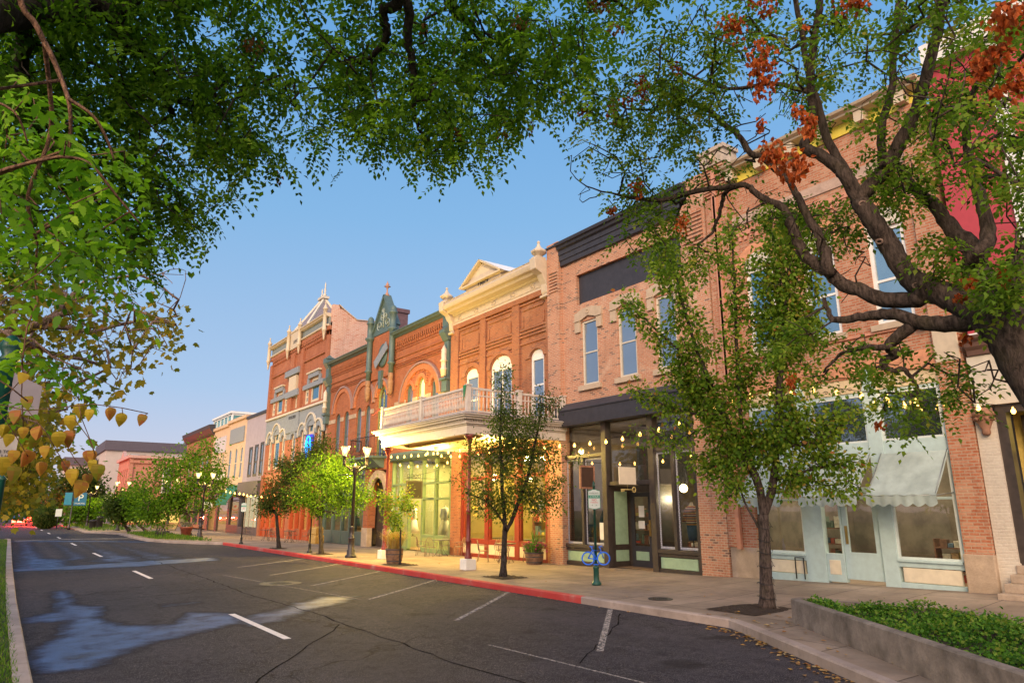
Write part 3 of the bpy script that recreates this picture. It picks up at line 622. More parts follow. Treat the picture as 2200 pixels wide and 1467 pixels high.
# string courses
mb = MB(); mb.box(X-.07, X+.1, 7.11, 12.45, 10.35, 10.5); mb.box(X-.05, X+.1, 7.11, 12.45, 6.40, 6.47)
for k in range(26): mb.box(X-.05, X+.05, 7.15+.2*k, 7.25+.2*k, 10.2, 10.34)
mb.build('string_course', TERRA, t)
mb = MB(); mb.box(X-.04, X+.1, 7.11, 12.45, 10.75, 11.05); mb.build('stone_band', stone('band_stone', (.46, .33, .27), 3.), t)
mb = MB(); mb.box(X-.12, X+.1, 6.55, 7.08, 5.4, 6.3); mb.sphere((X-.12, 7.2, 6.45), .2, 12, .8); mb.build('pier_block', CREAM, t, .01)
for (ya, yb, za, zb, r_) in UW:
    window(t, ya, yb, za, zb-.0, X+.05, WHITE, G_UP, w=.10, rails=(.45,))
    mb = MB(); mb.box(X-.10, X+.1, ya-.14, yb+.14, za-.16, za-.001); mb.build('window_sill', STONEL, t)
    mb = MB(); cy = (ya+yb)/2; mb.prism([(cy+.50*math.cos(a_), zb+.002+.52*math.sin(a_)) for a_ in np.linspace(0, math.pi, 17)], X-.03, X+.05, 'x'); mb.build('window_hood', CREAMW, t); mb = MB(); arch_band(mb, cy, zb, .52, .80, X-.045, X+.04, 16, sq=1.); mb.build('arch_brick', SOLD, t)
mb = MB(); mb.box(X-.05, X+.1, 6.56, 12.49, 12.2, 12.75); mb.build('frieze', YELP, t)
mb = MB(); cornice(mb, 6.4, 12.46, [(.05, 12.751), (.38, 12.78), (.40, 12.86), (.52, 12.92), (.56, 13.02), (.02, 13.08)], X)
for k in range(6): mb.box(X-.34, X-.051, 6.8+1.06*k, 7.06+1.06*k, 12.25, 12.75)
mb.build('cornice', CREAM, t)
MB().box(X-.0, X+14, 6.56, 13.3, 12.2, 12.24).build('roof', ROOFM, t)
# arches over the shop bays
bays = [(7.12, 8.62), (8.98, 10.47), (11.03, 12.45)]
mb = MB(); mb.box(X-.02, X+.2, 7.11, 12.46, 5.62, 5.80)
for ya, yb in [(7.11, 8.79), (8.81, 10.73), (10.75, 12.46)]:
    cy = (ya+yb)/2; hw = (yb-ya)/2; r0 = 2.4; zs = 5.36-math.sqrt(r0*r0-hw*hw)+.0; a0 = math.asin(hw/r0)
    arch_band(mb, cy, zs-.12, r0-.0, r0+.30, X-.045, X+.2, 12, math.pi/2-a0, math.pi/2+a0)
mb.build('arch_brick', SOLD, t)
mb = MB()
for ya, yb in [(7.11, 8.79), (8.81, 10.73), (10.75, 12.46)]:
    cy = (ya+yb)/2; hw = (yb-ya)/2; r0 = 2.4; zs = 5.24-math.sqrt(r0*r0-hw*hw); pts = [(cy+hw*(1-2*i/14.), zs+math.sqrt(r0*r0-(hw*(1-2*i/14.))**2)-.012) for i in range(15)]
    mb.prism([(yb, 4.98)]+pts+[(ya, 4.98)], X+.02, X+.14, 'x')
mb.build('tympanum', paint('tympanum_paint', (.62, .50, .32), .6, .1), t)
mb = MB()
for ya, yb in [(7.4, 8.5), (9.2, 10.3), (11.1, 12.1)]:          # painted scrolls over the transoms
    for k in range(5):
        c_ = ya+(yb-ya)*(k+.5)/5; mb.tube([(X+.012, c_+.08*math.cos(a_)*(1-a_/9), 5.05+.05*math.sin(a_)*(1-a_/9)+.03) for a_ in np.linspace(0, 6.5, 14)], .006, 4)
mb.build('scrollwork', IRON, t)
# timber shop front
f = MB()
for ya, yb in [(8.62, 8.98), (10.47, 11.03)]: f.box(X+.0, X+.2, ya, yb, .15, 4.98)
for yc in (8.80, 10.75): f.prism([(yc+.18, 4.981), (yc, 5.55), (yc-.18, 4.981)], X-.055, X+.1, 'x')
f.box(X+.04, X+.2, 12.38, 12.455, .15, 4.98); f.box(X+.04, X+.2, 7.115, 7.18, .15, 4.98)
for ya, yb in [(7.181, 8.619), (8.981, 10.469), (11.031, 12.379)]:
    f.box(X+.03, X+.2, ya, yb, 3.30, 3.68); f.box(X+.05, X+.18, ya, yb, 4.90, 4.98)
for ya, yb in [(7.181, 8.619), (11.031, 12.379)]:
    f.box(X+.02, X+.2, ya, yb, .1, .32); f.box(X+.02, X+.2, ya, yb, .68, .80); f.box(X-.04, X+.2, ya, yb, .80, .86)
    f.box(X+.05, X+.12, ya, yb, 2.24, 2.30)
f.box(X+.04, X+.2, 9.98, 10.02, .2, 3.3); f.box(X+.04, X+.2, 10.02, 10.468, .2, .9); f.box(X+.05, X+.18, 8.982, 9.979, 2.42, 2.56); f.box(X+.05, X+.18, 10.021, 10.468, 2.42, 2.56)
f.build('shopfront_frame', LBLUE, t, .006)
f = MB()
for ya, yb in [(7.181, 8.619), (8.981, 10.469), (11.031, 12.379)]:
    ring(f, outline(ya, yb, 3.68, 4.90, 0), outline(ya+.05, yb-.05, 3.73, 4.85, 0), X+.04, X+.11)
for ya, yb in [(7.181, 8.619), (11.031, 12.379)]: ring(f, outline(ya, yb, .86, 3.3, 0), outline(ya+.05, yb-.05, .91, 3.25, 0), X+.04, X+.11)
f.build('glazing_bead', paint('bead_paint', (.62, .70, .70), .5, .05), t)
f = MB()
for ya, yb in [(7.26, 8.54), (11.1, 12.3)]: f.box(X+.028, X+.1, ya, yb, .34, .665)
f.box(X+.032, X+.1, 10.09, 10.40, .38, .74); f.build('bulkhead_panel', LCREAM, t, .01)
for ya, yb in [(7.181, 8.619), (8.981, 10.469), (11.031, 12.379)]: MB().box(X+.09, X+.1, ya, yb, 3.68, 4.9).build('transom_window', G_DK, t)
for ya, yb in [(7.2, 8.6), (11.05, 12.36)]: shopglass(t, ya, yb, .88, 3.3, X+.09)
shopglass(t, 10.03, 10.44, .95, 2.42, X+.1); shopglass(t, 8.99, 10.46, 2.56, 3.3, X+.1, 'door_transom')
d = MB(); 
ring(d, outline(9.0, 9.97, .29, 2.41, 0), outline(9.15, 9.82, .95, 2.27, 0), X+.08, X+.13); d = d.build('door', LBLUE, t)
MB().quad((X+.11, 9.14, .94), (X+.11, 9.14, 2.28), (X+.11, 9.83, 2.28), (X+.11, 9.83, .94)).build('pane', G_SH, d); MB().box(X+.05, X+.08, 9.84, 9.90, 1.15, 1.6).build('handle_plate', paint('brass', (.5, .33, .1), .35, .1, 1.), d)
mb = MB(); mb.tube([(X-.02, 11.35, .2), (X-.02, 11.35, .75), (X-.02, 11.1, .75), (X-.02, 11.1, .2)], .018, 6); mb.build('standpipe', IRON, t)
room(t, 7.12, 12.45, .15, 5.2, 5., INT_D)
# fabric awnings
AWN = paint('awning_canvas', (.36, .43, .41), .9, .16, scale=2.2)
def awning(ya, yb, label, seed):
    tt = thing('shop_awning', label, 'awning', (X, (ya+yb)/2, 3.3), 'pale canvas awnings over the blue shopfront')
    mb = MB(); n = 36; x0, z0, x1, z1 = X-.02, 3.36, X-.95, 2.34; r = random.Random(seed)
    ph = [r.uniform(0, 6) for _ in range(3)]
    def fold(u, v): return .060*v*(1.25-v)*(math.sin(u*31+ph[0])+.6*math.sin(u*17+ph[1]+v*2))
    rows = 8; vs = []; fs = []
    for j in range(rows+1):
        v = j/rows
        for i in range(n+1):
            u = i/n; y = ya+(yb-ya)*u; k = fold(u, v); vs.append((x0+(x1-x0)*v-k*.7, y, z0+(z1-z0)*v-k-.05*math.sin(math.pi*v)))
    for j in range(rows):
        for i in range(n): a_ = j*(n+1)+i; fs.append((a_, a_+1, a_+n+2, a_+n+1))
    mb.add(vs, fs, True)
    mb.build('canopy', AWN, tt)
    mb = MB(); vs = []; fs = []
    for i in range(n+1):
        u = i/n; y = ya+(yb-ya)*u; sc_ = abs(math.sin(u*math.pi*6)); k = fold(u, 1.); 
        for v, z in ((0, z1-k), (1, z1-.12), (2, z1-.20-.07*sc_)): vs.append((x1-.012*math.sin(u*40+ph[2])*v-.001, y, z))
    for i in range(n): 
        a_ = i*3; fs += [(a_, a_+1, a_+4, a_+3), (a_+1, a_+2, a_+5, a_+4)]
    mb.add(vs, fs, True); mb.build('valance', AWN, tt)
    mb = MB(); mb.tube([(x1+.01, ya+.02, z1-.02), (x1+.01, yb-.02, z1-.02)], .014, 6)
    for y in (ya+.03, yb-.03): mb.tube([(X+.0, y, z1+.05), (x1+.01, y, z1-.02)], .012, 6); mb.tube([(X-.01, y, 3.38), (x1+.02, y, z1)], .01, 5)
    mb.build('frame', paint('awning_iron', (.25, .27, .28), .4, .1, .7), tt)
awning(7.14, 8.72, 'pale grey green canvas awning over the wide window nearest the brick pier', 1)
awning(8.95, 10.5, 'pale grey green canvas awning over the blue door', 2)
awning(11.0, 12.4, 'pale grey green canvas awning behind the leafy street tree', 3)
# ================================================================ pale brick building with the dark cornice
t = thing('brick_shop_building', 'pale mixed brick building with charcoal cornice and blank dark sign panel', 'building', (X, 17.6, 0)); TD = t
UW = [(15.0, 15.9, 6.7, 9.3), (16.88, 17.8, 6.7, 9.3), (18.92, 19.84, 6.7, 9.3)]
mb = MB(); wall(mb, 14.30, 21.02, 5.2, 13.05, X, [u+(0,) for u in UW]+[(14.62, 20.1, 10.06, 11.32, 0)], .22, X+14)
mb.box(X-.20, X+.4, 21.0, 21.76, -.1, 13.1); mb.box(X-.16, X+.4, 13.41, 14.42, -.0, 13.05)
for z in np.arange(10.9, 11.85, .14): mb.box(X-.25, X-.19, 21.04, 21.6, z, z+.07)
for z in np.arange(10.6, 11.85, .14): mb.box(X-.21, X-.155, 13.5, 14.3, z, z+.07)
mb.build('wall', B_D, t)
MB().box(X+.15, X+.2, 14.63, 20.09, 10.07, 11.31).build('sign_panel', NAVY, t)
mb = MB(); cornice(mb, 14.1, 20.98, [(.0, 11.96), (.12, 11.98), (.12, 12.22), (.16, 12.24), (.16, 12.50), (.20, 12.52), (.2, 12.74), (.30, 12.80), (.33, 12.92), (.42, 12.96), (.44, 13.10), (.0, 13.14)], X)
mb.box(X-.26, X+.4, 20.99, 21.8, 13.101, 13.19); mb.build('cornice', NAVY, t)
for (ya, yb, za, zb) in UW:
    window(t, ya, yb, za, zb, X+.05, CREAMW, G_UP2, w=.085, rails=(.50,))
    mb = MB(); mb.box(X-.12, X+.1, ya-.17, yb+.17, za-.2, za-.001); mb.build('window_sill', STONEL, t, .01)
    mb = MB(); cy = (ya+yb)/2
    mb.prism([(yb+.32, zb-.42), (yb+.32, zb+.36), (cy+.28, zb+.5), (cy-.28, zb+.5), (ya-.32, zb+.36), (ya-.32, zb-.42), (ya-.02, zb-.42), (ya-.02, zb+.03), (ya+.2, zb+.10), (cy, zb+.18), (yb-.2, zb+.10), (yb+.02, zb+.03), (yb+.02, zb-.42)][::-1], X-.09, X+.05, 'x')
    mb.lathe([(.10, 0), (.11, .03)], (0, 0, 0), 4)
    mb = MB() if False else mb
    mb.v = mb.v[:-8]; mb.f = mb.f[:-6]; mb.sm = mb.sm[:-6]
    mb.tube([(X-.10, cy+.085*math.cos(a_), zb+.33+.085*math.sin(a_)) for a_ in np.linspace(0, 2*math.pi, 13)[:-1]], .018, 5, True)
    mb.box(X-.13, X-.05, ya-.34, ya-.0, zb+.02, zb+.09); mb.box(X-.13, X-.05, yb+.0, yb+.34, zb+.02, zb+.09)
    mb.build('window_lintel', STONEL, t)
# fascia canopy
mb = MB(); mb.prism([(X+.1, 5.18), (X-.38, 5.18), (X-.38, 5.76), (X-.42, 5.76), (X-.42, 5.80), (X-.05, 6.10), (X+.1, 6.10)], 14.62, 21.28, 'y'); mb.build('fascia', NAVY, t)
f = MB()
for ya, yb in [(21.02, 21.3), (18.62, 18.86), (16.30, 16.54), (14.43, 14.62)]: f.box(X-.06, X+.22, ya, yb, .0, 5.179)
for ya, yb in [(18.861, 21.019), (14.621, 16.299)]:
    f.box(X-.02, X+.2, ya, yb, 3.93, 4.07); f.box(X-.05, X+.2, ya, yb, .62, .74); f.box(X-.02, X+.2, ya, yb, .0, .14); f.box(X-.02, X+.2, ya, yb, .52, .60); ym = (ya+yb)/2+.06; f.box(X-.03, X+.2, ym-.065, ym+.065, .741, 3.929)
f.box(X+.0, X+.2, 16.541, 18.619, 2.86, 3.0)
f.build('shopfront_frame', DKBR, t, .008)
f = MB()
for ya, yb in [(18.95, 20.93), (14.7, 16.22)]: f.box(X+.0, X+.1, ya, yb, .16, .50)
f.build('bulkhead_panel', MINT, t)
LACE = brick('lace_border', (.62, .62, .68), (.72, .72, .78), (.30, .30, .36), bw=.06, rh=.06, ms=.012)
f = MB()
for ya, yb in [(18.88, 19.93), (20.07, 20.99), (14.64, 15.45), (15.59, 16.28)]: ring(f, outline(ya, yb, .76, 3.92, 0), outline(ya+.06, yb-.06, .84, 3.84, 0), X+.085, X+.095)
f.build('window_border', LACE, t)
for ya, yb in [(18.87, 21.01), (14.63, 16.29)]: shopglass(t, ya, yb, .75, 3.92, X+.1); shopglass(t, ya, yb, 4.08, 5.17, X+.1, 'transom_window')
shopglass(t, 16.55, 18.61, 3.01, 5.17, X+.1, 'transom_window')
room(t, 14.63, 21.0, .02, 5.17, 5.5, INT_D)
# recessed doorway with mint side panel
f = MB(); f.box(X+.2, X+1.0, 18.62, 18.70, .02, 2.86); f.box(X+.2, X+1.0, 16.40, 16.46, .02, 2.86); f.box(X+1.0, X+1.08, 18.50, 18.70, .02, 2.86); f.box(X+1.0, X+1.08, 16.46, 17.48, .02, 2.86); f.box(X+1.0, X+1.08, 17.481, 18.499, 2.64, 2.86)
f.build('doorway', DKBR, t)
f = MB(); f.box(X+.30, X+.92, 18.60, 18.62, .80, 2.66); f.box(X+.30, X+.92, 18.60, 18.62, .22, .60); f.build('side_panel', MINT, t)
d = MB(); ring(d, outline(17.481, 18.499, .03, 2.63, 0), outline(17.64, 18.34, .75, 2.47, 0), X+1.0, X+1.05); d = d.build('door', NAVY, t)
MB().quad((X+1.03, 17.63, .74), (X+1.03, 17.63, 2.48), (X+1.03, 18.35, 2.48), (X+1.03, 18.35, .74)).build('pane', G_SH, d); MB().box(X+.985, X+.999, 17.68, 18.30, .26, .56).build('kick_panel', MINT, d)
MB().box(X+.96, X+.99, 17.52, 17.60, 1.1, 1.65).build('handle', paint('brass', (.5, .33, .1)), d)
mb = MB(); mb.box(X+1.01, X+1.016, 17.85, 18.12, 1.75, 2.15); mb.box(X+1.01, X+1.016, 17.85, 18.15, 1.35, 1.62); mb.build('notice', WHITE, d)
MB().box(X+1.01, X+1.016, 18.1, 18.3, .85, .92).build('red_sticker', REDP, d)
mb = MB(); mb.box(X+.088, X+.094, 18.92, 19.22, .95, 1.55); mb.build('notice', WHITE, t)
mb = MB()
for k_ in range(40): mb.box(X+1.7, X+1.74, 16.5+.055*k_, 16.53+.055*k_, 2.9, 5.1)
mb.box(X+1.74, X+1.76, 16.4, 18.8, 2.88, 5.15); mb.build('corrugated_screen', NAVY, t)
# ================================================================ 1889 building with cream cornice, red shop and balcony canopy
t = thing('brick_shop_building', 'brown red brick building dated 1889 with cream pediment cornice', 'building', (X, 26, 0)); TC = t
UW = [(22.28, 23.22, 5.75, 8.75, .34), (24.62, 26.34, 5.42, 8.95, .55), (27.42, 28.56, 5.75, 8.75, .34)]
mb = MB(); wall(mb, 21.77, 29.95, 4.75, 11.3, X, UW, .3, X+14)
for ya, yb in [(21.78, 22.02), (23.95, 24.5), (26.7, 27.2), (29.2, 29.94)]: mb.box(X-.10, X+.1, ya, yb, 5.3, 11.05)
mb.box(X-.14, X+.1, 21.78, 29.94, 11.051, 11.29)
for ya, yb in [(22.03, 23.94), (24.51, 26.69), (27.21, 29.19)]:
    for k in range(3): mb.box(X-.08+.012*k, X+.1, ya, yb, 9.42+.16*k, 9.50+.16*k)
    mb.box(X-.06, X+.1, ya, yb, 8.95+.3, 9.02+.3) if False else mb.box(X-.055, X+.1, ya, yb, 9.1, 9.17)
    mb.box(X-.075, X+.1, ya, yb, 10.9, 10.98); mb.box(X-.05, X+.1, ya+.2, yb-.2, 10.66, 10.74)
    mb.box(X-.045, X+.1, ya+.15, ya+.25, 9.9, 10.4); mb.box(X-.045, X+.1, yb-.25, yb-.15, 9.9, 10.4)
mb.box(X-.05, X+.4, 28.80, 29.72, -.2, 4.75); mb.box(X-.05, X+.4, 21.77, 22.12, -.1, 4.75)
mb.build('wall', B_C, t)
for (ya, yb, za, zb, r_) in UW:
    mb = MB(); cy = (ya+yb)/2; hw = (yb-ya)/2; arch_band(mb, cy, zb-r_, hw+.02, hw+.30, X-.07, X+.05, 14, sq=(r_+.05)/hw if hw > .6 else .75); mb.build('arch_brick', B_C, t)
    window(t, ya, yb, za, zb, X+.06, WHITE, G_UP2, rise=r_, w=.12, rails=(.48,) if hw < .7 else (.02,), muls=() if hw < .7 else (.5,), name='window' if hw < .7 else 'balcony_door')
    mb = MB(); mb.box(X+.055, X+.1, ya+.05, yb-.05, zb-r_-.12, zb-r_+.05); mb.prism(outline(ya+.06, yb-.06, zb-r_-.02, zb-.05, r_-.03), X+.07, X+.12, 'x'); mb.build('fanlight_board', WHITE, t)
mb = MB(); cornice(mb, 21.85, 30.05, [(.10, 11.26), (.14, 11.30), (.14, 11.42), (.10, 11.44), (.10, 11.98), (.18, 12.02), (.22, 12.10), (.52, 12.16), (.58, 12.30), (.74, 12.36), (.78, 12.46), (.82, 12.62), (.72, 12.66), (.70, 12.86), (.74, 12.90), (.05, 12.96)], X)
mb.build('cornice', CREAM, t)
mb = MB()
for k in range(5): 
    yy = 22.9+1.55*k; mb.tube([(X-.12, yy+.15*math.cos(a_), 11.7+.15*math.sin(a_)) for a_ in np.linspace(0, 2*math.pi, 15)[:-1]], .025, 5, True); mb.sphere((X-.11, yy, 11.7), .05, 6)
mb.box(X-.13, X-.09, 22.2, 29.7, 11.50, 11.54); mb.box(X-.13, X-.09, 22.2, 29.7, 11.88, 11.92); mb.build('frieze_ornament', CREAM, t)
for y in (21.98, 29.86):
    mb = MB(); mb.prism([(X+.1, 10.95), (X-.12, 10.95), (X-.20, 11.1), (X-.24, 11.5), (X-.45, 12.05), (X-.80, 12.3), (X-.84, 12.98), (X+.1, 12.98)], y-.20, y+.20, 'y'); mb.box(X-.26, X+.1, y-.24, y+.24, 10.85, 10.95); mb.build('bracket', CREAM, t, .02)
    mb = MB(); mb.box(X-.72, X-.22, y-.18, y+.18, 12.98, 13.12); mb.lathe([(.12, 0), (.16, .1), (.34, .3), (.36, .38), (.33, .42), (.12, .66), (.06, .85), (.05, .9), (.075, .98), (.05, 1.05), (.01, 1.1)], (X-.47, y, 13.1), 8, False, math.pi/8); mb.build('finial', CREAM, t)
mb = MB(); mb.box(X-.60, X+1.6, 24.72, 27.72, 12.9, 13.32); mb.prism([(27.95, 13.32), (26.22, 14.62), (24.49, 13.32)], X-.62, X+1.6, 'x'); mb.build('pediment', CREAM, t)
mb = MB(); mb.prism([(27.4, 13.42), (26.22, 14.28), (25.04, 13.42)], X-.635, X-.6, 'x')
for (p, q) in [((27.98, 13.3), (26.22, 14.66)), ((26.22, 14.66), (24.46, 13.3))]: mb.bar((X-.72, p[0], p[1]), (X-.72, q[0], q[1]), .2, .1)
mb.box(X-.80, X-.6, 24.45, 27.99, 13.24, 13.34); mb.build('pediment_moulding', paint('pediment_trim', (.64, .53, .38), .55, .06), t)
mb = MB(); mb.add([(X-.85, 28.05, 13.28), (X+1.6, 28.05, 13.28), (X+1.6, 26.22, 14.72), (X-.85, 26.22, 14.72)], [(0, 1, 2, 3)]); mb.add([(X-.85, 24.39, 13.28), (X+1.6, 24.39, 13.28), (X+1.6, 26.22, 14.72), (X-.85, 26.22, 14.72)], [(3, 2, 1, 0)]); mb.build('pediment_roof', WHITE, t)
text_mesh('date_numerals', '1889', .50, (X-.608, 26.2, 13.12), ROT_W, IRON, t, .01)
MB().box(X+.0, X+14, 21.8, 29.9, 11.3, 11.34).build('roof', ROOFM, t)
# red shop front under the canopy
f = MB()
for ya, yb in [(28.62, 28.79), (26.45, 26.75), (24.1, 24.42), (22.13, 22.28)]: f.box(X-.02, X+.22, ya, yb, -.1, 4.7)
for ya, yb in [(26.751, 28.619), (24.421, 26.449), (22.281, 24.099)]:
    f.box(X+.0, X+.2, ya, yb, -.1, .08); f.box(X+.0, X+.2, ya, yb, .50, .72); f.box(X+.0, X+.2, ya, yb, 3.35, 3.5); f.box(X+.0, X+.2, ya, yb, 4.55, 4.7)
    f.box(X+.02, X+.1, ya, ya+.06, .72, 3.35); f.box(X+.02, X+.1, yb-.06, yb, .72, 3.35)
f.build('shopfront_frame', REDP, t, .008)
f = MB()
for ya, yb in [(26.751, 28.619), (24.421, 26.449), (22.281, 24.099)]: f.box(X+.02, X+.15, ya, yb, .081, .499)
f.build('bulkhead_panel', CREAM, t)
for ya, yb in [(26.76, 28.61), (24.43, 26.44), (22.29, 24.09)]: shopglass(t, ya, yb, .73, 3.35, X+.1); shopglass(t, ya, yb, 3.5, 4.55, X+.1, 'transom_window')
room(t, 22.2, 28.75, -.05, 4.7, 6., paint('cafe_wall', (.30, .24, .09), .9, .12, scale=1.5))
for cy in (27.7, 23.2):                                  # gilt lettering arcs on the glass
    mb = MB(); arch_band(mb, cy, 1.75, .30, .42, X+.088, X+.094, 10, R(55), R(125)); mb.tube([(X+.09, cy+.10+.07*math.cos(a_), 1.78+.05*math.sin(a_)) for a_ in np.linspace(0, 2*math.pi, 10)[:-1]], .01, 4, True); mb.tube([(X+.09, cy-.10+.07*math.cos(a_), 1.78+.05*math.sin(a_)) for a_ in np.linspace(0, 2*math.pi, 10)[:-1]], .01, 4, True)
    mb.tube([(X+.09, cy-.05-.1*k, 2.35+.12*math.sin(k*1.5)) for k in np.linspace(0, 4, 14)], .02, 4); mb.build('window_emblem', paint('gilt', (.75, .55, .10), .4, .1), t)
# ---- canopy with balcony
y0, y1, xf = 20.95, 28.05, 12.98
c = thing('balcony_canopy', 'cream wooden balcony canopy with white balustrade on red iron posts over the pavement', 'balcony', ((xf+X)/2, 24.5, 4.6))
mb = MB(); mb.box(xf, xf+.22, y0, y1, 4.66, 5.02); mb.box(xf+.22, X-.01, y0, y0+.22, 4.66, 5.02); mb.box(xf+.22, X-.01, y1-.22, y1, 4.66, 5.02)
for (o, za, zb) in [(.04, 4.98, 5.03), (.10, 5.031, 5.10), (.22, 5.18, 5.26), (.30, 5.261, 5.33), (.36, 5.331, 5.36)]:
    mb.box(xf-o, xf+.2, y0-o, y1+o, za, zb); mb.box(xf+.201, X-.01, y0-o, y0+.2, za, zb); mb.box(xf+.201, X-.01, y1-.2, y1+o, za, zb)
mb.box(xf-.08, xf+.2, y0-.08, y1+.08, 5.101, 5.179); mb.box(xf+.201, X-.01, y0-.08, y0+.2, 5.101, 5.179)
mb.build('fascia', RAILW, c)
mb = MB(); k = y0
while k < y1: mb.box(xf-.14, xf-.079, k, k+.055, 5.105, 5.175); k += .11
k = xf
while k < X-.1: mb.box(k, k+.055, y0-.14, y0-.079, 5.105, 5.175); k += .11
mb.build('dentils', RAILW, c)['kind'] = 'stuff'
mb = MB(); mb.box(xf+.201, X-.02, y0+.201, y1-.201, 4.80, 4.86); 
for xx in (14.2, 15.5, 16.6): mb.box(xx, xx+.12, y0+.23, y1-.23, 4.68, 4.80)
mb.build('soffit', paint('soffit_paint', (.60, .48, .26), .7, .08), c)
mb = MB(); mb.box(xf-.30, X-.02, y0-.30, y1+.30, 5.361, 5.40); mb.build('deck', paint('deck_lead', (.16, .15, .17), .6, .1), c)
posts = [(xf+.02, y1+.05), (xf+.02, 24.45), (xf+.02, y0-.02), (15.3, y0-.02), (X-.12, y0-.02)]
mb = MB(); 
for px_, py_ in posts: mb.box(px_-.08, px_+.08, py_-.08, py_+.08, 5.401, 6.40); mb.box(px_-.11, px_+.11, py_-.11, py_+.11, 6.401, 6.45)
mb.build('newel_post', RAILW, c)
mb = MB()
for (ya, yb) in [(24.54, y1-.04), (y0+.07, 24.36)]: mb.box(xf-.02, xf+.06, ya, yb, 6.28, 6.36); mb.box(xf-.01, xf+.05, ya, yb, 5.46, 5.52); mb.box(xf-.0, xf+.04, ya, yb, 6.05, 6.09)
for (xa, xb) in [(xf+.11, 15.21), (15.39, X-.21)]: mb.box(xa, xb, y0-.06, y0+.02, 6.28, 6.36); mb.box(xa, xb, y0-.05, y0+.01, 5.46, 5.52); mb.box(xa, xb, y0-.04, y0+.0, 6.05, 6.09)
mb.build('handrail', RAILW, c)
bme = None
def baluster(x, y):
    global bme
    if bme is None:
        m_ = MB(); m_.lathe([(.022, 0), (.022, .1), (.038, .14), (.03, .25), (.02, .36), (.033, .42), (.022, .46), (.022, .52)], (0, 0, 0), 6); m_.box(-.02, .02, -.015, .015, .57, .76)
        bme = bpy.data.meshes.new('baluster'); bme.from_pydata(m_.v, [], m_.f); bme.polygons.foreach_set('use_smooth', m_.sm); bme.materials.append(RAILW)
    o = bpy.data.objects.new('baluster', bme); COL.objects.link(o); o.parent = c; o.location = Vector((x, y, 5.52))-c.location
k = y0+.13
while k < y1-.05:
    if abs(k-24.45) > .1: baluster(xf+.02, k)
    k += .118
k = xf+.2
while k < X-.2:
    if abs(k-15.3) > .1: baluster(k, y0-.02)
    k += .16
for (px_, py_) in [(13.22, 21.12), (13.22, 27.85)]:
    zb = gz(px_, py_); mb = MB(); mb.lathe([(.13, .34), (.13, .42), (.10, .44), (.12, .5), (.085, .56), (.085, .9), (.105, .92), (.105, .96), (.08, .99), (.07, 1.9), (.09, 1.93), (.09, 2.0), (.065, 2.04), (.06, 4.35), (.09, 4.4), (.12, 4.5), (.20, 4.56), (.22, 4.655)], (px_, py_, zb), 12)
    p_ = mb.build('post', OXBL, c); MB().box(px_-.21, px_+.21, py_-.21, py_+.21, zb-.02, zb+.36).build('footing', WHITE, p_, .015)
MB().tube([(13.1, 27.95, 4.7), (13.25, 28.1, 4.4), (13.35, 27.98, 4.2), (13.35, 27.95, .4)], .03, 6).build('downpipe', paint('copper_pipe', (.32, .14, .08), .5, .1), c)
MB().tube([(13.0, 24.3, 6.2), (12.95, 24.2, 5.6)], .01, 4).build('rope', WHITE, c)
b_ = MB().sphere((15.2, 23.0, 4.62), .075, 10).build('soffit_lamp', GLOW, c); MB().lathe([(.09, .07), (.06, .12), (.05, .18)], (15.2, 23.0, 4.62), 10).build('lamp_base', WHITE, b_)
lamp((15.2, 23.0, 4.5), YEL, 700, .10); lamp((15.2, 27.0, 4.4), YEL, 520, .12)
# pennant corners of bunting on the rail
solo('bunting_flag', MB().add([(xf-.1, 21.1, 6.42), (xf-.1, 20.9, 6.42), (xf-.12, 21.02, 5.85), (xf-.085, 21.1, 6.42), (xf-.085, 20.9, 6.42), (xf-.105, 21.02, 5.85)], [(0, 1, 2), (5, 4, 3), (0, 3, 4, 1), (1, 4, 5, 2), (2, 5, 3, 0)]), paint('flag_green', (.02, .22, .09), .8, .1), 'small green pennant tied to the corner post of the white balcony rail', 'flag')
solo('bunting_flag', MB().add([(xf-.1, 28.25, 6.42), (xf-.1, 28.1, 6.40), (xf-.3, 28.5, 6.1), (xf-.085, 28.25, 6.42), (xf-.085, 28.1, 6.40), (xf-.285, 28.5, 6.1)], [(0, 1, 2), (5, 4, 3), (0, 3, 4, 1), (1, 4, 5, 2), (2, 5, 3, 0)]), paint('flag_red', (.5, .03, .03), .8, .1), 'small red pennant on the far end post of the white balcony rail', 'flag')
# ================================================================ orange brick building with slate green gable
t = thing('gabled_brick_building', 'orange brick building with slate green gable, turned columns and round arches', 'building', (X, 38.5, 0)); TG = t
ops = [(39.92, 40.72, 5.6, 8.45, .4), (41.28, 42.1, 5.6, 8.45, .4), (43.35, 44.2, 5.6, 8.45, .42), (44.85, 45.7, 5.6, 8.45, .42), (37.55, 38.9, 4.9, 9.35, .68),
       (34.25, 35.05, 5.9, 8.95, .4), (32.85, 33.65, 5.9, 9.15, .4), (31.3, 32.1, 5.9, 8.95, .4)]
mb = MB(); wall(mb, 30.02, 47.2, 5.1, 12.2, X, ops, .3, X+14)
mb.box(X-.12, X+.1, 36.7, 37.5, 9.9, 12.7); mb.box(X-.12, X+.1, 38.95, 39.8, 9.9, 12.7); mb.box(X-.11, X+.1, 37.501, 38.949, 9.9, 12.7)
for k in range(3): mb.box(X-.06, X+.1, 30.3, 36.6, 10.15+.12*k, 10.2+.12*k); mb.box(X-.06, X+.1, 39.9, 47.0, 10.15+.12*k, 10.2+.12*k)
mb.box(X-.07, X+.1, 30.3, 36.6, 10.72, 10.8); mb.box(X-.07, X+.1, 39.9, 47.0, 10.72, 10.8)
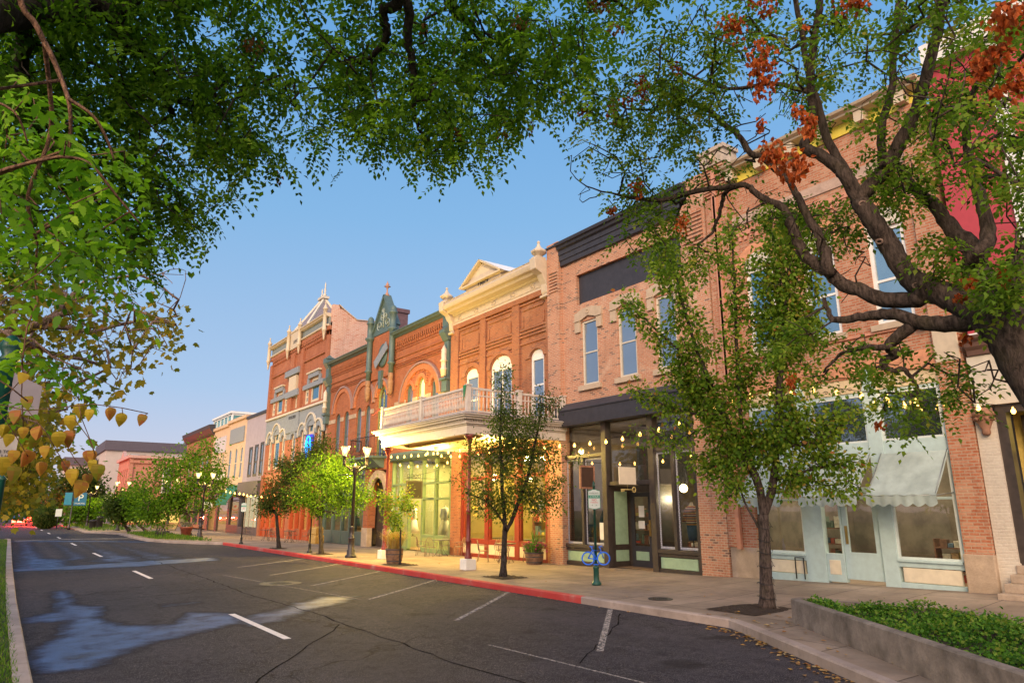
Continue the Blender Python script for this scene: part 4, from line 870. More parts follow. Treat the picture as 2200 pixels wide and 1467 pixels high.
for a_, b_2 in [(30.5, 36.6), (40.0, 46.9)]:
    k = a_
    while k < b_2: mb.box(X-.10, X+.1, k, k+.12, 11.35, 11.75); mb.box(X-.14, X+.1, k, k+.12, 11.5, 11.749); k += .24
    mb.box(X-.12, X+.1, a_, b_2, 11.751, 12.0); mb.box(X-.05, X+.1, a_, b_2, 11.2, 11.26)
mb.box(X-.1, X+.4, 36.42, 37.05, .95, 5.1); mb.box(X-.1, X+.4, 39.35, 40.0, .95, 5.1); mb.box(X-.04, X+.3, 37.05, 39.35, 4.3, 5.1)
mb.build('wall', B_G, t)
mb = MB()
for cy, r_, zs in [(41.0, 1.30, 8.5), (44.5, 1.35, 8.5)]: arch_band(mb, cy, zs, r_, r_+.28, X-.08, X+.06, 20)
arch_band(mb, 33.3, 8.0, 1.92, 2.3, X-.10, X+.06, 24, sq=.82); arch_band(mb, 38.22, 8.75, .70, .98, X-.10, X+.06, 18)
for (ya, yb, za, zb, r_) in ops[5:]: arch_band(mb, (ya+yb)/2, zb-.4, .42, .66, X-.06, X+.05, 12)
for k in range(9):
    for j in range(16):
        yy = 31.7+.2*j; zz = 8.75+.14*k
        if ((yy-33.3)/1.85)**2+((zz-8.0)/1.5)**2 < 1 and not any(abs(yy-(a_[0]+a_[1])/2) < .72 and zz < a_[3]+.26 for a_ in ops[5:]): mb.box(X-.06, X+.02, yy, yy+.1, zz, zz+.07)
mb.build('arch_brick', SOLD if False else brick('arch_brick_mat', (.60, .20, .085), (.50, .14, .05), (.40, .2, .12), bw=.09, rh=.3), t)
mb = MB()
for cy, r_, zs in [(41.0, 1.59, 8.5), (44.5, 1.64, 8.5)]: arch_band(mb, cy, zs, r_, r_+.12, X-.14, X+.03, 20)
arch_band(mb, 33.3, 8.0, 2.31, 2.43, X-.16, X+.03, 24, sq=.83); arch_band(mb, 38.22, 8.75, .99, 1.10, X-.16, X+.03, 18); mb.build('hood_mould', paint('hood_mauve', (.30, .19, .18), .7, .1), t)
mb = MB()
for ya, yb in [(30.1, 31.28), (32.12, 32.83), (33.67, 34.23), (35.07, 36.5), (39.95-.55, 39.9), (40.74, 41.26), (42.12, 43.33), (44.22, 44.83), (45.72, 47.1)]: mb.box(X-.03, X+.1, ya, yb, 7.85, 8.12)
mb.build('impost_stone', SAND, t)
for (ya, yb, za, zb, r_) in ops:
    if zb > 9.3: continue
    lit = 32.8 < ya < 32.9
    window(t, ya, yb, za, zb, X+.1, OLIVE if lit else GREENG, G_YW2 if lit else G_UP2, rise=r_, w=.11, rails=(.42,))
window(t, 37.55, 38.9, 4.9, 9.35, X+.08, paint('porch_green', (.22, .25, .10), .5, .1), G_DK, rise=.68, w=.16, rails=(.62, .66), muls=(.5,), name='balcony_door')
mb = MB(); mb.prism([(38.45, 10.3), (38.0, 10.3), (38.1, 9.2), (38.35, 9.2)], X-.28, X-.1, 'x'); mb.build('keystone', GREENG, t)
for a_, b_2 in [(30.35, 36.55), (39.98, 46.9)]:
    mb = MB(); cornice(mb, a_, b_2, [(.12, 12.0), (.2, 12.06), (.22, 12.16), (.40, 12.26), (.44, 12.40), (.50, 12.46), (.50, 12.54), (.0, 12.58)], X); mb.build('cornice', GREENG, t)
# gable piece
mb = MB(); mb.box(X-.16, X+.2, 36.75, 39.75, 12.72, 12.98); mb.prism([(39.72, 12.98), (38.25, 15.75), (36.78, 12.98)], X-.12, X+.05, 'x')
for p, q in [((39.78, 12.95), (38.25, 15.85)), ((36.72, 12.95), (38.25, 15.85))]: mb.bar((X-.0, p[0], p[1]), (X-.0, q[0], q[1]), .5, .16)
mb.build('gable', GREENG, t)
def spiral(mb, cy, cz, r_, s_): mb.tube([(X-.15, cy+s_*r_*(1-a_/9)*math.cos(a_), cz+r_*(1-a_/9)*math.sin(a_)) for a_ in np.linspace(-1.5, 6.5, 20)], .035, 5)
mb = MB(); spiral(mb, 38.8, 13.4, .34, 1); spiral(mb, 37.7, 13.4, .34, -1); spiral(mb, 38.45, 14.05, .22, 1); spiral(mb, 38.05, 14.05, .22, -1); spiral(mb, 38.35, 14.6, .15, 1); mb.tube([(X-.15, 38.25, 13.1), (X-.15, 38.25, 14.7)], .04, 5); mb.build('scrollwork', paint('pale_scroll', (.34, .40, .38), .5, .1), t)
for y in (36.62, 39.88):
    mb = MB(); mb.lathe([(.04, 8.55), (.16, 8.8), (.17, 9.1), (.2, 9.4), (.13, 9.5), (.16, 9.55), (.16, 9.9)], (X-.28, y, 0), 12); mb.build('column_drop', stone('gilt_stone', (.34, .20, .12), 6.), t)
    mb = MB(); mb.lathe([(.15, 9.9), (.15, 10.4), (.24, 10.45), (.24, 10.55), (.17, 10.6), (.18, 12.4), (.24, 12.5), (.32, 12.62), (.32, 12.72), (.2, 12.8), (.2, 13.85), (.27, 13.9), (.27, 14.0), (.2, 14.05), (.2, 14.2), (.17, 14.38), (.09, 14.5), (.01, 14.54)], (X-.28, y, 0), 14); mb.build('column', GREENG, t)
mb = MB(); mb.lathe([(.14, 15.8), (.16, 15.9), (.08, 16.0), (.10, 16.05), (.05, 16.1), (.05, 16.45), (.1, 16.5), (.05, 16.55), (.22, 16.62), (.08, 16.7), (.12, 16.8), (.05, 16.9), (.01, 17.1)], (X-.0, 38.25, 0), 8); mb.build('finial', stone('rust_finial', (.45, .25, .19), 6.), t)
# oval crest with the diagonal board
mb = MB(); mb.lathe([(.62, 0), (.66, .04), (.5, .08), (.3, .1), (.02, .11)], (0, 0, 0), 22, True); o = mb.build('crest', GREENG, None); o.parent = t
o.rotation_euler = (0, -math.pi/2, 0); o.scale = (1.15, 1., 1.); o.location = (-.12, 38.15-38.5, 11.25)
mb = MB(); mb.bar((X-.30, 38.95, 10.75), (X-.30, 37.3, 11.75), .05, .55); mb.build('diagonal_board', BLUEG, t)
# end brackets (tall scrolled pilasters)
for y in (30.25, 47.15):
    mb = MB(); mb.box(X-.30, X+.1, y-.25, y+.25, 7.9, 8.5); mb.box(X-.42, X+.1, y-.32, y+.32, 8.5, 8.62); mb.box(X-.20, X+.1, y-.22, y+.22, 8.62, 10.6)
    mb.prism([(X+.1, 10.6), (X-.25, 10.6), (X-.5, 11.0), (X-.5, 11.15), (X-.3, 11.3), (X-.3, 11.9), (X-.55, 12.3), (X-.55, 12.75), (X+.1, 12.75)], y-.28, y+.28, 'y'); mb.lathe([(.48, 12.751), (.5, 12.85), (.2, 13.1), (.06, 13.3)], (X-.2, y, 0), 4, False, math.pi/4); mb.build('bracket_pilaster', GREENG, t, .01)
    mb = MB(); mb.lathe([(.16, 8.7), (.16, 9.0), (.19, 9.02), (.19, 9.1), (.14, 9.15), (.14, 9.45), (.22, 9.5), (.14, 9.6), (.15, 10.1), (.02, 10.35)], (X-.32, y, 0), 10); mb.build('colonnette', CREAMW, t)
# ground floor: sandstone door arch, green shop fronts
mb = MB(); arch_band(mb, 38.2, 2.9, .95, 1.4, X-.14, X+.1, 18, sq=1.0); mb.box(X-.14, X+.2, 36.3, 37.15, -.15, .95); mb.box(X-.14, X+.2, 39.25, 40.1, -.15, .95); mb.box(X-.16, X+.2, 36.35, 37.2, 2.7, 2.95); mb.box(X-.16, X+.2, 39.2, 40.05, 2.7, 2.95); mb.build('door_arch', SAND, t, .03)
MB().box(X+.5, X+.6, 37.06, 39.34, -.1, 4.3).build('door_recess', DKBR, t)
mb = MB(); mb.box(X-.45, X+.2, 30.5, 36.5, 4.92, 5.08); mb.prism([(X+.1, 4.6), (X-.35, 4.7), (X-.45, 4.92), (X+.1, 4.92)], 29.75, 36.4, 'y'); mb.build('fascia', GREENG, t)
f = MB(); ysf = [36.4, 34.35, 32.7, 31.3, 29.75]
f.box(X-.03, X+.2, 36.28, 36.41, -.1, 4.7); f.box(X-.03, X+.2, 29.73, 29.9, -.1, 4.7)
for y in (35.5, 34.3, 32.75, 31.4): f.box(X-.01, X+.18, y-.07, y+.07, .0, 4.59)
for ya, yb in [(34.371, 36.279), (29.901, 32.679)]: f.box(X-.02, X+.2, ya, yb, -.1, .1); f.box(X+.0, X+.2, ya, yb, .62, .76); f.box(X, X+.18, ya, yb, 2.5, 2.62) if ya < 31 else None; f.box(X, X+.18, ya, yb, 3.3, 3.42)
f.box(X, X+.18, 32.821, 34.229, 3.3, 3.42)
f.build('shopfront_frame', OLIVE, t, .008)
f = MB(); f.box(X+.01, X+.15, 34.38, 36.27, .101, .619); f.box(X+.01, X+.15, 29.91, 32.67, .101, .619); f.build('bulkhead_panel', paint('bulk_green', (.26, .30, .10), .6, .1), t)
for ya, yb in [(34.38, 36.27), (29.91, 32.67)]: shopglass(t, ya, yb, .77, 4.6, X+.1)
shopglass(t, 32.83, 34.22, 3.43, 4.6, X+.1, 'transom_window'); shopglass(t, 32.9, 34.15, .1, 3.28, X+.7, 'door')
room(t, 29.85, 36.3, -.06, 4.8, 6., paint('boutique_wall', (.26, .25, .14), .9, .1, scale=1.5))
f = MB(); f.box(X-.02, X+.2, 40.1, 47.0, 4.4, 5.09)
for y in (40.15, 41.6, 42.3, 43.6, 45.2, 46.8): f.box(X-.02, X+.2, y, y+.16, -.1, 4.4)
for ya, yb in [(40.311, 41.599), (42.461, 43.599), (43.761, 45.199), (45.361, 46.799)]: f.box(X, X+.2, ya, yb, -.1, .7); f.box(X, X+.18, ya, yb, 2.9, 3.02)
f.build('shopfront_frame', paint('dark_shop_green', (.075, .11, .10), .5, .1), t, .008); 
for ya, yb in [(40.312, 41.598), (42.462, 43.598), (43.762, 45.198), (45.362, 46.798)]: shopglass(t, ya, yb, .71, 4.39, X+.1)
room(t, 40.2, 46.9, -.05, 4.39, 5., INT_D)
MB().box(X, X+14, 30.1, 47.1, 12.2, 12.24).build('roof', ROOFM, t)
mb = MB(); mb.box(X+3.4, X+4.6, 44.4, 45.6, 12.2, 16.2); mb.box(X+3.2, X+4.8, 44.2, 45.8, 14.2, 14.5) ; mb.box(X+3.3, X+4.7, 44.3, 45.7, 16.2, 16.5); mb.build('chimney', paint('chimney_plum', (.12, .07, .085), .8, .2), t)
# iron balcony
c = thing('iron_balcony', 'small curved black iron balcony on the orange brick wall beside the canopy', 'balcony', (X-.5, 39.5, 5))
mb = MB(); mb.box(X-.95, X-.01, 37.3, 41.0, 4.95, 5.08); mb.prism([(X, 4.4), (X-.3, 4.45), (X-.9, 4.95), (X, 4.95)], 37.5, 40.8, 'y'); mb.build('base', GREENG, c)
mb = MB(); pts = [(X-.02, 41.0), (X-.6, 41.0), (X-.9, 40.7), (X-.95, 39.1), (X-.9, 37.6), (X-.6, 37.3), (X-.02, 37.3)]
for z in (5.2, 6.2): mb.tube([(p[0], p[1], z) for p in pts], .025, 6)
for i in range(len(pts)-1):
    L = math.dist(pts[i], pts[i+1]); k_ = max(1, int(L/.16))
    for k in range(k_): u = k/k_; mb.tube([(pts[i][0]*(1-u)+pts[i+1][0]*u, pts[i][1]*(1-u)+pts[i+1][1]*u, z) for z in (5.08, 6.2)], .010, 4)
for yy in (38.0, 39.1, 40.2): mb.tube([(X-.95, yy+.22*math.cos(a_), 5.7+.35*math.sin(a_)) for a_ in np.linspace(0, 2*math.pi, 15)[:-1]], .018, 4, True)
mb.build('railing', IRON, c)
lamp((X-.5, 33.25, 8.3), (1., .62, .12), 38, .05, 'arch_uplight'); lamp((X-.35, 38.2, 8.6), YEL, 14, .05, 'door_arch_light')
# ================================================================ three storey red building with grey band and corner spire
t = thing('turreted_brick_building', 'tall orange brick building with grey arched band, cream finials and pyramid spire', 'building', (X, 55, 0)); TB = t
R2 = [(48.3, 49.0, 9.95, 12.3), (49.4, 51.2, 9.95, 13.0), (51.7, 52.5, 9.95, 12.3), (54.0, 54.8, 9.95, 12.6), (56.9, 57.6, 9.95, 12.3), (58.1, 59.6, 9.95, 13.0), (60.1, 60.9, 9.95, 12.3)]
R2 = [(a_, b_2, z0_, z1_-1.2, 0) for a_, b_2, z0_, z1_ in R2]
R1 = [(48.3, 49.2, 5.3, 8.0, .45), (49.7, 51.2, 5.3, 8.6, .75), (51.8, 52.7, 5.3, 8.0, .45), (54.0, 54.9, 5.3, 7.9, .45), (56.6, 57.4, 5.3, 8.0, .4), (58.0, 59.5, 5.3, 8.6, .75), (60.1, 60.9, 5.3, 8.0, .4)]
mb = MB(); wall(mb, 47.6, 62.0, 4.9, 15.6, X, R1+R2, .3)
for a_, b_2 in [(47.62, 48.15), (53.1, 53.8), (55.3, 56.2), (61.4, 61.98)]: mb.box(X-.18, X+.1, a_, b_2, 9.6, 14.6)
k = 48.2
while k < 61.3: mb.box(X-.14, X+.1, k, k+.16, 14.5, 15.0); mb.box(X-.20, X+.1, k, k+.16, 14.75, 15.0); k += .34
mb.box(X-.2, X+.1, 47.62, 61.98, 15.001, 15.3); mb.box(X-.12, X+.1, 48.2, 53.1, 13.4, 13.5); mb.box(X-.12, X+.1, 56.2, 61.4, 13.4, 13.5)
mb.box(X-.15, X+.3, 47.6, 48.2, -.2, 4.9); mb.box(X-.15, X+.3, 61.4, 62.0, -.2, 4.9); mb.box(X-.1, X+.3, 54.0, 54.8, -.2, 4.9)
mb.build('wall', B_B, t)
mb = MB(); mb.quad((X, 62, -.2), (X, 62, 15.6), (X+16, 62, 13), (X+16, 62, -.2)); mb.build('end_wall', B_BS, t); mb = MB(); mb.prism([(X, -.2), (X, 16.95), (X+.48, 16.95), (X+.52, 16.7), (X+.9, 16.6), (X+1.9, 16.0), (X+3.4, 16.1), (X+6, 15.6), (X+16, 15.2), (X+16, -.2)][::-1], 47.6, 47.95, 'y'); mb.build('side_wall', B_BS, t)
mb = MB(); mb.prism([(X+.4, 16.96), (X+.5, 16.98), (X+.92, 16.66), (X+1.9, 16.06), (X+3.4, 16.16), (X+6, 15.66), (X+16, 15.26), (X+16, 15.2), (X+6, 15.6), (X+3.4, 16.1), (X+1.9, 16.0), (X+.9, 16.6)], 47.5, 48.05, 'y'); mb.build('coping', paint('coping_pale', (.5, .42, .36), .8, .1), t)
mb = MB(); wall(mb, 47.58, 62.02, 8.15, 9.55, X-.08, [], .1)
for ya, yb in [(53.2, 56.3)]: mb.box(X-.16, X-.08, ya, yb, 8.0, 9.54)
for (ya, yb, za, zb, r_) in R1: arch_band(mb, (ya+yb)/2, zb-r_, (yb-ya)/2, (yb-ya)/2+.35, X-.13, X+.05, 12, sq=2*r_/(yb-ya))
for ya, yb in [(47.6, 48.3), (49.2, 49.7), (51.2, 51.8), (52.7, 54.0), (54.9, 56.6), (57.4, 58.0), (59.5, 60.1), (60.9, 62.0)]: mb.box(X-.06, X+.05, ya, yb, 7.5, 8.15)
mb.build('arched_band', stone('blue_grey_stone', (.25, .28, .33), 4., .8, .5, .15), t)
mb = MB()
for (ya, yb, za, zb, r_) in R1:
    if 53 < ya < 56: continue
    hw = (yb-ya)/2; arch_band(mb, (ya+yb)/2, zb-r_, hw+.36, hw+.48, X-.20, X, 12, sq=(r_+.15)/(hw+.1))
mb.box(X-.22, X+.05, 47.6, 62.0, 9.56, 9.72); mb.build('hood_mould', CREAMW, t)
for (ya, yb, za, zb, r_) in R1+R2:
    big = yb-ya > 1.2
    window(t, ya, yb, za, zb, X+.04, CREAM, G_UP if big else G_UP2, rise=r_, w=.2 if big else .22, rails=(.68, .72) if big else (.5,))
mb = MB()
for a_, b_2 in [(48.1, 52.8), (56.6, 61.2)]: mb.box(X-.14, X+.05, a_, b_2, 11.1 if True else 0, 11.45); mb.box(X-.18, X+.05, a_+1.2, b_2-1.2, 11.85, 12.2); mb.box(X-.12, X+.05, a_+.9, a_+1.3, 11.45, 11.9); mb.box(X-.12, X+.05, b_2-1.3, b_2-.9, 11.45, 11.9)
mb.box(X-.34, X+.05, 53.6, 57.0, 12.7, 13.2); mb.box(X-.30, X+.05, 53.5, 56.6, 10.9, 11.4); mb.build('lintel', BLUEG, t)
mb = MB()
for a_, b_2 in [(49.1, 51.8), (57.7, 60.1)]: mb.box(X-.26, X+.02, a_, b_2, 12.2, 12.32)
mb.box(X-.26, X+.02, 54.2, 56.0, 11.4, 12.6); mb.build('date_panel', CREAM, t)
for a_, b_2 in [(47.9, 53.7), (56.5, 61.9)]:
    mb = MB(); cornice(mb, a_, b_2, [(.2, 15.31), (.3, 15.36), (.3, 15.5), (.18, 15.52), (.18, 15.53)], X); cornice(mb, a_, b_2, [(.2, 16.35), (.36, 16.42), (.42, 16.56), (.5, 16.6), (.5, 16.7), (.1, 16.75)], X); mb.build('cornice', CREAM, t)
    mb = MB(); mb.box(X-.14, X+.1, a_, b_2, 15.52, 16.36); mb.build('cornice_panel', paint('panel_grey_green', (.22, .25, .25), .6, .15), t)
mb = MB(); mb.box(X-.26, X+.1, 53.8, 56.4, 15.0, 16.9); mb.box(X-.32, X+.1, 53.8, 56.4, 16.9, 17.1); mb.build('date_block', CREAM, t)
text_mesh('date_numerals', '1892', .6, (X-.265, 55.1, 15.6), ROT_W, IRON, t, .01)
text_mesh('name_letters', 'GORDONS', .34, (X-.17, 54.75, 9.2), ROT_W, IRON, t, .01) if False else text_mesh('name_letters', 'EXCELSIOR', .34, (X-.17, 54.75, 9.2), ROT_W, IRON, t, .01)
for y in (48.1, 53.7, 56.5, 61.9):
    mb = MB(); mb.lathe([(.02, 14.2), (.1, 14.35), (.12, 14.5), (.22, 14.9), (.28, 14.95), (.28, 15.1), (.22, 15.15), (.22, 17.1), (.3, 17.15), (.3, 17.25), (.24, 17.3), (.04, 17.75), (.1, 17.85), (.09, 17.95), (.01, 18.02)], (X-.4, y, 0), 10); mb.build('finial', CREAM, t)
for k, y in enumerate((48.1,)): pass
mb = MB(); mb.add([(X+.2, 53.7, 16.8), (X+.2, 57.3, 16.8), (X+3.8, 57.3, 16.8), (X+3.8, 53.7, 16.8), (X+2.0, 55.2, 20.2), (X+2., 55.8, 20.2)], [(0, 4, 5, 1), (1, 5, 2), (2, 5, 4, 3), (3, 4, 0)]); mb.build('spire_roof', paint('slate_mauve', (.22, .19, .22), .8, .2, scale=12), t)
mb = MB()
for p, q in [((X+.2, 53.7, 16.8), (X+2, 55.2, 20.2)), ((X+.2, 57.3, 16.8), (X+2, 55.8, 20.2)), ((X+3.8, 53.7, 16.8), (X+2, 55.2, 20.2))]: mb.bar(p, q, .18, .18)
mb.box(X+1.7, X+2.3, 54.9, 56.1, 20.1, 20.35); mb.lathe([(.12, 0), (.14, .3), (.07, .4), (.1, .8), (.05, 1.), (.07, 1.3), (.01, 1.6)], (X+2, 55.2, 20.3), 8); mb.lathe([(.1, 0), (.12, .3), (.05, .5), (.08, .8), (.01, 1.1)], (X+2, 55.9, 20.3), 8); mb.build('spire_trim', CREAMW, t)
f = MB(); f.box(X-.05, X+.2, 48.2, 61.4, 4.2, 4.89)
for y in (48.25, 49.6, 51.2, 52.4, 53.7, 55.0, 56.6, 58.2, 59.8, 61.1): f.box(X-.1, X+.2, y, y+.28, -.2, 4.2)
f.box(X, X+.2, 48.5, 61.2, -.2, .6); f.build('shopfront_frame', paint('orange_red_paint', (.36, .065, .02), .5, .1), t)
f = MB(); k = 0
for ya, yb in [(48.54, 49.59), (49.89, 51.19), (51.49, 52.39), (52.69, 53.69), (55.3, 56.59), (56.89, 58.19), (58.49, 59.79), (60.09, 61.09)]: shopglass(t, ya, yb, .61, 4.19, X+.1)
room(t, 48.3, 61.2, -.1, 4.2, 5., paint('grill_wall', (.50, .36, .2), .9, .1))
MB().box(X, X+16, 47.96, 62, 15.4, 15.44).build('roof', ROOFM, t)
s = thing('neon_sign', 'blue neon letter in an oval on the arched window of the turreted building', 'sign', (X-.12, 50.45, 6.4))
MB().box(X-.16, X-.12, 49.75, 51.15, 5.2, 7.45).build('board', emit('neon_board', (.10, .10, .75), .9), s)
mb = MB(); mb.tube([(X-.2, 50.45+.55*math.cos(a_), 6.55+.78*math.sin(a_)) for a_ in np.linspace(0, 2*math.pi, 25)[:-1]], .05, 6, True); mb.tube([(X-.2, 50.8, 6.2), (X-.2, 50.65, 6.95), (X-.2, 50.4, 6.15), (X-.2, 50.15, 6.95), (X-.2, 50.1, 6.1)], .05, 6); mb.build('neon_tube', emit('neon_blue', (.02, .35, 1.), 3.2), s)
# ================================================================ lavender and peach rendered buildings
LAV = paint('lavender_render', (.36, .31, .38), .8, .06, scale=2); PEACH = paint('peach_render', (.58, .40, .28), .8, .07, scale=2)
t = thing('rendered_building', 'lavender rendered building with three dark framed windows', 'building', (X, 65, 0))
ops = [(62.4, 63.5, 4.95, 7.9, 0), (64.1, 65.3, 4.95, 7.8, 0), (65.9, 67.1, 4.95, 7.7, 0)]
mb = MB(); wall(mb, 62.02, 68.7, 4.5, 10.5, X, ops, .25, X+10); mb.build('wall', LAV, t)
mb = MB(); mb.box(X-.12, X+.3, 62.05, 68.75, 10.5, 10.75); mb.build('coping', NAVY, t)
for o in ops: window(t, o[0], o[1], o[2], o[3], X-.02, NAVY, G_UP2, w=.22, rails=(.45,))
mb = MB(); mb.box(X-.4, X+.2, 62.05, 68.6, 3.3, 4.5); mb.box(X-.1, X+.2, 62.05, 68.6, -.2, .5); mb.box(X-.1, X+.2, 62.05, 62.5, .5, 3.3); mb.box(X-.1, X+.2, 68.3, 68.6, .5, 3.3); mb.build('shopfront_frame', paint('shop_plum', (.09, .075, .095), .6, .1), t)
mb = MB(); mb.box(X+.5, X+.55, 62.5, 68.3, .5, 3.3); mb.build('window_curtain', emit('lit_curtain', (1., .80, .50), .62), t)
mb = MB()
for y in (64, 65.5, 67): mb.box(X+.05, X+.12, y, y+.1, .5, 3.3)
mb.build('mullion', CREAM, t); shopglass(t, 62.5, 68.3, .5, 3.3)
t = thing('rendered_building', 'peach rendered building with blank grey panels and small arched windows', 'building', (X, 75, 0))
ops = [(69.4, 70.4, 4.9, 8.1, .5), (71.4, 72.5, 4.9, 8.1, .5), (73.7, 74.9, 4.9, 8.1, .5), (76.8, 77.6, 4.9, 7.7, 0), (78.8, 79.6, 4.9, 7.7, 0), (80.6, 81.2, 4.9, 7.6, 0)]
mb = MB(); wall(mb, 68.72, 82.2, 4.0, 10.7, X, ops, .25, X+10); mb.build('wall', PEACH, t)
for o in ops: window(t, o[0], o[1], o[2], o[3], X+.03, CREAM, G_UP2, rise=o[4], w=.16)
mb = MB(); mb.box(X-.2, X+.3, 68.72, 75.6, 10.7, 11.0); mb.box(X-.2, X+.3, 75.6, 82.2, 10.5, 10.8); mb.build('coping', PEACH, t)
MB().box(X-.1, X-.0, 69.3, 74.6, 8.5, 10.0).build('sign_panel', BLUEG, t); MB().box(X-.1, X, 76.2, 80.8, 7.9, 9.6).build('sign_panel', paint('panel_lilac', (.50, .46, .52), .7, .05), t)
MB().box(X-.6, X-.05, 75.3, 76.3, 5.0, 5.8).build('air_conditioner', WHITE, t)
mb = MB(); mb.box(X, X+.2, 68.72, 82.2, 3.2, 4.0); mb.box(X, X+.2, 72.3, 73.2, -.2, 3.2); mb.box(X, X+.2, 77.3, 78.2, -.2, 3.2); mb.box(X, X+.2, 81.5, 82.2, -.2, 3.2); mb.box(X, X+.2, 68.72, 69.1, -.2, 3.2); mb.box(X, X+.2, 69.1, 72.3, -.2, .6); mb.build('shopfront_frame', DKBR, t)
shopglass(t, 69.1, 72.3, .6, 3.2); shopglass(t, 73.2, 77.3, -.1, 3.2)
room(t, 68.8, 82.1, -.1, 3.3, 4, paint('grill_wall', (.5, .36, .2)))
s = thing('shop_awning', 'dark green sloping awning on the peach building', 'awning', (X, 71, 3.4), None)
mb = MB(); mb.prism([(X-.02, 4.35), (X-1.2, 2.75), (X-1.2, 2.45), (X-1.17, 2.45), (X-1.17, 2.72), (X-.02, 4.28)], 68.9, 73.6, 'y'); mb.build('canopy', paint('bottle_green_canvas', (.012, .14, .085), .8, .1), s)
mb = MB(); mb.tube([(X, 69, 2.9), (X-1.15, 69, 2.7)], .02, 5); mb.tube([(X, 73.5, 2.9), (X-1.15, 73.5, 2.7)], .02, 5); mb.build('frame', IRON, s)
t = thing('brick_building', 'narrow brick building with a black cornice beyond the peach one', 'building', (X, 89, 0))
ops = [(84+2.4*k, 85.2+2.4*k, 5, 8, 0) for k in range(5)]
mb = MB(); wall(mb, 82.25, 97, 0, 10.4, X, ops, .25, X+10); mb.build('wall', B_C, t)
for o in ops: window(t, *o[:4], X+.03, CREAM, G_UP2)
mb = MB(); cornice(mb, 82, 97.2, [(.1, 10.2), (.3, 10.4), (.6, 10.9), (.7, 11.3), (0, 11.4)], X); mb.build('cornice', NAVY, t)
mb = MB()
for k in range(4): mb.box(X-.02, X+.05, 83+3.5*k, 85.6+3.5*k, .4, 3.2)
mb.build('shop_window', G_YW2 if False else G_DK, t)
# ================================================================ far buildings
t = thing('glass_tower', 'far tower with turquoise glass corner and beige wing', 'building', (44, 170, 0))
def box_at(parent, name, mat, x0, x1, y0, y1, z0, z1): return MB().box(x0, x1, y0, y1, z0, z1).build(name, mat, parent)
box_at(t, 'wing', paint('far_beige', (.50, .42, .36), .8, .05), 36, 46, 170, 185, 0, 20.5)
TQ = paint('turquoise_glass', (.10, .28, .28), .2, .2, scale=.5); box_at(t, 'glass_block', TQ, 39.5, 60, 168, 186, 0, 24)
mb = MB()
for k in range(9): mb.box(39.35, 60, 167.85, 168, 2+2.7*k, 2.3+2.7*k); mb.box(39.3, 39.5, 168, 186, 2+2.7*k, 2.3+2.7*k)
for k in range(8): mb.box(39.4+2.9*k, 39.7+2.9*k, 167.8, 168, 0, 24)
for k in range(6): mb.box(39.3, 39.5, 168+3.5*k, 168.3+3.5*k, 0, 24)
mb.box(39, 60.5, 167.6, 186.4, 24, 24.5); mb.build('mullion', WHITE, t)
t = thing('hotel_building', 'long beige hotel block with dark roof band behind the brick corner building', 'building', (20, 150, 0))
HB = paint('hotel_beige', (.50, .42, .38), .8, .05, scale=1)
p0 = at(222, 1000, 150); p1 = at(400, 1000, 150)
hx0 = float(p0[0]); 
box_at(t, 'block', HB, hx0, hx0+34, 148, 166, 0, 12.8); box_at(t, 'roof_band', paint('hotel_roof', (.10, .085, .11), .8, .1), hx0-.3, hx0+34, 147.6, 166.4, 12.8, 14.6)
box_at(t, 'rear_block', HB, hx0-5.5, hx0-.01, 160, 175, 0, 10.5); box_at(t, 'rear_roof', paint('hotel_roof', (.10, .085, .11)), hx0-5.8, hx0-.31, 159.6, 175, 10.5, 12)
for k in range(4):
    f_ = box_at(t, 'window', paint('hotel_window_frame', (.30, .27, .25), .7, .1), hx0+4+7*k, hx0+6.6+7*k, 147.9, 148, 10.3, 12.3)
    box_at(f_, 'pane', G_UP2, hx0+4.1+7*k, hx0+5.6+7*k, 147.82, 147.9, 10.4, 12.2)
t = thing('brick_corner_building', 'red brick corner building with arched windows and warm lit ground floor', 'building', (16, 125, 0))
RB = brick('brick_far_red', (.50, .20, .14), (.42, .15, .10), (.45, .26, .20), bw=.6, rh=.25, ms=.03)
ops = [(112.5+2.2*k, 113.6+2.2*k, 4.2, 7.9, .5) for k in range(6)]
mb = MB(); wall(mb, 112-.2, 126, 0, 9.2, 13.2, ops, .3); mb.quad((13.2, 111.8, 0), (13.2, 111.8, 9.2), (30, 111.8, 9.2), (30, 111.8, 0)); mb.quad((13.2, 111.8, 9.2), (13.2, 126, 9.2), (30, 126, 9.2), (30, 111.8, 9.2))
mb.box(13.0, 13.5, 111.6, 112.2, 0, 9.3); mb.box(13.0, 30, 111.5, 111.8, 8.5, 8.9); mb.box(15.8, 16.4, 111.5, 111.8, 0, 9.2); mb.build('wall', RB, t)
mb = MB(); mb.box(12.8, 30, 111.3, 111.8, 9.2, 9.6); mb.box(12.8, 13.2, 111.8, 126, 9.2, 9.6); mb.prism([(118, 9.6), (120, 10.7), (122, 9.6)], 12.9, 13.3, 'x'); mb.build('parapet', paint('far_pink_stone', (.50, .30, .26), .8, .1), t)
for o in ops: window(t, *o[:4], 13.35, DKBR, G_DK, rise=.5, w=.2)
for x_ in (17.6, 20.4, 23.5): f_ = box_at(t, 'window', WHITE, x_-.15, x_+1.15, 111.6, 111.8, 4.3, 7.9); box_at(f_, 'pane', G_UP2, x_, x_+1., 111.5, 111.6, 4.4, 7.7)
mb = MB(); mb.box(13.05, 13.2, 112.3, 125.5, .2, 3.4); mb.box(13.8, 22, 111.6, 111.75, .3, 3.2); mb.build('lit_shop', emit('far_lit_shop', (1., .62, .16), .8), t)
t = thing('pale_office_building', 'pale office block with overhanging roof far down the street', 'building', (10, 300, 0))
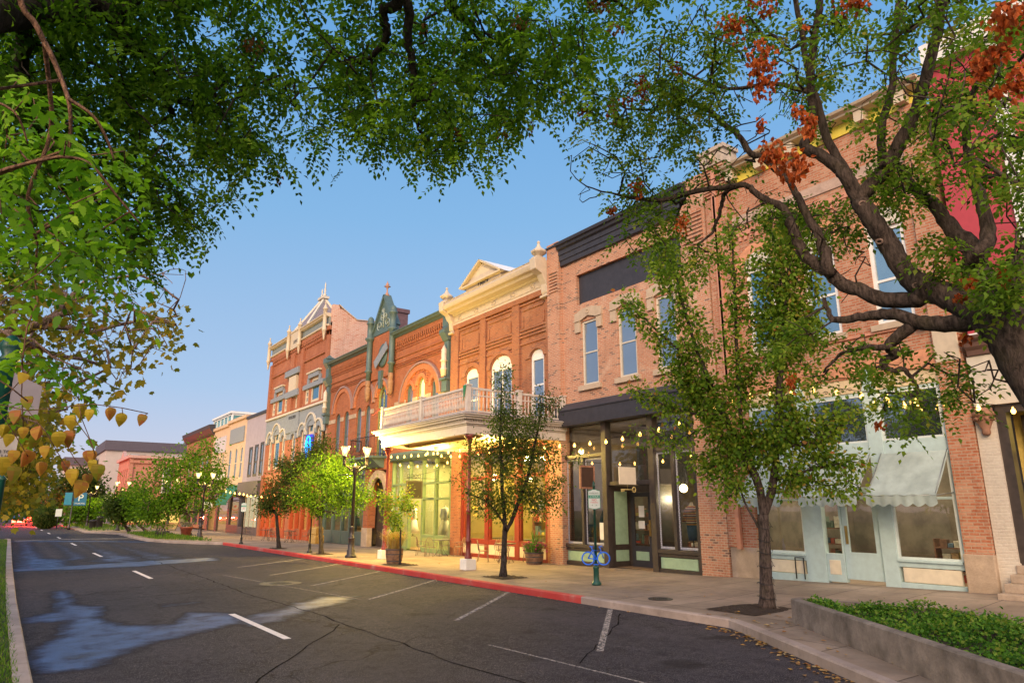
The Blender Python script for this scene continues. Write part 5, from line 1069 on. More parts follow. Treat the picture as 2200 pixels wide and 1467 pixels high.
box_at(t, 'block', paint('office_beige', (.6, .5, .45), .8, .05), 23, 45, 300, 330, 0, 20); box_at(t, 'roof', paint('office_roof', (.42, .36, .3), .8, .1), 20.5, 47, 298, 332, 20, 22.5)
mb = MB()
for k in range(4): mb.box(22.9, 45, 299.9, 300, 3+4*k, 5.2+4*k)
mb.build('window', G_DK, t)
t = thing('brick_block', 'low pinkish building with small stepped roof at the far end of the street', 'building', (10, 260, 0))
box_at(t, 'block', paint('far_pink', (.48, .30, .28), .8, .1), 13, 24, 260, 280, 0, 9); box_at(t, 'parapet', paint('far_white', (.6, .55, .52), .8, .1), 12.7, 24.3, 259.5, 280, 9, 10); box_at(t, 'stair_house', paint('far_pink', (.48, .30, .28)), 15, 19, 262, 268, 10, 12.5)
for k in range(3): box_at(t, 'window', G_DK, 14+3.3*k, 15.8+3.3*k, 259.9, 260, 5, 7)
t = thing('brick_row', 'brick shop row with arched windows between the peach building and the corner', 'building', (X, 104, 0))
mb = MB(); wall(mb, 97.2, 111, 0, 8.2, X+1, [(98.5+3*k, 99.7+3*k, 4.4, 6.8, .4) for k in range(4)], .25, X+10); mb.build('wall', B_E, t)
for k in range(4): window(t, 98.5+3*k, 99.7+3*k, 4.4, 6.8, X+1.05, CREAM, G_DK, rise=.4)
mb = MB(); mb.box(X+.9, X+1., 98, 110, .3, 3.2); mb.build('lit_shop', emit('far_lit_shop', (1., .62, .16), .8), t)
# interior lights (ceiling lamps inside the shops)
area((X+2.5, 18, 5.0), (0, 0, 0), 3, 5, (1., .75, .42), 80); area((X+2.6, 25.5, 4.5), (0, 0, 0), 3, 5, YEL, 620); area((X+2.6, 33, 4.7), (0, 0, 0), 3, 5, (1., .80, .30), 900)
area((X+2.6, 43.5, 4.2), (0, 0, 0), 3, 5, (1., .86, .45), 220); area((X+2.5, 54.5, 4.), (0, 0, 0), 3, 10, (1., .62, .25), 600); area((X+2.5, 9.5, 4.9), (0, 0, 0), 3, 4, (1., .82, .55), 230); area((X+2.2, 75, 3.2), (0, 0, 0), 3, 8, (1., .7, .4), 350)
area((X+.6, 5.1, 4.05), (0, 0, 0), .5, 1, YEL, 14)

def squash(t, names, z0, k, dz=0.):         # lower the projecting crowning pieces to their measured heights
    oz = t.location.z
    for o in t.children:
        if o.name.split('.')[0] in names:
            for v in o.data.vertices:
                z = v.co.z+oz+o.location.z
                if z > z0: v.co.z += (z0+(z-z0)*k+dz)-z
squash(TC, {'cornice', 'frieze_ornament', 'bracket', 'finial', 'pediment', 'pediment_moulding', 'pediment_roof', 'date_numerals'}, 11.26, .72)
squash(TB, {'cornice', 'cornice_panel', 'finial', 'date_block', 'date_numerals'}, 15.3, .70)
squash(TB, {'spire_roof', 'spire_trim'}, 16.8, .86)
squash(TG, {'cornice'}, 12.0, .55); squash(TG, {'gable', 'scrollwork', 'finial'}, 12.98, .77); squash(TG, {'column'}, 12.4, .8); squash(TG, {'bracket_pilaster'}, 12.3, .6)
squash(TE, {'frieze', 'cornice'}, 12.2, .62); squash(TD, {'cornice'}, 11.9, .84)
for o in TB.children:
    if o.name.startswith('finial'):
        c = sum((v.co.copy() for v in o.data.vertices), Vector())/len(o.data.vertices)
        for v in o.data.vertices: v.co.x = c.x+(v.co.x-c.x)*.68; v.co.y = c.y+(v.co.y-c.y)*.68
for y_ in (14.9, 15.9, 19.4, 20.5): lamp((X+.55, y_, 3.75), (1., .78, .45), 9, .06, 'display_fill')  # added fill lights, no fittings, brighten the window displays
for y_ in (8.0, 11.7): lamp((X+1.2, y_, 3.2), (1., .8, .5), 12, .08, 'display_fill')  # same added fill behind the blue shop windows
# ================================================================ TREES AND PLANTS
def arr_mesh(name, V, k, tone_, mat, parent=None, smooth=False):
    o0 = np.array(origin_of(parent)); V = (V-o0).astype(np.float32); n = len(V); m_ = n//k
    me = bpy.data.meshes.new(name); me.vertices.add(n); me.vertices.foreach_set('co', V.ravel()); me.loops.add(n); me.loops.foreach_set('vertex_index', np.arange(n, dtype=np.int32))
    me.polygons.add(m_); me.polygons.foreach_set('loop_start', np.arange(0, n, k, dtype=np.int32)); me.update(calc_edges=True)
    a_ = me.attributes.new('tone', 'FLOAT', 'FACE'); a_.data.foreach_set('value', np.asarray(tone_, np.float32))
    return link(name, me, mat, parent)
def unit(v): return v/np.maximum(np.linalg.norm(v, axis=-1, keepdims=True), 1e-9)
KITE = np.array([(0, 0), (.36, .42), (0, 1.), (-.36, .42)])
LEAFLET = np.array([(0, 0), (.22, .12), (.30, .30), (.24, .38), (.28, .52), (.18, .60), (.20, .74), (.06, .84), (0, 1.), (-.06, .84), (-.20, .74), (-.18, .60), (-.28, .52), (-.24, .38), (-.30, .30), (-.22, .12)])
PLANE = np.array([(0, 0), (.25, .05), (.55, .15), (.42, .38), (.52, .66), (.26, .62), (0, 1.), (-.26, .62), (-.52, .66), (-.42, .38), (-.55, .15), (-.25, .05)])
PEAR = np.array([(0, 0), (.28, .22), (.30, .5), (.12, .82), (0, 1.), (-.12, .82), (-.30, .5), (-.28, .22)])
def leaf_polys(P, D, L, W, tmpl, r, fold=.25, droop=.25, hint=None):
    n = len(P); rnd = r.normal(size=(n, 3)) if hint is None else hint+r.normal(size=(n, 3))*.30; S = unit(np.cross(D, rnd)); Nn = np.cross(S, D); k = len(tmpl)
    L = np.broadcast_to(L, n); 
    x = tmpl[:, 0][None, :, None]*(L*W)[:, None, None]; y = tmpl[:, 1][None, :, None]*L[:, None, None]
    z = (np.abs(tmpl[:, 0])[None, :, None]*fold-(tmpl[:, 1]**2)[None, :, None]*droop*r.uniform(-.3, 1., (n, 1, 1)))*L[:, None, None]
    return (P[:, None, :]+S[:, None, :]*x+D[:, None, :]*y+Nn[:, None, :]*z).reshape(-1, 3)
def make_leaves(P, mat, parent, name, size, seed, tmpl=KITE, down=.5, wd=1., tn=None, spread=0.):
    r = np.random.default_rng(seed); n = len(P); D = r.normal(size=(n, 3)); D[:, 2] -= down; D = unit(D)
    L = size*r.uniform(.65, 1.25, n); V = leaf_polys(P, D, L, wd, tmpl, r)
    t_ = r.uniform(0, 1, n) if tn is None else tn
    return arr_mesh(name, V, len(tmpl), t_, mat, parent)
def pinnate(P, D, length, npair, leafl, tmpl, r, tone0, wl=.85):
    """compound leaves: P bases, D directions; returns verts and tones for every leaflet"""
    n = len(P); Vs = []; T = []
    up = np.array([0, 0, 1.]); S = unit(np.cross(D, up+r.normal(size=(n, 3))*.35)); Nn = np.cross(S, D); length = np.broadcast_to(length, n)
    for i in range(npair+1):
        u = (i+.6)/(npair+.6); c = P+D*(length*u)[:, None]-up*(length*.35*u*u)[:, None]
        if i == npair: 
            d_ = unit(D-up*.6+r.normal(size=(n, 3))*.15); Vs.append(leaf_polys(c, d_, leafl*r.uniform(.8, 1.15, n), wl, tmpl, r, hint=Nn)); T.append(tone0)
        else:
            for s_ in (-1, 1):
                keep = r.uniform(size=n) > .08; d_ = unit(S*s_+D*.5-up*.25+r.normal(size=(n, 3))*.10)[keep]
                Vs.append(leaf_polys(c[keep], d_, (leafl*(1-.25*abs(u-.45))*r.uniform(.75, 1.15, n))[keep], wl, tmpl, r, hint=Nn[keep])); T.append(np.clip(tone0+r.normal(size=n)*.08, 0, 1)[keep])
    return np.concatenate(Vs), np.concatenate(T)
def catmull(pts, rad, sub):
    P_ = np.array(pts, float); rad = np.array(rad, float); out_, ro = [], []
    for i in range(len(P_)-1):
        p0, p1, p2, p3 = P_[max(i-1, 0)], P_[i], P_[i+1], P_[min(i+2, len(P_)-1)]
        for k in range(sub):
            t_ = k/sub; out_.append(.5*((2*p1)+(-p0+p2)*t_+(2*p0-5*p1+4*p2-p3)*t_**2+(-p0+3*p1-3*p2+p3)*t_**3)); ro.append(rad[i]*(1-t_)+rad[i+1]*t_)
    out_.append(P_[-1]); ro.append(rad[-1]); return np.array(out_), np.array(ro)
class Skel:
    def __init__(s, tip=.005, power=.42): s.p = []; s.par = []; s.r = []; s.leafw = []; s.tip = tip; s.power = power
    def limb(s, pts, rad, parent=None, sub=4, jit=0., seed=0):
        P_, R_ = catmull(pts, rad, sub); r = np.random.default_rng(seed); idx = []
        if parent is None and s.p: parent = int(np.argmin(np.linalg.norm(np.array(s.p)-P_[0], axis=1)))
        for i, (p, q) in enumerate(zip(P_, R_)):
            s.p.append(p+r.normal(size=3)*jit*(i > 0)); s.par.append(parent if parent is not None else -1); s.r.append(q); s.leafw.append(0); parent = len(s.p)-1; idx.append(parent)
        return idx
    def grow(s, A, step=.3, seed=0, curl=.18, start=0):
        r = np.random.default_rng(seed); A = np.asarray(A); base = np.array(s.p[start:])
        d0 = np.array([np.min(np.linalg.norm(base-a_, axis=1)) for a_ in A]); order = np.argsort(d0); cap = len(s.p)+int(d0.sum()/step)+len(A)*4+10
        buf = np.zeros((cap+50000, 3)); n = len(s.p); buf[:n] = s.p; tips = []
        for j in order:
            a_ = A[j]; dd = np.linalg.norm(buf[start:n]-a_, axis=1)+np.maximum(0, buf[start:n, 2]-a_[2]-.4)*.3; k = int(np.argmin(dd))+start; p0 = buf[k]; v = a_-p0; L = np.linalg.norm(v); m_ = max(1, int(L/step))
            off = r.normal(size=3)*curl*L; off[2] += .12*L; par = k
            for i in range(1, m_+1):
                u = i/m_; q = p0+v*u+off*u*(1-u)+r.normal(size=3)*.018*(i < m_)
                s.p.append(q); s.par.append(par); s.r.append(0); s.leafw.append(0); buf[n] = q; par = n; n += 1
            s.leafw[-1] = 1; tips.append(n-1)
        return tips
    def mesh(s, name, mat, parent, minr=0., bumpy=.0, seed=0):
        n = len(s.p); P_ = np.array(s.p); cnt = np.array(s.leafw, float); par = s.par
        for i in range(n-1, -1, -1):
            if par[i] >= 0: cnt[par[i]] += cnt[i]
        rad = np.array([max(q, s.tip*max(c, 1)**s.power) for q, c in zip(s.r, cnt)])
        for i in range(n):                       # never thicker than what carries it
            if par[i] >= 0 and s.r[i] == 0: rad[i] = min(rad[i], rad[par[i]]*.92)
        kids = [[] for _ in range(n)]
        for i in range(n):
            if par[i] >= 0: kids[par[i]].append(i)
        main = [max(k_, key=lambda q: (s.r[q] > 0, cnt[q])) if k_ else -1 for k_ in kids]
        mb = MB(); r = random.Random(seed); starts = [i for i in range(n) if par[i] < 0 or main[par[i]] != i]
        for st in starts:
            ch = [st]
            while main[ch[-1]] >= 0: ch.append(main[ch[-1]])
            pts = [P_[c] for c in ch]; rr = [rad[c] for c in ch]
            if par[st] >= 0: pts = [P_[par[st]]]+pts; rr = [min(rad[par[st]], rr[0]*1.15)]+rr
            if len(pts) < 2: continue
            k = 12 if rr[0] > .05 else (7 if rr[0] > .02 else 4)
            n0 = len(mb.v); mb.tube(pts, rr, k)
            if bumpy and rr[0] > .05:
                for q in range(n0, len(mb.v)):
                    ri = rr[(q-n0)//k]; c = pts[(q-n0)//k]; f_ = 1+r.uniform(-bumpy, bumpy); mb.v[q] = tuple(c[i]+(mb.v[q][i]-c[i])*f_ for i in range(3))
        return mb.build(name, mat, parent)
def pip(px, py, poly):
    ins = np.zeros(len(px), bool); n = len(poly)
    for i in range(n):
        (x1, y1), (x2, y2) = poly[i], poly[(i+1) % n]; c = (y1 > py) != (y2 > py); ins ^= c & (px < (x2-x1)*(py-y1)/(y2-y1+1e-12)+x1)
    return ins
def sample_poly(poly, n, d0, d1, seed):
    r = np.random.default_rng(seed); q = np.array(poly, float); lo, hi = q.min(0), q.max(0); X_, Y_ = [], []
    while len(X_) < n:
        a_ = r.uniform(lo, hi, (n*3, 2)); k = pip(a_[:, 0], a_[:, 1], poly); X_ += a_[k, 0].tolist(); Y_ += a_[k, 1].tolist()
    return at(np.array(X_[:n]), np.array(Y_[:n]), r.uniform(d0, d1, n))
def caps(cl, D, n, seed, flat=1.):
    r = np.random.default_rng(seed); w_ = np.array([(math.hypot(c[2]-c[0], c[3]-c[1])+1.6*c[4])*c[4]*(c[5] if len(c) > 5 else 1) for c in cl]); ch = r.choice(len(cl), n, p=w_/w_.sum()); out_ = []
    for k in ch:
        c = cl[k]; u = r.uniform(-.05, 1.05); R_ = c[4]*D/1467.; v = unit(r.normal(size=3))*R_*r.uniform(0, 1)**.42; v[0] *= flat; v[1] *= flat; out_.append(at(c[0]+(c[2]-c[0])*u, c[1]+(c[3]-c[1])*u, D)+v)
    return np.array(out_)
def jit(T_, n, r, s=.06): return np.repeat(T_, n, axis=0)+r.normal(size=(len(T_)*n, 3))*s
BARK = barkmat('bark_brown', (.085, .062, .055)); BARKD = barkmat('bark_dark', (.045, .036, .034)); BARKT = barkmat('bark_twig', (.22, .12, .075), 2); BARKP = barkmat('bark_pink_grey', (.30, .20, .17), 1.5)
G_CAN = leafmat('canopy_leaf', [(.035, .085, .010), (.065, .15, .012), (.11, .23, .018), (.17, .32, .03), (.27, .38, .045)], .55)
G_CAN2 = leafmat('canopy_leaf_right', [(.05, .10, .014), (.09, .17, .02), (.14, .25, .03), (.24, .34, .045), (.38, .34, .07)], .55)
G_NEAR = leafmat('near_leaf', [(.05, .14, .012), (.11, .26, .016), (.20, .38, .02), (.32, .48, .03)], .5)
G_PEAR = leafmat('pear_leaf', [(.05, .12, .015), (.11, .21, .02), (.19, .30, .03), (.32, .35, .05), (.42, .15, .07)], .45)
G_DARK = leafmat('dark_leaf', [(.035, .065, .016), (.06, .10, .022), (.10, .15, .03), (.15, .12, .04)], .5)
G_LIT = leafmat('street_leaf', [(.05, .13, .012), (.10, .21, .016), (.19, .31, .022)], .5)
G_PLN = leafmat('plane_leaf', [(.09, .11, .02), (.17, .17, .02), (.26, .22, .03), (.34, .24, .03), (.30, .10, .04)], .45)
G_PODS = leafmat('orange_pod', [(.42, .10, .03), (.62, .17, .05), (.72, .26, .09), (.36, .11, .05)], .35, tcol=1.2)
G_PODY = leafmat('golden_pod', [(.36, .28, .03), (.55, .42, .05), (.48, .28, .05), (.42, .15, .06), (.26, .27, .03)], .5, tcol=1.2)
# ================================================================ STREET FURNITURE
LGLASS = None
m, nt, out = newmat('lantern_glass'); tr = N(nt, 'ShaderNodeBsdfTransparent'); tr.inputs[0].default_value = (1, .95, .8, 1); em = N(nt, 'ShaderNodeEmission'); em.inputs[0].default_value = (1., .78, .32, 1); em.inputs[1].default_value = 3.
mx = N(nt, 'ShaderNodeMixShader'); mx.inputs[0].default_value = .30; nt.links.new(tr.outputs[0], mx.inputs[1]); nt.links.new(em.outputs[0], mx.inputs[2]); nt.links.new(mx.outputs[0], out.inputs[0]); LGLASS = m
LAMPM = paint('lamp_post_iron', (.028, .022, .024), .4, .2)
def lantern(t, x, y, z):                     # z: bottom of the lantern
    MB().lathe([(.05, -.42), (.085, -.36), (.07, -.3), (.075, -.05), (.1, -.03), (.1, .0), (.04, .02)], (x, y, z), 10).build('lantern_stem', LAMPM, t)
    l = MB().lathe([(.09, .02), (.20, .40)], (x, y, z), 8, False).build('lantern_glass', LGLASS, t)
    MB().sphere((x, y, z+.24), .085, 10, 1.3).build('bulb', GLOWW, l)
    mb = MB()
    for k in range(8):
        a_ = 2*math.pi*k/8; mb.tube([(x+.09*math.cos(a_), y+.09*math.sin(a_), z+.02), (x+.205*math.cos(a_), y+.205*math.sin(a_), z+.41)], .008, 4)
    mb.tube([(x+.205*math.cos(a_), y+.205*math.sin(a_), z+.41) for a_ in np.linspace(0, 2*math.pi, 9)[:-1]], .012, 4, True); mb.build('lantern_frame', LAMPM, l)
def street_lamp(x, y, label, h=4.75, watts=150, group=None, full=True):
    z = gz(x, y); t = thing('street_lamp', label, 'street lamp', (x, y, z), group)
    mb = MB(); mb.lathe([(.24, 0), (.25, .06), (.22, .1), (.17, .14), (.18, .3), (.14, .34), (.13, .75), (.15, .78), (.15, .82), (.1, .86), (.10, 1.2), (.12, 1.23), (.10, 1.28), (.085, 1.32)], (x, y, z), 14); mb.build('base', LAMPM, t)
    MB().lathe([(.075, 1.32), (.055, h-1.25), (.09, h-1.2), (.12, h-1.1), (.10, h-1.0), (.14, h-.95), (.10, h-.85), (.02, h-.72)], (x, y, z), 12).build('pole', LAMPM, t)
    for s in (-1, 1):
        mb = MB(); pts = [(x+s*r_, y, z+h-1.0+q) for r_, q in [(.06, .0), (.14, -.08), (.22, -.04), (.30, .06), (.40, .12), (.48, .14), (.52, .20)]]; mb.tube(pts, [.05, .045, .045, .04, .035, .035, .04], 8)
        mb.tube([(x+s*(.2+.07*math.cos(a_)), y, z+h-.93+.07*math.sin(a_)) for a_ in np.linspace(0, 5, 10)], .02, 5); mb.build('arm', LAMPM, t)
        lantern(t, x+s*.53, y, z+h-.42)
    mb = MB(); mb.tube([(x-.75, y, z+h-1.25), (x+.75, y, z+h-1.25)], .02, 6); mb.sphere((x-.76, y, z+h-1.25), .035, 6); mb.sphere((x+.76, y, z+h-1.25), .035, 6); mb.build('banner_bar', LAMPM, t)
    lamp((x, y, z+h+.12), (1., .66, .14), watts, .25)
    return t
street_lamp(12.33, 29.3, 'black double lantern street lamp beside the bright green tree', watts=2300)
street_lamp(11.9, 57.0, 'black double lantern street lamp behind the big dark green tree', watts=900)
street_lamp(9.0, 80, 'far double lantern lamp in front of the brick corner building', watts=700)
street_lamp(7.5, 95, 'farthest double lantern lamp beyond the blue parking banner', watts=700)
street_lamp(11.8, 70, 'double lantern lamp among the trees of the planted bulb', watts=700)
# ---- cafe tables and chairs
CHM = paint('chair_metal', (.22, .16, .11), .4, .1, .3); TBM = paint('table_metal', (.10, .09, .07), .45, .2, .3)
def chair(label, x, y, rz, group):
    t = thing('cafe_chair', label, 'chair', (0, 0, 0), group)
    mb = MB(); mb.lathe([(.20, .43), (.215, .435), (.215, .45), (.20, .455), (.01, .445)], (0, 0, 0), 16); mb.build('seat', CHM, t)
    for sx in (-1, 1): MB().tube([(sx*.16, .15, .44), (sx*.20, .20, .02)], .011, 5).build('leg', CHM, t)
    for sx in (-1, 1): MB().tube([(sx*.16, -.16, .44), (sx*.20, -.24, .02)], .011, 5).build('leg', CHM, t)
    mb = MB(); arch = [(.21*math.cos(a_), -.20-.06*math.sin(a_), .50+.36*math.sin(a_)) for a_ in np.linspace(0, math.pi, 15)]; mb.tube([(.19, -.16, .44)]+arch+[(-.19, -.16, .44)], .012, 5)
    for k in (-.12, -.06, 0, .06, .12): mb.tube([(k, -.19, .45), (k, -.255, .50+.36*math.sqrt(max(0, 1-(k/.21)**2)))], .006, 4)
    for z_ in (.56, .64, .72, .79): w_ = .205*math.sqrt(max(.01, 1-((z_-.5)/.36)**2)); mb.tube([(-w_, -.22, z_), (0, -.245, z_), (w_, -.22, z_)], .006, 4)
    mb.build('backrest', CHM, t)
    for sx in (-1, 1): MB().tube([(sx*.20, -.20, .66), (sx*.245, -.05, .66), (sx*.24, .12, .64), (sx*.18, .16, .45)], .010, 5).build('armrest', CHM, t)
    t.location = (x, y, gz(x, y)); t.rotation_euler = (0, 0, rz); return t
def table(label, x, y, r_, group=None):
    t = thing('cafe_table', label, 'table', (0, 0, 0), group)
    MB().lathe([(r_, .71), (r_+.005, .715), (r_+.005, .735), (r_-.01, .74), (.01, .738)], (0, 0, 0), 24, False).build('table_top', TBM, t)
    for k in range(4):
        a_ = math.pi/4+k*math.pi/2; c_, s_ = math.cos(a_), math.sin(a_); MB().tube([(c_*.10, s_*.10, .72), (c_*.07, s_*.07, .45), (c_*.12, s_*.12, .25), (c_*r_*.8, s_*r_*.8, .01)], .014, 5).build('leg', TBM, t)
    t.location = (x, y, gz(x, y)); return t
proto = None
def place_chair(x, y, rz, label, group):
    global proto
    if proto is None: proto = chair(label, x, y, rz, group); return proto
    c = copy_tree(proto); c['label'] = label; c['group'] = group; c.location = (x, y, gz(x, y)); c.rotation_euler = (0, 0, rz); return c
GA = 'metal chairs around the round cafe tables'
def face(x, y, tx, ty): return math.atan2(ty-y, tx-x)-math.pi/2
for (tx, ty, lab, chs) in [
    (16.6, 28.9, 'round metal cafe table outside the green boutique window', [(15.9, 29.5, 'cafe chair at the boutique table nearest the barrel of grass'), (15.75, 28.3, 'cafe chair at the boutique table turned with its back to the street'), (17.1, 28.1, 'cafe chair at the boutique table nearest the red post'), (17.2, 29.6, 'cafe chair at the boutique table half hidden against the green shop front')]),
    (16.45, 23.45, 'round metal cafe table outside the red cafe window', [(15.75, 24.0, 'cafe chair at the red cafe table nearest the red post'), (15.95, 22.85, 'cafe chair at the red cafe table behind the dark tree trunk'), (17.2, 22.95, 'cafe chair at the red cafe table nearest the flower barrel'), (16.75, 24.25, 'cafe chair at the red cafe table against the red bulkhead')]),
    (15.4, 46.9, 'round table outside the orange restaurant front far along the pavement', [(14.6, 47.8, 'leftmost cafe chair outside the orange restaurant front'), (15.0, 46.0, 'cafe chair outside the orange restaurant with its back to the street'), (16.2, 46.2, 'rightmost cafe chair outside the orange restaurant near the straw bale'), (16.0, 47.7, 'cafe chair outside the orange restaurant nearest its door')])]:
    table(lab, tx, ty, .42, 'round cafe tables')
    for (x, y, l_) in chs: place_chair(x, y, face(x, y, tx, ty), l_, GA)
table('second round table outside the orange restaurant beside the far street tree', 14.6, 49.5, .42, 'round cafe tables')
for k, (x, y) in enumerate([(13.6, 50.3), (15.2, 50.4)]): place_chair(x, y, face(x, y, 14.6, 49.5), ['cafe chair at the farthest table nearest the street', 'cafe chair at the farthest table nearest the lavender building'][k], GA)
# ---- barrel planters
WOOD = paint('barrel_wood', (.20, .11, .065), .8, .35, scale=8); HOOP = paint('barrel_hoop', (.06, .05, .05), .6, .3)
def barrel(t, x, y, r_, h):
    z = gz(x, y); mb = MB(); n = 18
    for k in range(n):
        a0, a1 = 2*math.pi*k/n+.02, 2*math.pi*(k+1)/n-.02
        for (za, ra), (zb, rb) in zip([(0, r_*.82), (h*.5, r_*.97), (h, r_*1.0)][:-1], [(h*.5, r_*.97), (h, r_*1.0)]):
            mb.quad((x+ra*math.cos(a0), y+ra*math.sin(a0), z+za), (x+ra*math.cos(a1), y+ra*math.sin(a1), z+za), (x+rb*math.cos(a1), y+rb*math.sin(a1), z+zb), (x+rb*math.cos(a0), y+rb*math.sin(a0), z+zb))
    mb.lathe([(r_*.80, .01), (r_*.94, h*.5), (r_*.96, h-.04), (.01, h-.04)], (x, y, z), 18, False); mb.build('barrel', WOOD, t)
    mb = MB()
    for f_ in (.18, .62, .93): rr = r_*(.82+.18*min(1, f_*1.2))+.004; mb.lathe([(rr, h*f_-.025), (rr+.006, h*f_-.02), (rr+.008, h*f_+.02), (rr+.002, h*f_+.025)], (x, y, z), 24, False)
    mb.build('hoop', HOOP, t); return z+h-.04
def blades(n, x, y, z, r_, h, lean, wdt=.006, seed=3):
    r = random.Random(seed); mb = MB()
    for k in range(n):
        a_ = r.uniform(0, 6.28); rr = r.uniform(0, r_); b0 = Vector((x+rr*math.cos(a_), y+rr*math.sin(a_), z)); a2 = a_+r.uniform(-.6, .6); L = h*r.uniform(.6, 1.1); ln = lean*r.uniform(.3, 1.2)*(.4+rr/r_)
        d_ = Vector((math.cos(a2), math.sin(a2), 0)); s_ = Vector((-d_.y, d_.x, 0))*wdt
        p = [b0, b0+Vector((0, 0, L*.55))+d_*ln*L*.35, b0+Vector((0, 0, L*.85))+d_*ln*L*.9, b0+Vector((0, 0, L*.8))+d_*ln*L*1.4]
        for i in range(3):
            w0, w1 = s_*(1-i*.3), s_*(1-(i+1)*.3); mb.quad(p[i]-w0, p[i]+w0, p[i+1]+w1, p[i+1]-w1)
    return mb
def tone(o, lo=0., hi=1., seed=0):
    me = o.data; a_ = me.attributes.new('tone', 'FLOAT', 'FACE'); r = np.random.default_rng(seed); a_.data.foreach_set('value', r.uniform(lo, hi, len(me.polygons)).astype(np.float32))
bx, by = 12.35, 25.1
t = thing('barrel_planter', 'half barrel planter holding a tuft of tan ornamental grass near the kerb', 'planter', (bx, by, gz(bx, by)), 'half barrel planters')
z0 = barrel(t, bx, by, .34, .56); o = blades(620, bx, by, z0, .22, .78, .75, .007).build('ornamental_grass', leafmat('tan_grass', [(.32, .16, .06), (.45, .30, .10), (.25, .24, .07), (.55, .42, .20)], .3), t); tone(o)
bx, by = 16.75, 21.95
t = thing('barrel_planter', 'half barrel planter full of magenta flowers beside the red cafe', 'planter', (bx, by, gz(bx, by)), 'half barrel planters')
z0 = barrel(t, bx, by, .36, .45); o = blades(500, bx, by, z0, .32, .42, .7, .012, 5).build('leaves', leafmat('planter_green', [(.05, .12, .03), (.10, .20, .05), (.16, .26, .07)], .3), t); tone(o)
o = blades(60, bx, by, z0, .1, .95, .45, .012, 9).build('tall_grass', leafmat('planter_green', None), t); tone(o)
mb = MB(); r = random.Random(4)
for k in range(90):
    a_ = r.uniform(0, 6.28); rr = r.uniform(.1, .5); c_ = Vector((bx+rr*math.cos(a_), by+rr*math.sin(a_), z0+r.uniform(.12, .42)-max(0, rr-.35)*.6))
    for j in range(4):
        b_ = r.uniform(0, 6.28); u = Vector((math.cos(b_), math.sin(b_), r.uniform(-.5, .5)))*.035; v = Vector((-math.sin(b_), math.cos(b_), r.uniform(-.5, .8)))*.03; mb.quad(c_-u-v, c_+u-v, c_+u+v, c_-u+v)
mb.build('flowers', paint('magenta_petal', (.42, .02, .16), .7, .3, scale=30), t)
bx, by = 11.6, 60.5
t = thing('barrel_planter', 'dark red flower pot with pale flowers under the big dark tree', 'planter', (bx, by, 0)); MB().lathe([(.3, 0), (.45, .6), (.5, .62), (.5, .7), (.42, .7)], (bx, by, 0), 14).build('pot', paint('pot_red', (.2, .05, .035), .6, .2), t)
o = blades(200, bx, by, .65, .4, .5, .5, .03, 6).build('leaves', leafmat('pot_flowers', [(.3, .25, .3), (.08, .12, .05), (.4, .33, .36)], .3), t); tone(o)
# ---- parking sign with the blue bicycle
GRN = paint('sign_pole_green', (.008, .07, .052), .35, .15)
def sign_face(t, x, y, z, w_, h, lines, white=(.70, .72, .70), rot=ROT_W):
    pass
x, y = 13.35, 14.7; z = gz(x, y)
t = thing('parking_sign', 'green pole with a parking time limit sign above a blue bicycle emblem', 'sign', (x, y, z))
MB().lathe([(.13, 0), (.14, .04), (.12, .08), (.085, .12), (.08, .16), (.075, .42), (.09, .44), (.09, .48), (.05, .5), (.045, .54)], (x, y, z), 12).build('base', GRN, t)
MB().lathe([(.038, .5), (.036, 2.62), (.05, 2.63), (.05, 2.66), (.03, 2.68), (.045, 2.72), (.02, 2.77), (.005, 2.8)], (x, y, z), 10).build('pole', GRN, t)
# the plate faces the camera side; rot about z
RT = Matrix.Rotation(-YAW-R(6), 4, 'Z') @ ROT_S; du = Vector((math.cos(-YAW-R(6)), math.sin(-YAW-R(6)), 0)); dn = Vector((math.sin(-YAW-R(6)), -math.cos(-YAW-R(6)), 0))
def plate(t, name, c, w_, h, mat, off, th=.008, rounded=False, parent=None):
    c = Vector(c)+dn*off; mb = MB(); vs = []
    pl = [(-w_/2, -h/2), (w_/2, -h/2), (w_/2, h/2), (-w_/2, h/2)]
    if rounded: pl = [(-w_/2, -h/2), (-w_*.3, -h/2-.012), (-w_*.12, -h/2-.03), (w_*.12, -h/2-.03), (w_*.3, -h/2-.012), (w_/2, -h/2), (w_/2, h/2), (w_*.3, h/2+.015), (w_*.12, h/2+.04), (-w_*.12, h/2+.04), (-w_*.3, h/2+.015), (-w_/2, h/2)]
    n = len(pl)
    for q in (0, th): vs += [tuple(c+du*a_+Vector((0, 0, b_))+dn*q) for a_, b_ in pl]
    mb.add(vs, [tuple(range(n))[::-1], tuple(range(n, 2*n))]+[(i, (i+1) % n, n+(i+1) % n, n+i) for i in range(n)]); return mb.build(name, mat, parent or t)
SGW = paint('sign_white', (.60, .66, .64), .4, .04); SGG = paint('sign_green', (.01, .26, .17), .4, .05); SGR = paint('sign_red', (.6, .05, .08), .5, .05); BLU = paint('bicycle_blue', (.01, .15, .85), .35, .08)
def pole_sign(t, x, y, zc):
    c = (x, y, zc); plate(t, 'sign_rim', c, .335, .475, SGG, .040, rounded=True); s_ = plate(t, 'sign_plate', c, .315, .45, SGW, .049, rounded=True); plate(t, 'sign_band', (x, y, zc+.075), .305, .085, SGG, .058, .003, parent=s_)
    def tx(s, sz, dz, mat, off=.066): text_mesh('sign_text', s, sz, Vector((x, y, zc+dz))+dn*off, RT, mat, s_, .001)
    tx('PARKING', .062, .165, GRN, .060); tx('2 HOUR', .07, .075, SGW); tx('NO', .085, -.02, SGR, .060); tx('PARKING', .05, -.085, SGR, .060); tx('<   >', .08, -.16, GRN, .060)
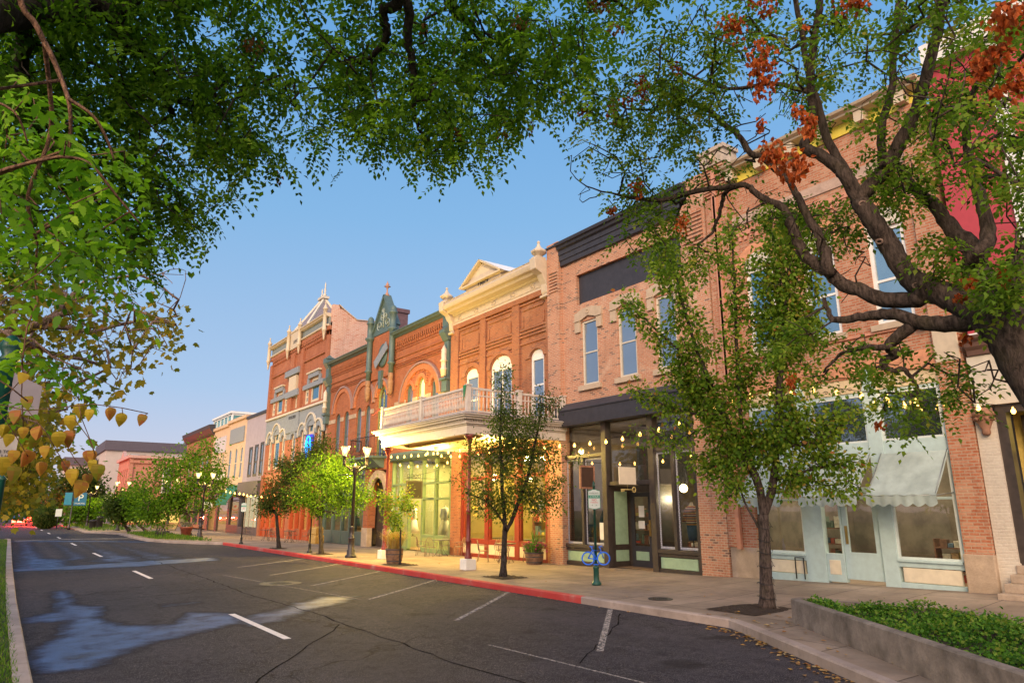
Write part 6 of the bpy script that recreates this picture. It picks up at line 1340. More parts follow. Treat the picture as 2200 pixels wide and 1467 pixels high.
pole_sign(t, x, y, z+2.28)
bt = Vector((x, y, z+.78)); ex = du; mb = MB()
def P3(a_, b_): return tuple(bt+ex*a_+Vector((0, 0, b_))+dn*.05)
for s in (-1, 1): mb.tube([P3(s*.21+.165*math.cos(a_), -.08+.165*math.sin(a_)) for a_ in np.linspace(0, 2*math.pi, 25)[:-1]], .022, 6, True)
bk = mb.build('bicycle_emblem', BLU, t); mb = MB()
mb.tube([P3(-.21, -.08), P3(-.09, .13), P3(.15, .13), P3(.02, -.10), P3(-.21, -.08)], .021, 6); mb.tube([P3(.02, -.1), P3(-.12, .22)], .014, 6); mb.tube([P3(.21, -.08), P3(.11, .22)], .014, 6); mb.tube([P3(-.17, .24), P3(-.06, .23)], .018, 6); mb.tube([P3(.08, .22), P3(.17, .25), P3(.19, .2)], .014, 6); mb.tube([P3(-.08, -.24), P3(.08, -.24)], .018, 6); mb.build('frame', BLU, bk)
# slim black posts by the kerb
def post(x, y, label, top, sign=False, cat='post'):
    z = gz(x, y); t = thing('kerb_post', label, cat, (x, y, z), 'slim black kerb posts')
    MB().lathe([(.12, 0), (.13, .05), (.07, .12), (.06, .35), (.08, .37), (.04, .42)], (x, y, z), 10).build('base', IRON, t); MB().lathe([(.034, .4), (.032, top), (.05, top+.02), (.01, top+.1)], (x, y, z), 8).build('pole', IRON, t)
    if sign: pole_sign(t, x, y, z+top-.35)
    return t
post(12.03, 33.6, 'slim black post between the two street trees outside the green shop', 2.75)
post(11.75, 44.8, 'slim black post carrying a small green and white parking sign by the lavender shop', 2.5, True)
# ---- hanging signs
def hang_sign(label, y, xa, xb, za, zb, face_m, frame_m, scroll=False, key=False):
    t = thing('hanging_sign', label, 'sign', ((xa+xb)/2, y, zb)); xm = (xa+xb)/2
    if frame_m:
        mb = MB()
        for (a_, b_, c_, d_) in [(xa, xb, za, za+.06), (xa, xb, zb-.06, zb), (xa, xa+.06, za+.061, zb-.061), (xb-.06, xb, za+.061, zb-.061)]: mb.box(a_, b_, y-.035, y+.035, c_, d_)
        mb.build('frame', frame_m, t); MB().box(xa+.061, xb-.061, y-.02, y+.02, za+.061, zb-.061).build('board', face_m, t)
    else: MB().box(xa, xb, y-.02, y+.02, za, zb).build('board', face_m, t)
    mb = MB(); mb.tube([(xa+.02, y, zb+.12), (X, y, zb+.12)], .014, 6); mb.tube([(xa+.1, y, zb), (xa+.1, y, zb+.12)], .008, 4); mb.tube([(xb-.1, y, zb), (xb-.1, y, zb+.12)], .008, 4)
    if scroll:
        for k in range(4): mb.tube([(xa+.12+.2*k+.08*math.cos(a_), y, zb+.23+.08*math.sin(a_)) for a_ in np.linspace(0, 6, 14)], .012, 4)
        mb.tube([(xa, y, zb+.12), (X, y, zb+.55)], .01, 4)
    mb.build('bracket', IRON, t)
    if key:
        mb = MB(); zk = za-.17; mb.tube([(xa+.08, y, zk), (xb-.16, y, zk)], .022, 6); mb.tube([(xb-.09+.07*math.cos(a_), y, zk+.085*math.sin(a_)) for a_ in np.linspace(0, 2*math.pi, 17)[:-1]], .02, 5, True); mb.box(xa+.08, xa+.14, y-.015, y+.015, zk-.08, zk); mb.box(xa+.18, xa+.22, y-.015, y+.015, zk-.06, zk); mb.lathe([(.035, 0), (.035, .03)], (xb-.2, y, zk-.015), 6)
        mb.tube([(xm, y, za), (xm, y, zk)], .005, 4); mb.build('key_emblem', paint('gilt_key', (.55, .42, .16), .4, .1), t)
hang_sign('blank dark brown hanging sign in a copper frame beside the dark shopfront door', 18.9, 16.50, 17.2, 2.74, 3.56, paint('board_brown', (.07, .035, .025), .7, .1), paint('copper_frame', (.36, .17, .11), .6, .25))
hang_sign('blank cream hanging sign with a large key hung below it', 16.75, 16.35, 17.12, 2.83, 3.40, paint('board_cream', (.80, .70, .56), .6, .04), None, key=True)
hang_sign('blank olive black square hanging sign with scrolled bracket by the green boutique', 31.2, 15.85, 16.75, 2.55, 3.42, paint('board_olive', (.05, .045, .022), .6, .1), paint('board_edge', (.10, .09, .05), .6, .1), scroll=True)
t = thing('round_hanging_sign', 'round white and red hanging sign outside the peach building', 'sign', (16.3, 80, 3)); c_ = at(445, 1087, 78)
mb = MB(); mb.lathe([(.5, -.03), (.5, .03)], (0, 0, 0), 24, False); o = mb.build('board', SGW, None); o.parent = t; o.rotation_euler = (math.pi/2, 0, 0); o.location = Vector(c_)-t.location
mb = MB(); cc = Vector(c_); mb.tube([tuple(cc+Vector((.40*math.cos(a_), -.04, .40*math.sin(a_)))) for a_ in np.linspace(math.pi*1.02, math.pi*1.98, 14)], .05, 6); mb.sphere(tuple(cc+Vector((0, -.05, .0))), .13, 8); mb.build('emblem', SGR, t); MB().tube([tuple(cc+Vector((-.5, 0, .62))), tuple(cc+Vector((2, 0, .62)))], .03, 5).build('bracket', IRON, t)
# ---- straw bale, bench, bins, round bush, cars
t = thing('straw_bale', 'rough golden straw bale standing against the orange shop front', 'bale', (16.5, 44.6, gz(16.5, 44.6)))
STRAW = leafmat('straw', [(.42, .24, .06), (.60, .40, .12), (.35, .18, .05), (.68, .48, .18)], .1)
zb_ = gz(16.5, 44.6); mb = MB(); mb.box(16.05, 16.65, 43.95, 45.1, zb_, zb_+.55); o = mb.build('bale', STRAW, t, .06); tone(o)
mb = MB(); mb.box(16.08, 16.6, 44.0, 45.0, zb_+.56, zb_+1.02); o = mb.build('upper_bale', STRAW, t, .06); tone(o)
mb = MB(); r = random.Random(8)
for k in range(900):
    s_ = r.choice((0, 1, 2)); p = Vector((16.05 if s_ == 0 else r.uniform(16.05, 16.65), 43.95 if s_ == 1 else r.uniform(43.95, 45.1), zb_+1.03 if s_ == 2 else r.uniform(zb_, zb_+1.0))); d_ = Vector((r.uniform(-1, .3), r.uniform(-1, 1), r.uniform(-1, 1)))*.09; q = Vector((.004, .008, .006)); mb.quad(p, p+q, p+d_+q, p+d_)
o = mb.build('straw', STRAW, t); tone(o, seed=2)
t = thing('park_bench', 'long slatted bench on the planted bulb with iron ends', 'bench', (10.2, 64, 0)); BW = paint('bench_wood', (.45, .34, .14), .6, .15)
a0, b0 = at(314, 1148, 64.5), at(368, 1148, 62.5)
mb = MB()
A_, B_ = Vector((float(a0[0]), float(a0[1]), 0)), Vector((float(b0[0]), float(b0[1]), 0))
for k in range(3): mb.bar(A_+Vector((-.1+.14*k, 0, .45)), B_+Vector((-.1+.14*k, 0, .45)), .11, .035)
mb.build('seat', BW, t); mb = MB()
for k in range(3): mb.bar(A_+Vector((.32+.03*k, 0, .58+.15*k)), B_+Vector((.32+.03*k, 0, .58+.15*k)), .035, .12)
mb.build('backrest', BW, t)
for u in (0, .5, 1): q = A_+(B_-A_)*u; MB().tube([tuple(q+Vector(v)) for v in [(-.15, 0, 0), (-.15, 0, .43), (.25, 0, .43), (.42, 0, .95)]], .03, 5).build('leg', IRON, t)
t = thing('bike_rack', 'low black looped bicycle rack in front of the long bench', 'bicycle rack', (9.4, 62, 0)); c0, c1 = at(333, 1151, 60.5), at(355, 1151, 59.7); mb = MB()
mb.tube([(float(c0[0]+(c1[0]-c0[0])*u), float(c0[1]+(c1[1]-c0[1])*u), .02+.6*abs(math.sin(u*math.pi*4))) for u in np.linspace(0, 1, 50)], .03, 5); mb.build('loops', IRON, t)
def bin_(px, py, D, h, label):
    p = at(px, py, D); x, y = float(p[0]), float(p[1]); t = thing('litter_bin', label, 'bin', (x, y, 0), 'litter bins'); MB().lathe([(.28, 0), (.32, .1), (.34, h*.85), (.37, h*.86), (.37, h*.92), (.3, h)], (x, y, 0), 12).build('body', IRON, t); MB().lathe([(.15, h), (.15, h+.05)], (x, y, 0), 10).build('lid', IRON, t)
bin_(198, 1135, 88, .95, 'black litter bin left of the far brick corner shop'); bin_(212, 1134, 90, 1.3, 'taller black bin just right of the low one')
def blob_bush(name, label, x, y, r_, sz, mat, n, seed, ls=.05):
    r = np.random.default_rng(seed); t = thing(name, label, 'bush', (x, y, 0)); d_ = r.normal(size=(n, 3)); d_ /= np.linalg.norm(d_, axis=1)[:, None]
    d_ = d_*(r.uniform(.86, 1.03, (n, 1)))*np.array([r_, r_, r_*sz])+np.array([x, y, r_*sz]); make_leaves(d_, mat, t, 'foliage', ls, seed); MB().sphere((x, y, r_*sz), r_*.88, 14, sz).build('inner_growth', mat, t); return t
# ---- cars waiting far down the road, tail lamps lit
CARP = [paint('car_red', (.30, .03, .03), .25, .05), paint('car_silver', (.35, .33, .34), .25, .05, .6), paint('car_dark', (.04, .04, .05), .25, .05)]
TAIL = emit('tail_lamp', (1., .03, .01), 30.); HEADW = emit('signal_white', (1., .85, .7), 15.)
TYRE = paint('tyre', (.02, .02, .02), .8, .2); CGL = glass_win('car_glass', (.03, .03, .04), .4)
def car(x, y, paintm, label, group='cars queuing at the far lights'):
    z = -.14; t = thing('car', label, 'car', (x, y, z), group); w_ = .9
    def sec(yy, zt): return [(x-w_, yy, z+.32), (x+w_, yy, z+.32), (x+w_, yy, z+zt*.75), (x+w_*.88, yy, z+zt), (x-w_*.88, yy, z+zt), (x-w_, yy, z+zt*.75)]
    prof = [(0, .85), (.12, .98), (.9, 1.02), (3.2, .98), (4.3, .8), (4.45, .6)]; vs = []; 
    for p in prof: vs += sec(y+p[0], p[1])
    fs = [tuple(range(6))[::-1], tuple(range(30, 36))]
    for i in range(5):
        for k in range(6): fs.append((i*6+k, i*6+(k+1) % 6, (i+1)*6+(k+1) % 6, (i+1)*6+k))
    MB().add(vs, fs).build('body', paintm, t, .04)
    mb = MB(); mb.add([(x-.8, y+.55, z+1.0), (x+.8, y+.55, z+1.0), (x+.8, y+3.1, z+1.), (x-.8, y+3.1, z+1.), (x-.62, y+1.1, z+1.45), (x+.62, y+1.1, z+1.45), (x+.62, y+2.3, z+1.45), (x-.62, y+2.3, z+1.45)], [(0, 1, 5, 4), (1, 2, 6, 5), (2, 3, 7, 6), (3, 0, 4, 7)]); mb.build('window', CGL, t)
    MB().box(x-.64, x+.64, y+1.05, y+2.35, z+1.45, z+1.49).build('roof', paintm, t, .02)
    for sx in (-1, 1): MB().box(x+sx*.55, x+sx*.86, y-.03, y+.04, z+.66, z+.86).build('tail_light', TAIL, t)
    MB().box(x-.28, x+.28, y-.02, y+.01, z+.5, z+.62).build('number_plate', WHITE, t); MB().box(x-.88, x+.88, y-.06, y+.1, z+.28, z+.45).build('bumper', CARP[2], t)
    for sx in (-1, 1):
        for yy in (.75, 3.6):
            wm = MB(); n = 14; vs = []
            for q in (0, .2): vs += [(x+sx*(.72+q), y+yy+.33*math.cos(2*math.pi*k/n), z+.33+.33*math.sin(2*math.pi*k/n)) for k in range(n)]
            wm.add(vs, [tuple(range(n)), tuple(range(n, 2*n))]+[(k, (k+1) % n, n+(k+1) % n, n+k) for k in range(n)]); wm.build('wheel', TYRE, t)
    for sx in (-1, 1): lamp((x+sx*.7, y-.3, z+.76), (1., .05, .02), 700, .1, 'tail_lamp_glow')
car(1.35, 118, CARP[1], 'silver car with lit tail lamps, nearer the median of the two front cars'); car(3.6, 112, CARP[0], 'red car with lit tail lamps in the right lane of the queue')
car(1.5, 134, CARP[2], 'dark car directly beyond the silver car in the queue'); car(4.4, 131, CARP[2], 'dark car beyond the red car in the queue'); car(2.6, 150, CARP[0], 'farthest red car of the queue')
# ---- signals, banners and signs far down the street
t = thing('traffic_signal', 'traffic signal mast with lit red lamps over the far junction', 'traffic light', (9, 165, 0)); mb = MB(); mb.lathe([(.2, 0), (.12, 6.2)], (9, 165, 0), 8); mb.tube([(9, 165, 6.1), (5, 165, 6.6), (.5, 165, 6.8)], .09, 6); mb.build('mast', LAMPM, t)
for px in (1.0, 4.6):
    MB().box(px-.22, px+.22, 164.7, 165.1, 5.9, 7.1).build('signal_head', IRON, t); b_ = MB(); b_.sphere((px, 164.62, 6.85), .28, 8); b_.build('red_lamp', TAIL, t)
t = thing('street_name_sign', 'long blue street name board on a mast arm over the road', 'sign', (8, 160, 0)); p = at(125, 1078, 150); c_ = Vector(p)
MB().box(c_.x-3., c_.x+3.4, c_.y, c_.y+.1, c_.z-.55, c_.z+.55).build('board', paint('board_blue', (.05, .10, .38), .5, .2), t); MB().box(c_.x-3.2, c_.x-1.6, c_.y-.08, c_.y-.01, c_.z-.5, c_.z+.5).build('red_panel', paint('panel_red', (.5, .03, .06), .5, .1), t); MB().lathe([(.15, 0), (.1, float(c_.z)+1)], (c_.x+4.2, c_.y+.3, 0), 8).build('mast', LAMPM, t)
MB().bar((c_.x-3, c_.y+.2, c_.z+.62), (c_.x+4.2, c_.y+.3, c_.z+.9), .12, .12).build('mast_arm', LAMPM, t)
p0, = [at(147, 1138, 86)]; x, y = float(p0[0]), float(p0[1])
t = thing('banner_post', 'lamp post carrying a blue banner with a white parking letter', 'banner', (x, y, 0)); MB().lathe([(.16, 0), (.12, .3), (.06, .5), (.05, 4.2)], (x, y, 0), 8).build('pole', LAMPM, t)
BB = paint('banner_blue', (.01, .12, .26), .6, .08); MB().box(x+.1, x+1.2, y-.02, y+.02, 2.45, 3.75).build('banner', BB, t); MB().box(x-.75, x-.1, y-.02, y+.02, 2.5, 3.75).build('banner', paint('banner_cyan', (.02, .20, .34), .6, .08), t)
b_ = text_mesh('banner_letter', 'P', 1.0, (x+.66, y-.03, 3.2), ROT_S, SGW, t); text_mesh('banner_text', 'PARKING', .22, (x+.65, y-.03, 2.65), ROT_S, SGW, t)
mb = MB(); mb.tube([(x-.8, y, 3.8), (x+1.25, y, 3.8)], .02, 5); mb.tube([(x-.8, y, 2.42), (x+1.25, y, 2.42)], .02, 5); mb.build('banner_arm', LAMPM, t)
p0 = at(121, 1135, 93); x, y = float(p0[0]), float(p0[1]); t = thing('white_sign', 'small square white sign on a post beside the round bush', 'sign', (x, y, 0)); MB().lathe([(.04, 0), (.04, 1.6)], (x, y, 0), 6).build('post', IRON, t); MB().box(x-.3, x+.3, y-.04, y, 1.3, 2.1).build('board', SGW, t)
t = thing('blue_hanging_banner', 'bright blue oval sign high over the far end of the street', 'sign', (7, 230, 0)); p = at(92, 1066, 230); c_ = Vector(p); mb = MB(); mb.lathe([(1.5, -.1), (1.5, .1)], (0, 0, 0), 16, False); o = mb.build('board', paint('sign_sky_blue', (.02, .30, .62), .5, .1)); o.parent = t; o.location = c_-t.location; o.rotation_euler = (math.pi/2, 0, 0); o.scale = (1.2, .7, 1); MB().lathe([(.2, 0), (.15, float(c_.z))], (c_.x, c_.y+.3, 0), 8).build('post', LAMPM, t)
# ---- green sign pole on the median, close at the left
x, y = -.17, 6.7; t = thing('median_sign_pole', 'dark green pole with ball finial and a curved blank sign plate on the median', 'sign', (x, y, 0))
MB().lathe([(.06, 0), (.055, 3.15), (.075, 3.17), (.05, 3.2), (.075, 3.26), (.075, 3.30), (.03, 3.36), (.01, 3.37)], (x, y, 0), 12).build('pole', GRN, t)
mb = MB(); mb.add([(x+.05, y-.03, 3.06), (x+.25, y+.02, 2.98), (x+.25, y+.02, 2.73), (x+.05, y-.03, 2.75)], [(0, 1, 2, 3)]); mb.add([(x+.05, y-.02, 3.06), (x+.25, y+.03, 2.98), (x+.25, y+.03, 2.73), (x+.05, y-.02, 2.75)], [(3, 2, 1, 0)]); mb.build('sign_plate', paint('sign_back', (.38, .32, .33), .5, .06), t)
mb = MB(); mb.box(x+.03, x+.15, y-.06, y-.045, 2.36, 2.56); s_ = mb.build('sign_plate', paint('sign_faded', (.45, .40, .36), .6, .1), t); text_mesh('sign_text', '8 TO 5\n3 HR', .034, (x+.09, y-.065, 2.42), ROT_S, IRON, s_, .001)
t = thing('median_post', 'dark green post with a white strip beside the median kerb', 'post', (.05, 9, 0)); MB().lathe([(.05, 0), (.045, 2.35), (.06, 2.37), (.01, 2.42)], (-.13, 10.6, 0), 10).build('pole', GRN, t); MB().box(-.21, -.19, 10.55, 10.65, 1.2, 2.2).build('white_strip', WHITE, t)
# ---- festoon lights
BULBP = MB().lathe([(.012, .0), (.016, -.03), (.045, -.07), (.05, -.10), (.035, -.14), (.005, -.155)], (0, 0, 0), 8)
bulb_me = bulb_mesh_obj = None
def festoon(label, pts, n, sag=.06, r_=.008, size=1., group='strings of warm bulbs along the shop fronts'):
    global bulb_me
    p0 = Vector(pts[0]); t = thing('string_lights', label, 'string lights', tuple(p0), group)
    P_ = [Vector(p) for p in pts]; L = [0]
    for a_, b_ in zip(P_, P_[1:]): L.append(L[-1]+(b_-a_).length)
    def pt(s):
        for i in range(len(P_)-1):
            if s <= L[i+1] or i == len(P_)-2:
                u = (s-L[i])/max(L[i+1]-L[i], 1e-6); return P_[i]*(1-u)+P_[i+1]*u-Vector((0, 0, sag*4*u*(1-u)))
    mb = MB(); mb.tube([pt(s) for s in np.linspace(0, L[-1], 5*len(P_)+n)], r_, 4); mb.build('cable', IRON, t)
    if bulb_me is None:
        bulb_me = bpy.data.meshes.new('bulb'); bulb_me.from_pydata(BULBP.v, [], BULBP.f); bulb_me.materials.append(GLOW)
    for k in range(n):
        s = L[-1]*(k+.5)/n; q = pt(s)-Vector((0, 0, .02)); o = bpy.data.objects.new('bulb', bulb_me); COL.objects.link(o); o.parent = t; o.location = q-p0; o.scale = (size,)*3
    return t
festoon('string of bulbs along the canopy front edge from the brick pier to the red post', [(16.8, 35.4, 5.0), (16.7, 32.4, 4.86), (16.6, 30, 4.84), (16.55, 28.6, 4.60)], 8)
festoon('string of bulbs under the canopy across the red cafe front', [(16.55, 28.5, 4.58), (16.4, 24.9, 4.55), (16.5, 22.8, 4.56), (16.8, 20.8, 4.5)], 9, .08)
festoon('lower string of bulbs swagged across the green boutique windows', [(17.2, 35.2, 4.6), (17.2, 31.8, 4.35), (17.2, 29.0, 4.45)], 6, .12)
festoon('string of bulbs across the dark shopfront transoms', [(16.8, 20.8, 4.52), (16.9, 18.3, 4.47), (16.9, 16.6, 4.55), (17., 14.2, 4.85)], 8, .05)
festoon('string of bulbs under the brick arches of the blue shopfront', [(17., 14.2, 4.85), (17.1, 12.4, 5.35), (17.1, 9.8, 5.22), (17.1, 8.1, 4.76), (17.1, 6.4, 4.34), (17.1, 4.6, 4.0)], 15, .03)
festoon('second string of bulbs crossing the blue transom windows', [(17.3, 8.7, 4.75), (17.2, 7.3, 4.5)], 4, .03)
festoon('string of bulbs from the slim post to the big dark tree', [(12.5, 53.5, 3.45), (12.5, 48.5, 3.15), (12.2, 44.8, 2.95)], 7, .05)
festoon('string of bulbs from the slim post through the dark small tree', [(12.2, 44.8, 2.95), (12.2, 39.6, 2.98), (12.1, 33.6, 2.75)], 9, .12)
festoon('string of bulbs inside the canopy over the boutique tables', [(15., 28, 4.62), (14.9, 24.6, 4.5), (15.2, 21.2, 4.6)], 7, .05)
festoon('cable of bulbs inside the dark shop reaching to its far wall', [(18.3, 20.6, 3.9), (18.6, 17.5, 3.75), (18.3, 15.0, 3.9)], 8, .05, size=.8)
# ---- things seen through the glass
def mannequin(x, y, z, label, mats, s=1., skirt=False):
    t = thing('mannequin', label, 'mannequin', (x, y, z), 'mannequins in the shop windows')
    MB().lathe([(.16, 0), (.16, .02), (.02, .03), (.02, .8)], (x, y, z), 12).build('stand', IRON, t)
    MB().lathe([(.13, .78), (.17, .86), (.16, 1.0), (.13, 1.12), (.17, 1.3), (.19, 1.42), (.14, 1.5), (.055, 1.54), (.05, 1.62), (.04, 1.64)], (x, y, z), 14).build('body', paint('mannequin_skin', (.62, .52, .40), .6, .05), t)
    mb = MB(); mb.lathe([(.20, .92), (.20, 1.0), (.17, 1.14), (.205, 1.32), (.215, 1.42), (.15, 1.51), (.07, 1.535)], (x, y, z), 16)
    for sy in (-1, 1): mb.tube([(x, y+sy*.17, z+1.45), (x-.02, y+sy*.27, z+1.25), (x-.08, y+sy*.30, z+1.0)], [.075, .07, .06], 8)
    mb.build('top', mats[0], t)
    if skirt: MB().lathe([(.36, .15), (.25, .6), (.17, .95)], (x, y, z), 16).build('skirt', mats[1], t)
    else: MB().lathe([(.15, .45), (.19, .75), (.19, .93)], (x, y, z), 14).build('trousers', mats[1], t)
    return t
m, nt, out = newmat('striped_knit'); P = coords(nt); sp = nt.nodes.new('ShaderNodeSeparateXYZ'); nt.links.new(P, sp.inputs[0])
fr = math_(nt, 'FRACT', math_(nt, 'MULTIPLY', sp.outputs[2], 4.6)); c_ = ramp(nt, fr, [(0, (.45, .18, .02)), (.2, (.04, .02, .015)), (.35, (.55, .42, .26)), (.5, (.25, .05, .02)), (.68, (.55, .3, .05)), (.85, (.05, .03, .03))]); nt.nodes[-1].color_ramp.interpolation = 'CONSTANT'; pbr(nt, out, c_, .9); KNIT = m
DEN = paint('denim', (.03, .05, .10), .9, .2); JKT = paint('dark_jacket', (.025, .05, .05), .9, .2); CLW = paint('pale_cloth', (.62, .58, .50), .9, .08)
mannequin(X+.45, 15.2, .60, 'mannequin in a striped orange and black sweater in the dark shop window', [KNIT, DEN])
mannequin(X+.7, 20.4, .55, 'mannequin in pale knitwear at the left of the dark shop window', [CLW, DEN]); mannequin(X+.6, 19.3, .55, 'mannequin in a dark jacket at the right of the left dark shop window', [JKT, CLW], skirt=True)
mannequin(X+.7, 30.7, .6, 'mannequin in a dark jacket and long white skirt in the boutique window', [JKT, CLW], skirt=True); mannequin(X+.9, 31.9, .6, 'mannequin all in white by the boutique door', [CLW, CLW], skirt=True); mannequin(X+.8, 35.2, .6, 'mannequin all in white at the far left of the boutique', [CLW, CLW], skirt=True)
mannequin(X+.7, 42.9, .6, 'mannequin in white in the dark green shop window', [CLW, JKT], skirt=True)
for (x_, y_, w_, h_, s_, l_) in [(X+3.5, 16.0, 2.6, 2.6, 1, 'tall stocked shelf deep in the dark shop on the right'), (X+3.2, 19.6, 2.4, 2.2, 2, 'tall stocked shelf deep in the dark shop on the left'), (X+1.2, 15.4, 1.4, .9, 3, 'low bright display shelf under the striped sweater'), (X+1.3, 19.9, 1.5, .9, 4, 'low display shelf in the left dark shop window'),
    (X+3.8, 31, 2.8, 2.8, 5, 'stocked shelf at the back of the boutique on the right'), (X+3.8, 35, 2.2, 2.8, 6, 'stocked shelf at the back of the boutique on the left'), (X+4.2, 24, 3.5, 2.6, 7, 'stocked counter shelf at the back of the red cafe'), (X+4.2, 28, 1.4, 2.6, 8, 'narrow shelf at the back left of the red cafe'),
    (X+2.8, 8.2, 1.6, 1.2, 9, 'low shelf inside the blue shop on the right'), (X+2.6, 12, 1.2, 1.8, 10, 'shelf inside the blue shop behind the leafy tree'), (X+2.5, 43.0, 3.0, 2.2, 11, 'shelf inside the dark green shop'), (X+2.5, 52, 4., 2., 12, 'shelf inside the orange restaurant')]:
    shelves(x_, y_, .05, w_, h_, s_, l_)
def globe(x, y, z, r_, label, watts):
    t = thing('pendant_lamp', label, 'lamp', (x, y, z), 'glowing pendant lamps inside the shops'); MB().sphere((x, y, z), r_, 14).build('globe', GLOWW, t); MB().tube([(x, y, z+r_), (x, y, z+1.2)], .012, 4).build('cord', IRON, t); lamp((x-.0, y, z-.35), (1., .82, .5), watts, .1)
globe(X+1.1, 16.05, 2.72, .14, 'bright white globe lamp in the right window of the dark shop', 70)
globe(X+.9, 27.3, 3.5, .16, 'bright globe lamp in the upper left window of the red cafe', 50)
globe(X+1.2, 24.9, 3.3, .10, 'small pendant lamp in the middle of the red cafe', 20)
for k, y_ in enumerate((23.0, 25.2, 27.6)):
    tb = table(['dark cafe table inside the right window of the red cafe', 'dark cafe table inside the middle window of the red cafe', 'dark cafe table inside the left window of the red cafe'][k], X+1.3, y_, .4, 'tables inside the red cafe'); tb.location.z = 0.
    for s_ in (-1, 1):
        c = place_chair(X+1.3, y_+.75*s_, 0 if s_ < 0 else math.pi, ['right', 'left'][s_ > 0]+' chair at the '+['right', 'middle', 'left'][k]+' table inside the red cafe', 'chairs inside the red cafe'); c.location.z = 0.
# fallen leaves by the corner kerb
rr = np.random.default_rng(11); n = 330
mb = MB()
for k in range(n):
    u = rr.uniform(); 
    if u < .6: y_ = rr.uniform(3.5, 9.2); x_ = np.interp(y_, [3.25, 5.25, 8.25, 9.2], [7.9, 9.15, 11.0, 11.25])-abs(rr.normal())*.18-.03; z_ = zr(x_)+.012
    elif u < .8: y_ = rr.uniform(5, 9.5); x_ = rr.uniform(9.8, 12.6); z_ = .02; x_ = max(x_, np.interp(y_, [5.25, 8.25], [9.6, 11.4]))
    elif u < .93: y_ = rr.uniform(9, 34); x_ = 11.26-abs(rr.normal())*.12; z_ = zr(x_)+.012
    else: y_ = rr.uniform(9, 30); x_ = rr.uniform(11.8, 14); z_ = gz(x_, y_)+.012
    a_ = rr.uniform(0, 6.28); s_ = rr.uniform(.03, .065); c_, q_ = math.cos(a_)*s_, math.sin(a_)*s_
    mb.quad((x_-c_, y_-q_, z_), (x_+q_*.6, y_-c_*.6, z_+rr.uniform(0, .02)), (x_+c_, y_+q_, z_+.005), (x_-q_*.6, y_+c_*.6, z_+rr.uniform(0, .02)))
o = mb.build('fallen_leaves', leafmat('fallen_leaf', [(.30, .13, .04), (.45, .28, .08), (.20, .08, .03), (.5, .38, .2)], .2)); o['kind'] = 'stuff'; tone(o)

# a dark cable of unlit bulbs wound round the leaning trunk
t = thing('string_lights', 'dark cable of unlit lights wound round the forked tree trunk by the planter', 'string lights', (13.1, 9.2, .1))
TRK = [(0, .185), (.5, .16), (1.0, .14), (1.7, .125), (2.0, .13)]
fk = at(1640, 1105, math.dist((13.1, 9.2, 3), (0, 0, CAMH))); mb = MB(); pts = []
for k in range(120):
    u = k/119; zz = .12+u*(float(fk[2])-.2); q = np.array([13.1, 9.2, 0])*(1-u)+np.array([fk[0], fk[1], 0])*u; a_ = u*38+.8*math.sin(u*9); rr_ = np.interp(u, [0, .3, 1], [.195, .15, .135]); pts.append((q[0]+rr_*math.cos(a_), q[1]+rr_*math.sin(a_), zz+.08*math.sin(a_*1.0)))
mb.tube(pts, .006, 4); mb.build('cable', IRON, t)
mb = MB()
for k in range(3, 120, 5): mb.tube([pts[k], (pts[k][0]*1.0+(pts[k][0]-13.1)*.18, pts[k][1]+(pts[k][1]-9.2)*.18, pts[k][2]-.03)], .006, 4)
mb.build('bulbs', IRON, t)['kind'] = 'stuff'
# ---- overhanging golden rain trees
MASK1 = [(-60, -420), (1500, -420), (1480, -60), (1420, 20), (1400, 60), (1340, 120), (1290, 165), (1250, 215), (1195, 220), (1165, 250), (1120, 285), (1070, 300), (1055, 355), (1010, 345), (985, 330), (960, 392), (930, 398), (915, 345), (880, 350), (850, 345), (845, 290), (800, 262), (770, 285), (740, 335), (700, 325), (672, 318), (640, 255), (610, 215), (585, 230), (590, 290), (612, 372), (585, 400), (560, 350), (530, 330), (500, 370), (480, 415), (440, 400), (430, 470), (415, 560), (385, 545), (365, 480), (330, 520), (310, 575), (260, 590), (200, 560), (-60, 560)]
r = np.random.default_rng(21)
t1 = thing('overhanging_tree', 'large green pinnate leaved tree arching overhead with golden pods on its near twigs', 'tree', (-2.6, 4.6, 0))
sk = Skel(.0045, .40)
T0 = np.array([-2.6, 4.6, 0.]); fork = np.array([-2.2, 4.9, 3.6])
sk.limb([T0, T0+[.05, .05, 1.2], T0+[.2, .1, 2.4], fork], [.30, .24, .21, .19])
A1 = sk.limb([fork, at(-160, 60, 7.2), at(40, 28, 8.0), at(153, 17, 8.5), at(204, 14, 8.6), at(239, 31, 8.6), at(256, 68, 8.6), at(273, 99, 8.6), at(320, 123, 8.7), at(351, 177, 8.8), at(358, 211, 8.9), at(372, 245, 9.0)], [.17, .15, .13, .12, .11, .09, .085, .08, .07, .05, .04, .03], jit=.01)
sk.limb([at(239, 31, 8.6), at(265, 22, 8.7), at(283, 5, 8.8), at(330, -60, 9)], [.09, .08, .07, .06])
sk.limb([fork+[0, 0, .0], np.array([-.6, 5.4, 6.4]), at(500, -330, 8), at(760, -180, 8.2), at(856, -5, 8.4), at(825, 24, 8.5), at(829, 61, 8.5), at(832, 78, 8.5), at(798, 123, 8.6), at(740, 140, 8.8)], [.17, .14, .11, .09, .07, .055, .05, .045, .03, .018], jit=.01)
sk.limb([at(760, -180, 8.2), at(866, -20, 8.0), at(877, 44, 8.1), at(877, 102, 8.2), at(890, 164, 8.3), at(888, 235, 8.4), at(905, 290, 8.5)], [.08, .055, .05, .045, .038, .028, .015], jit=.01)
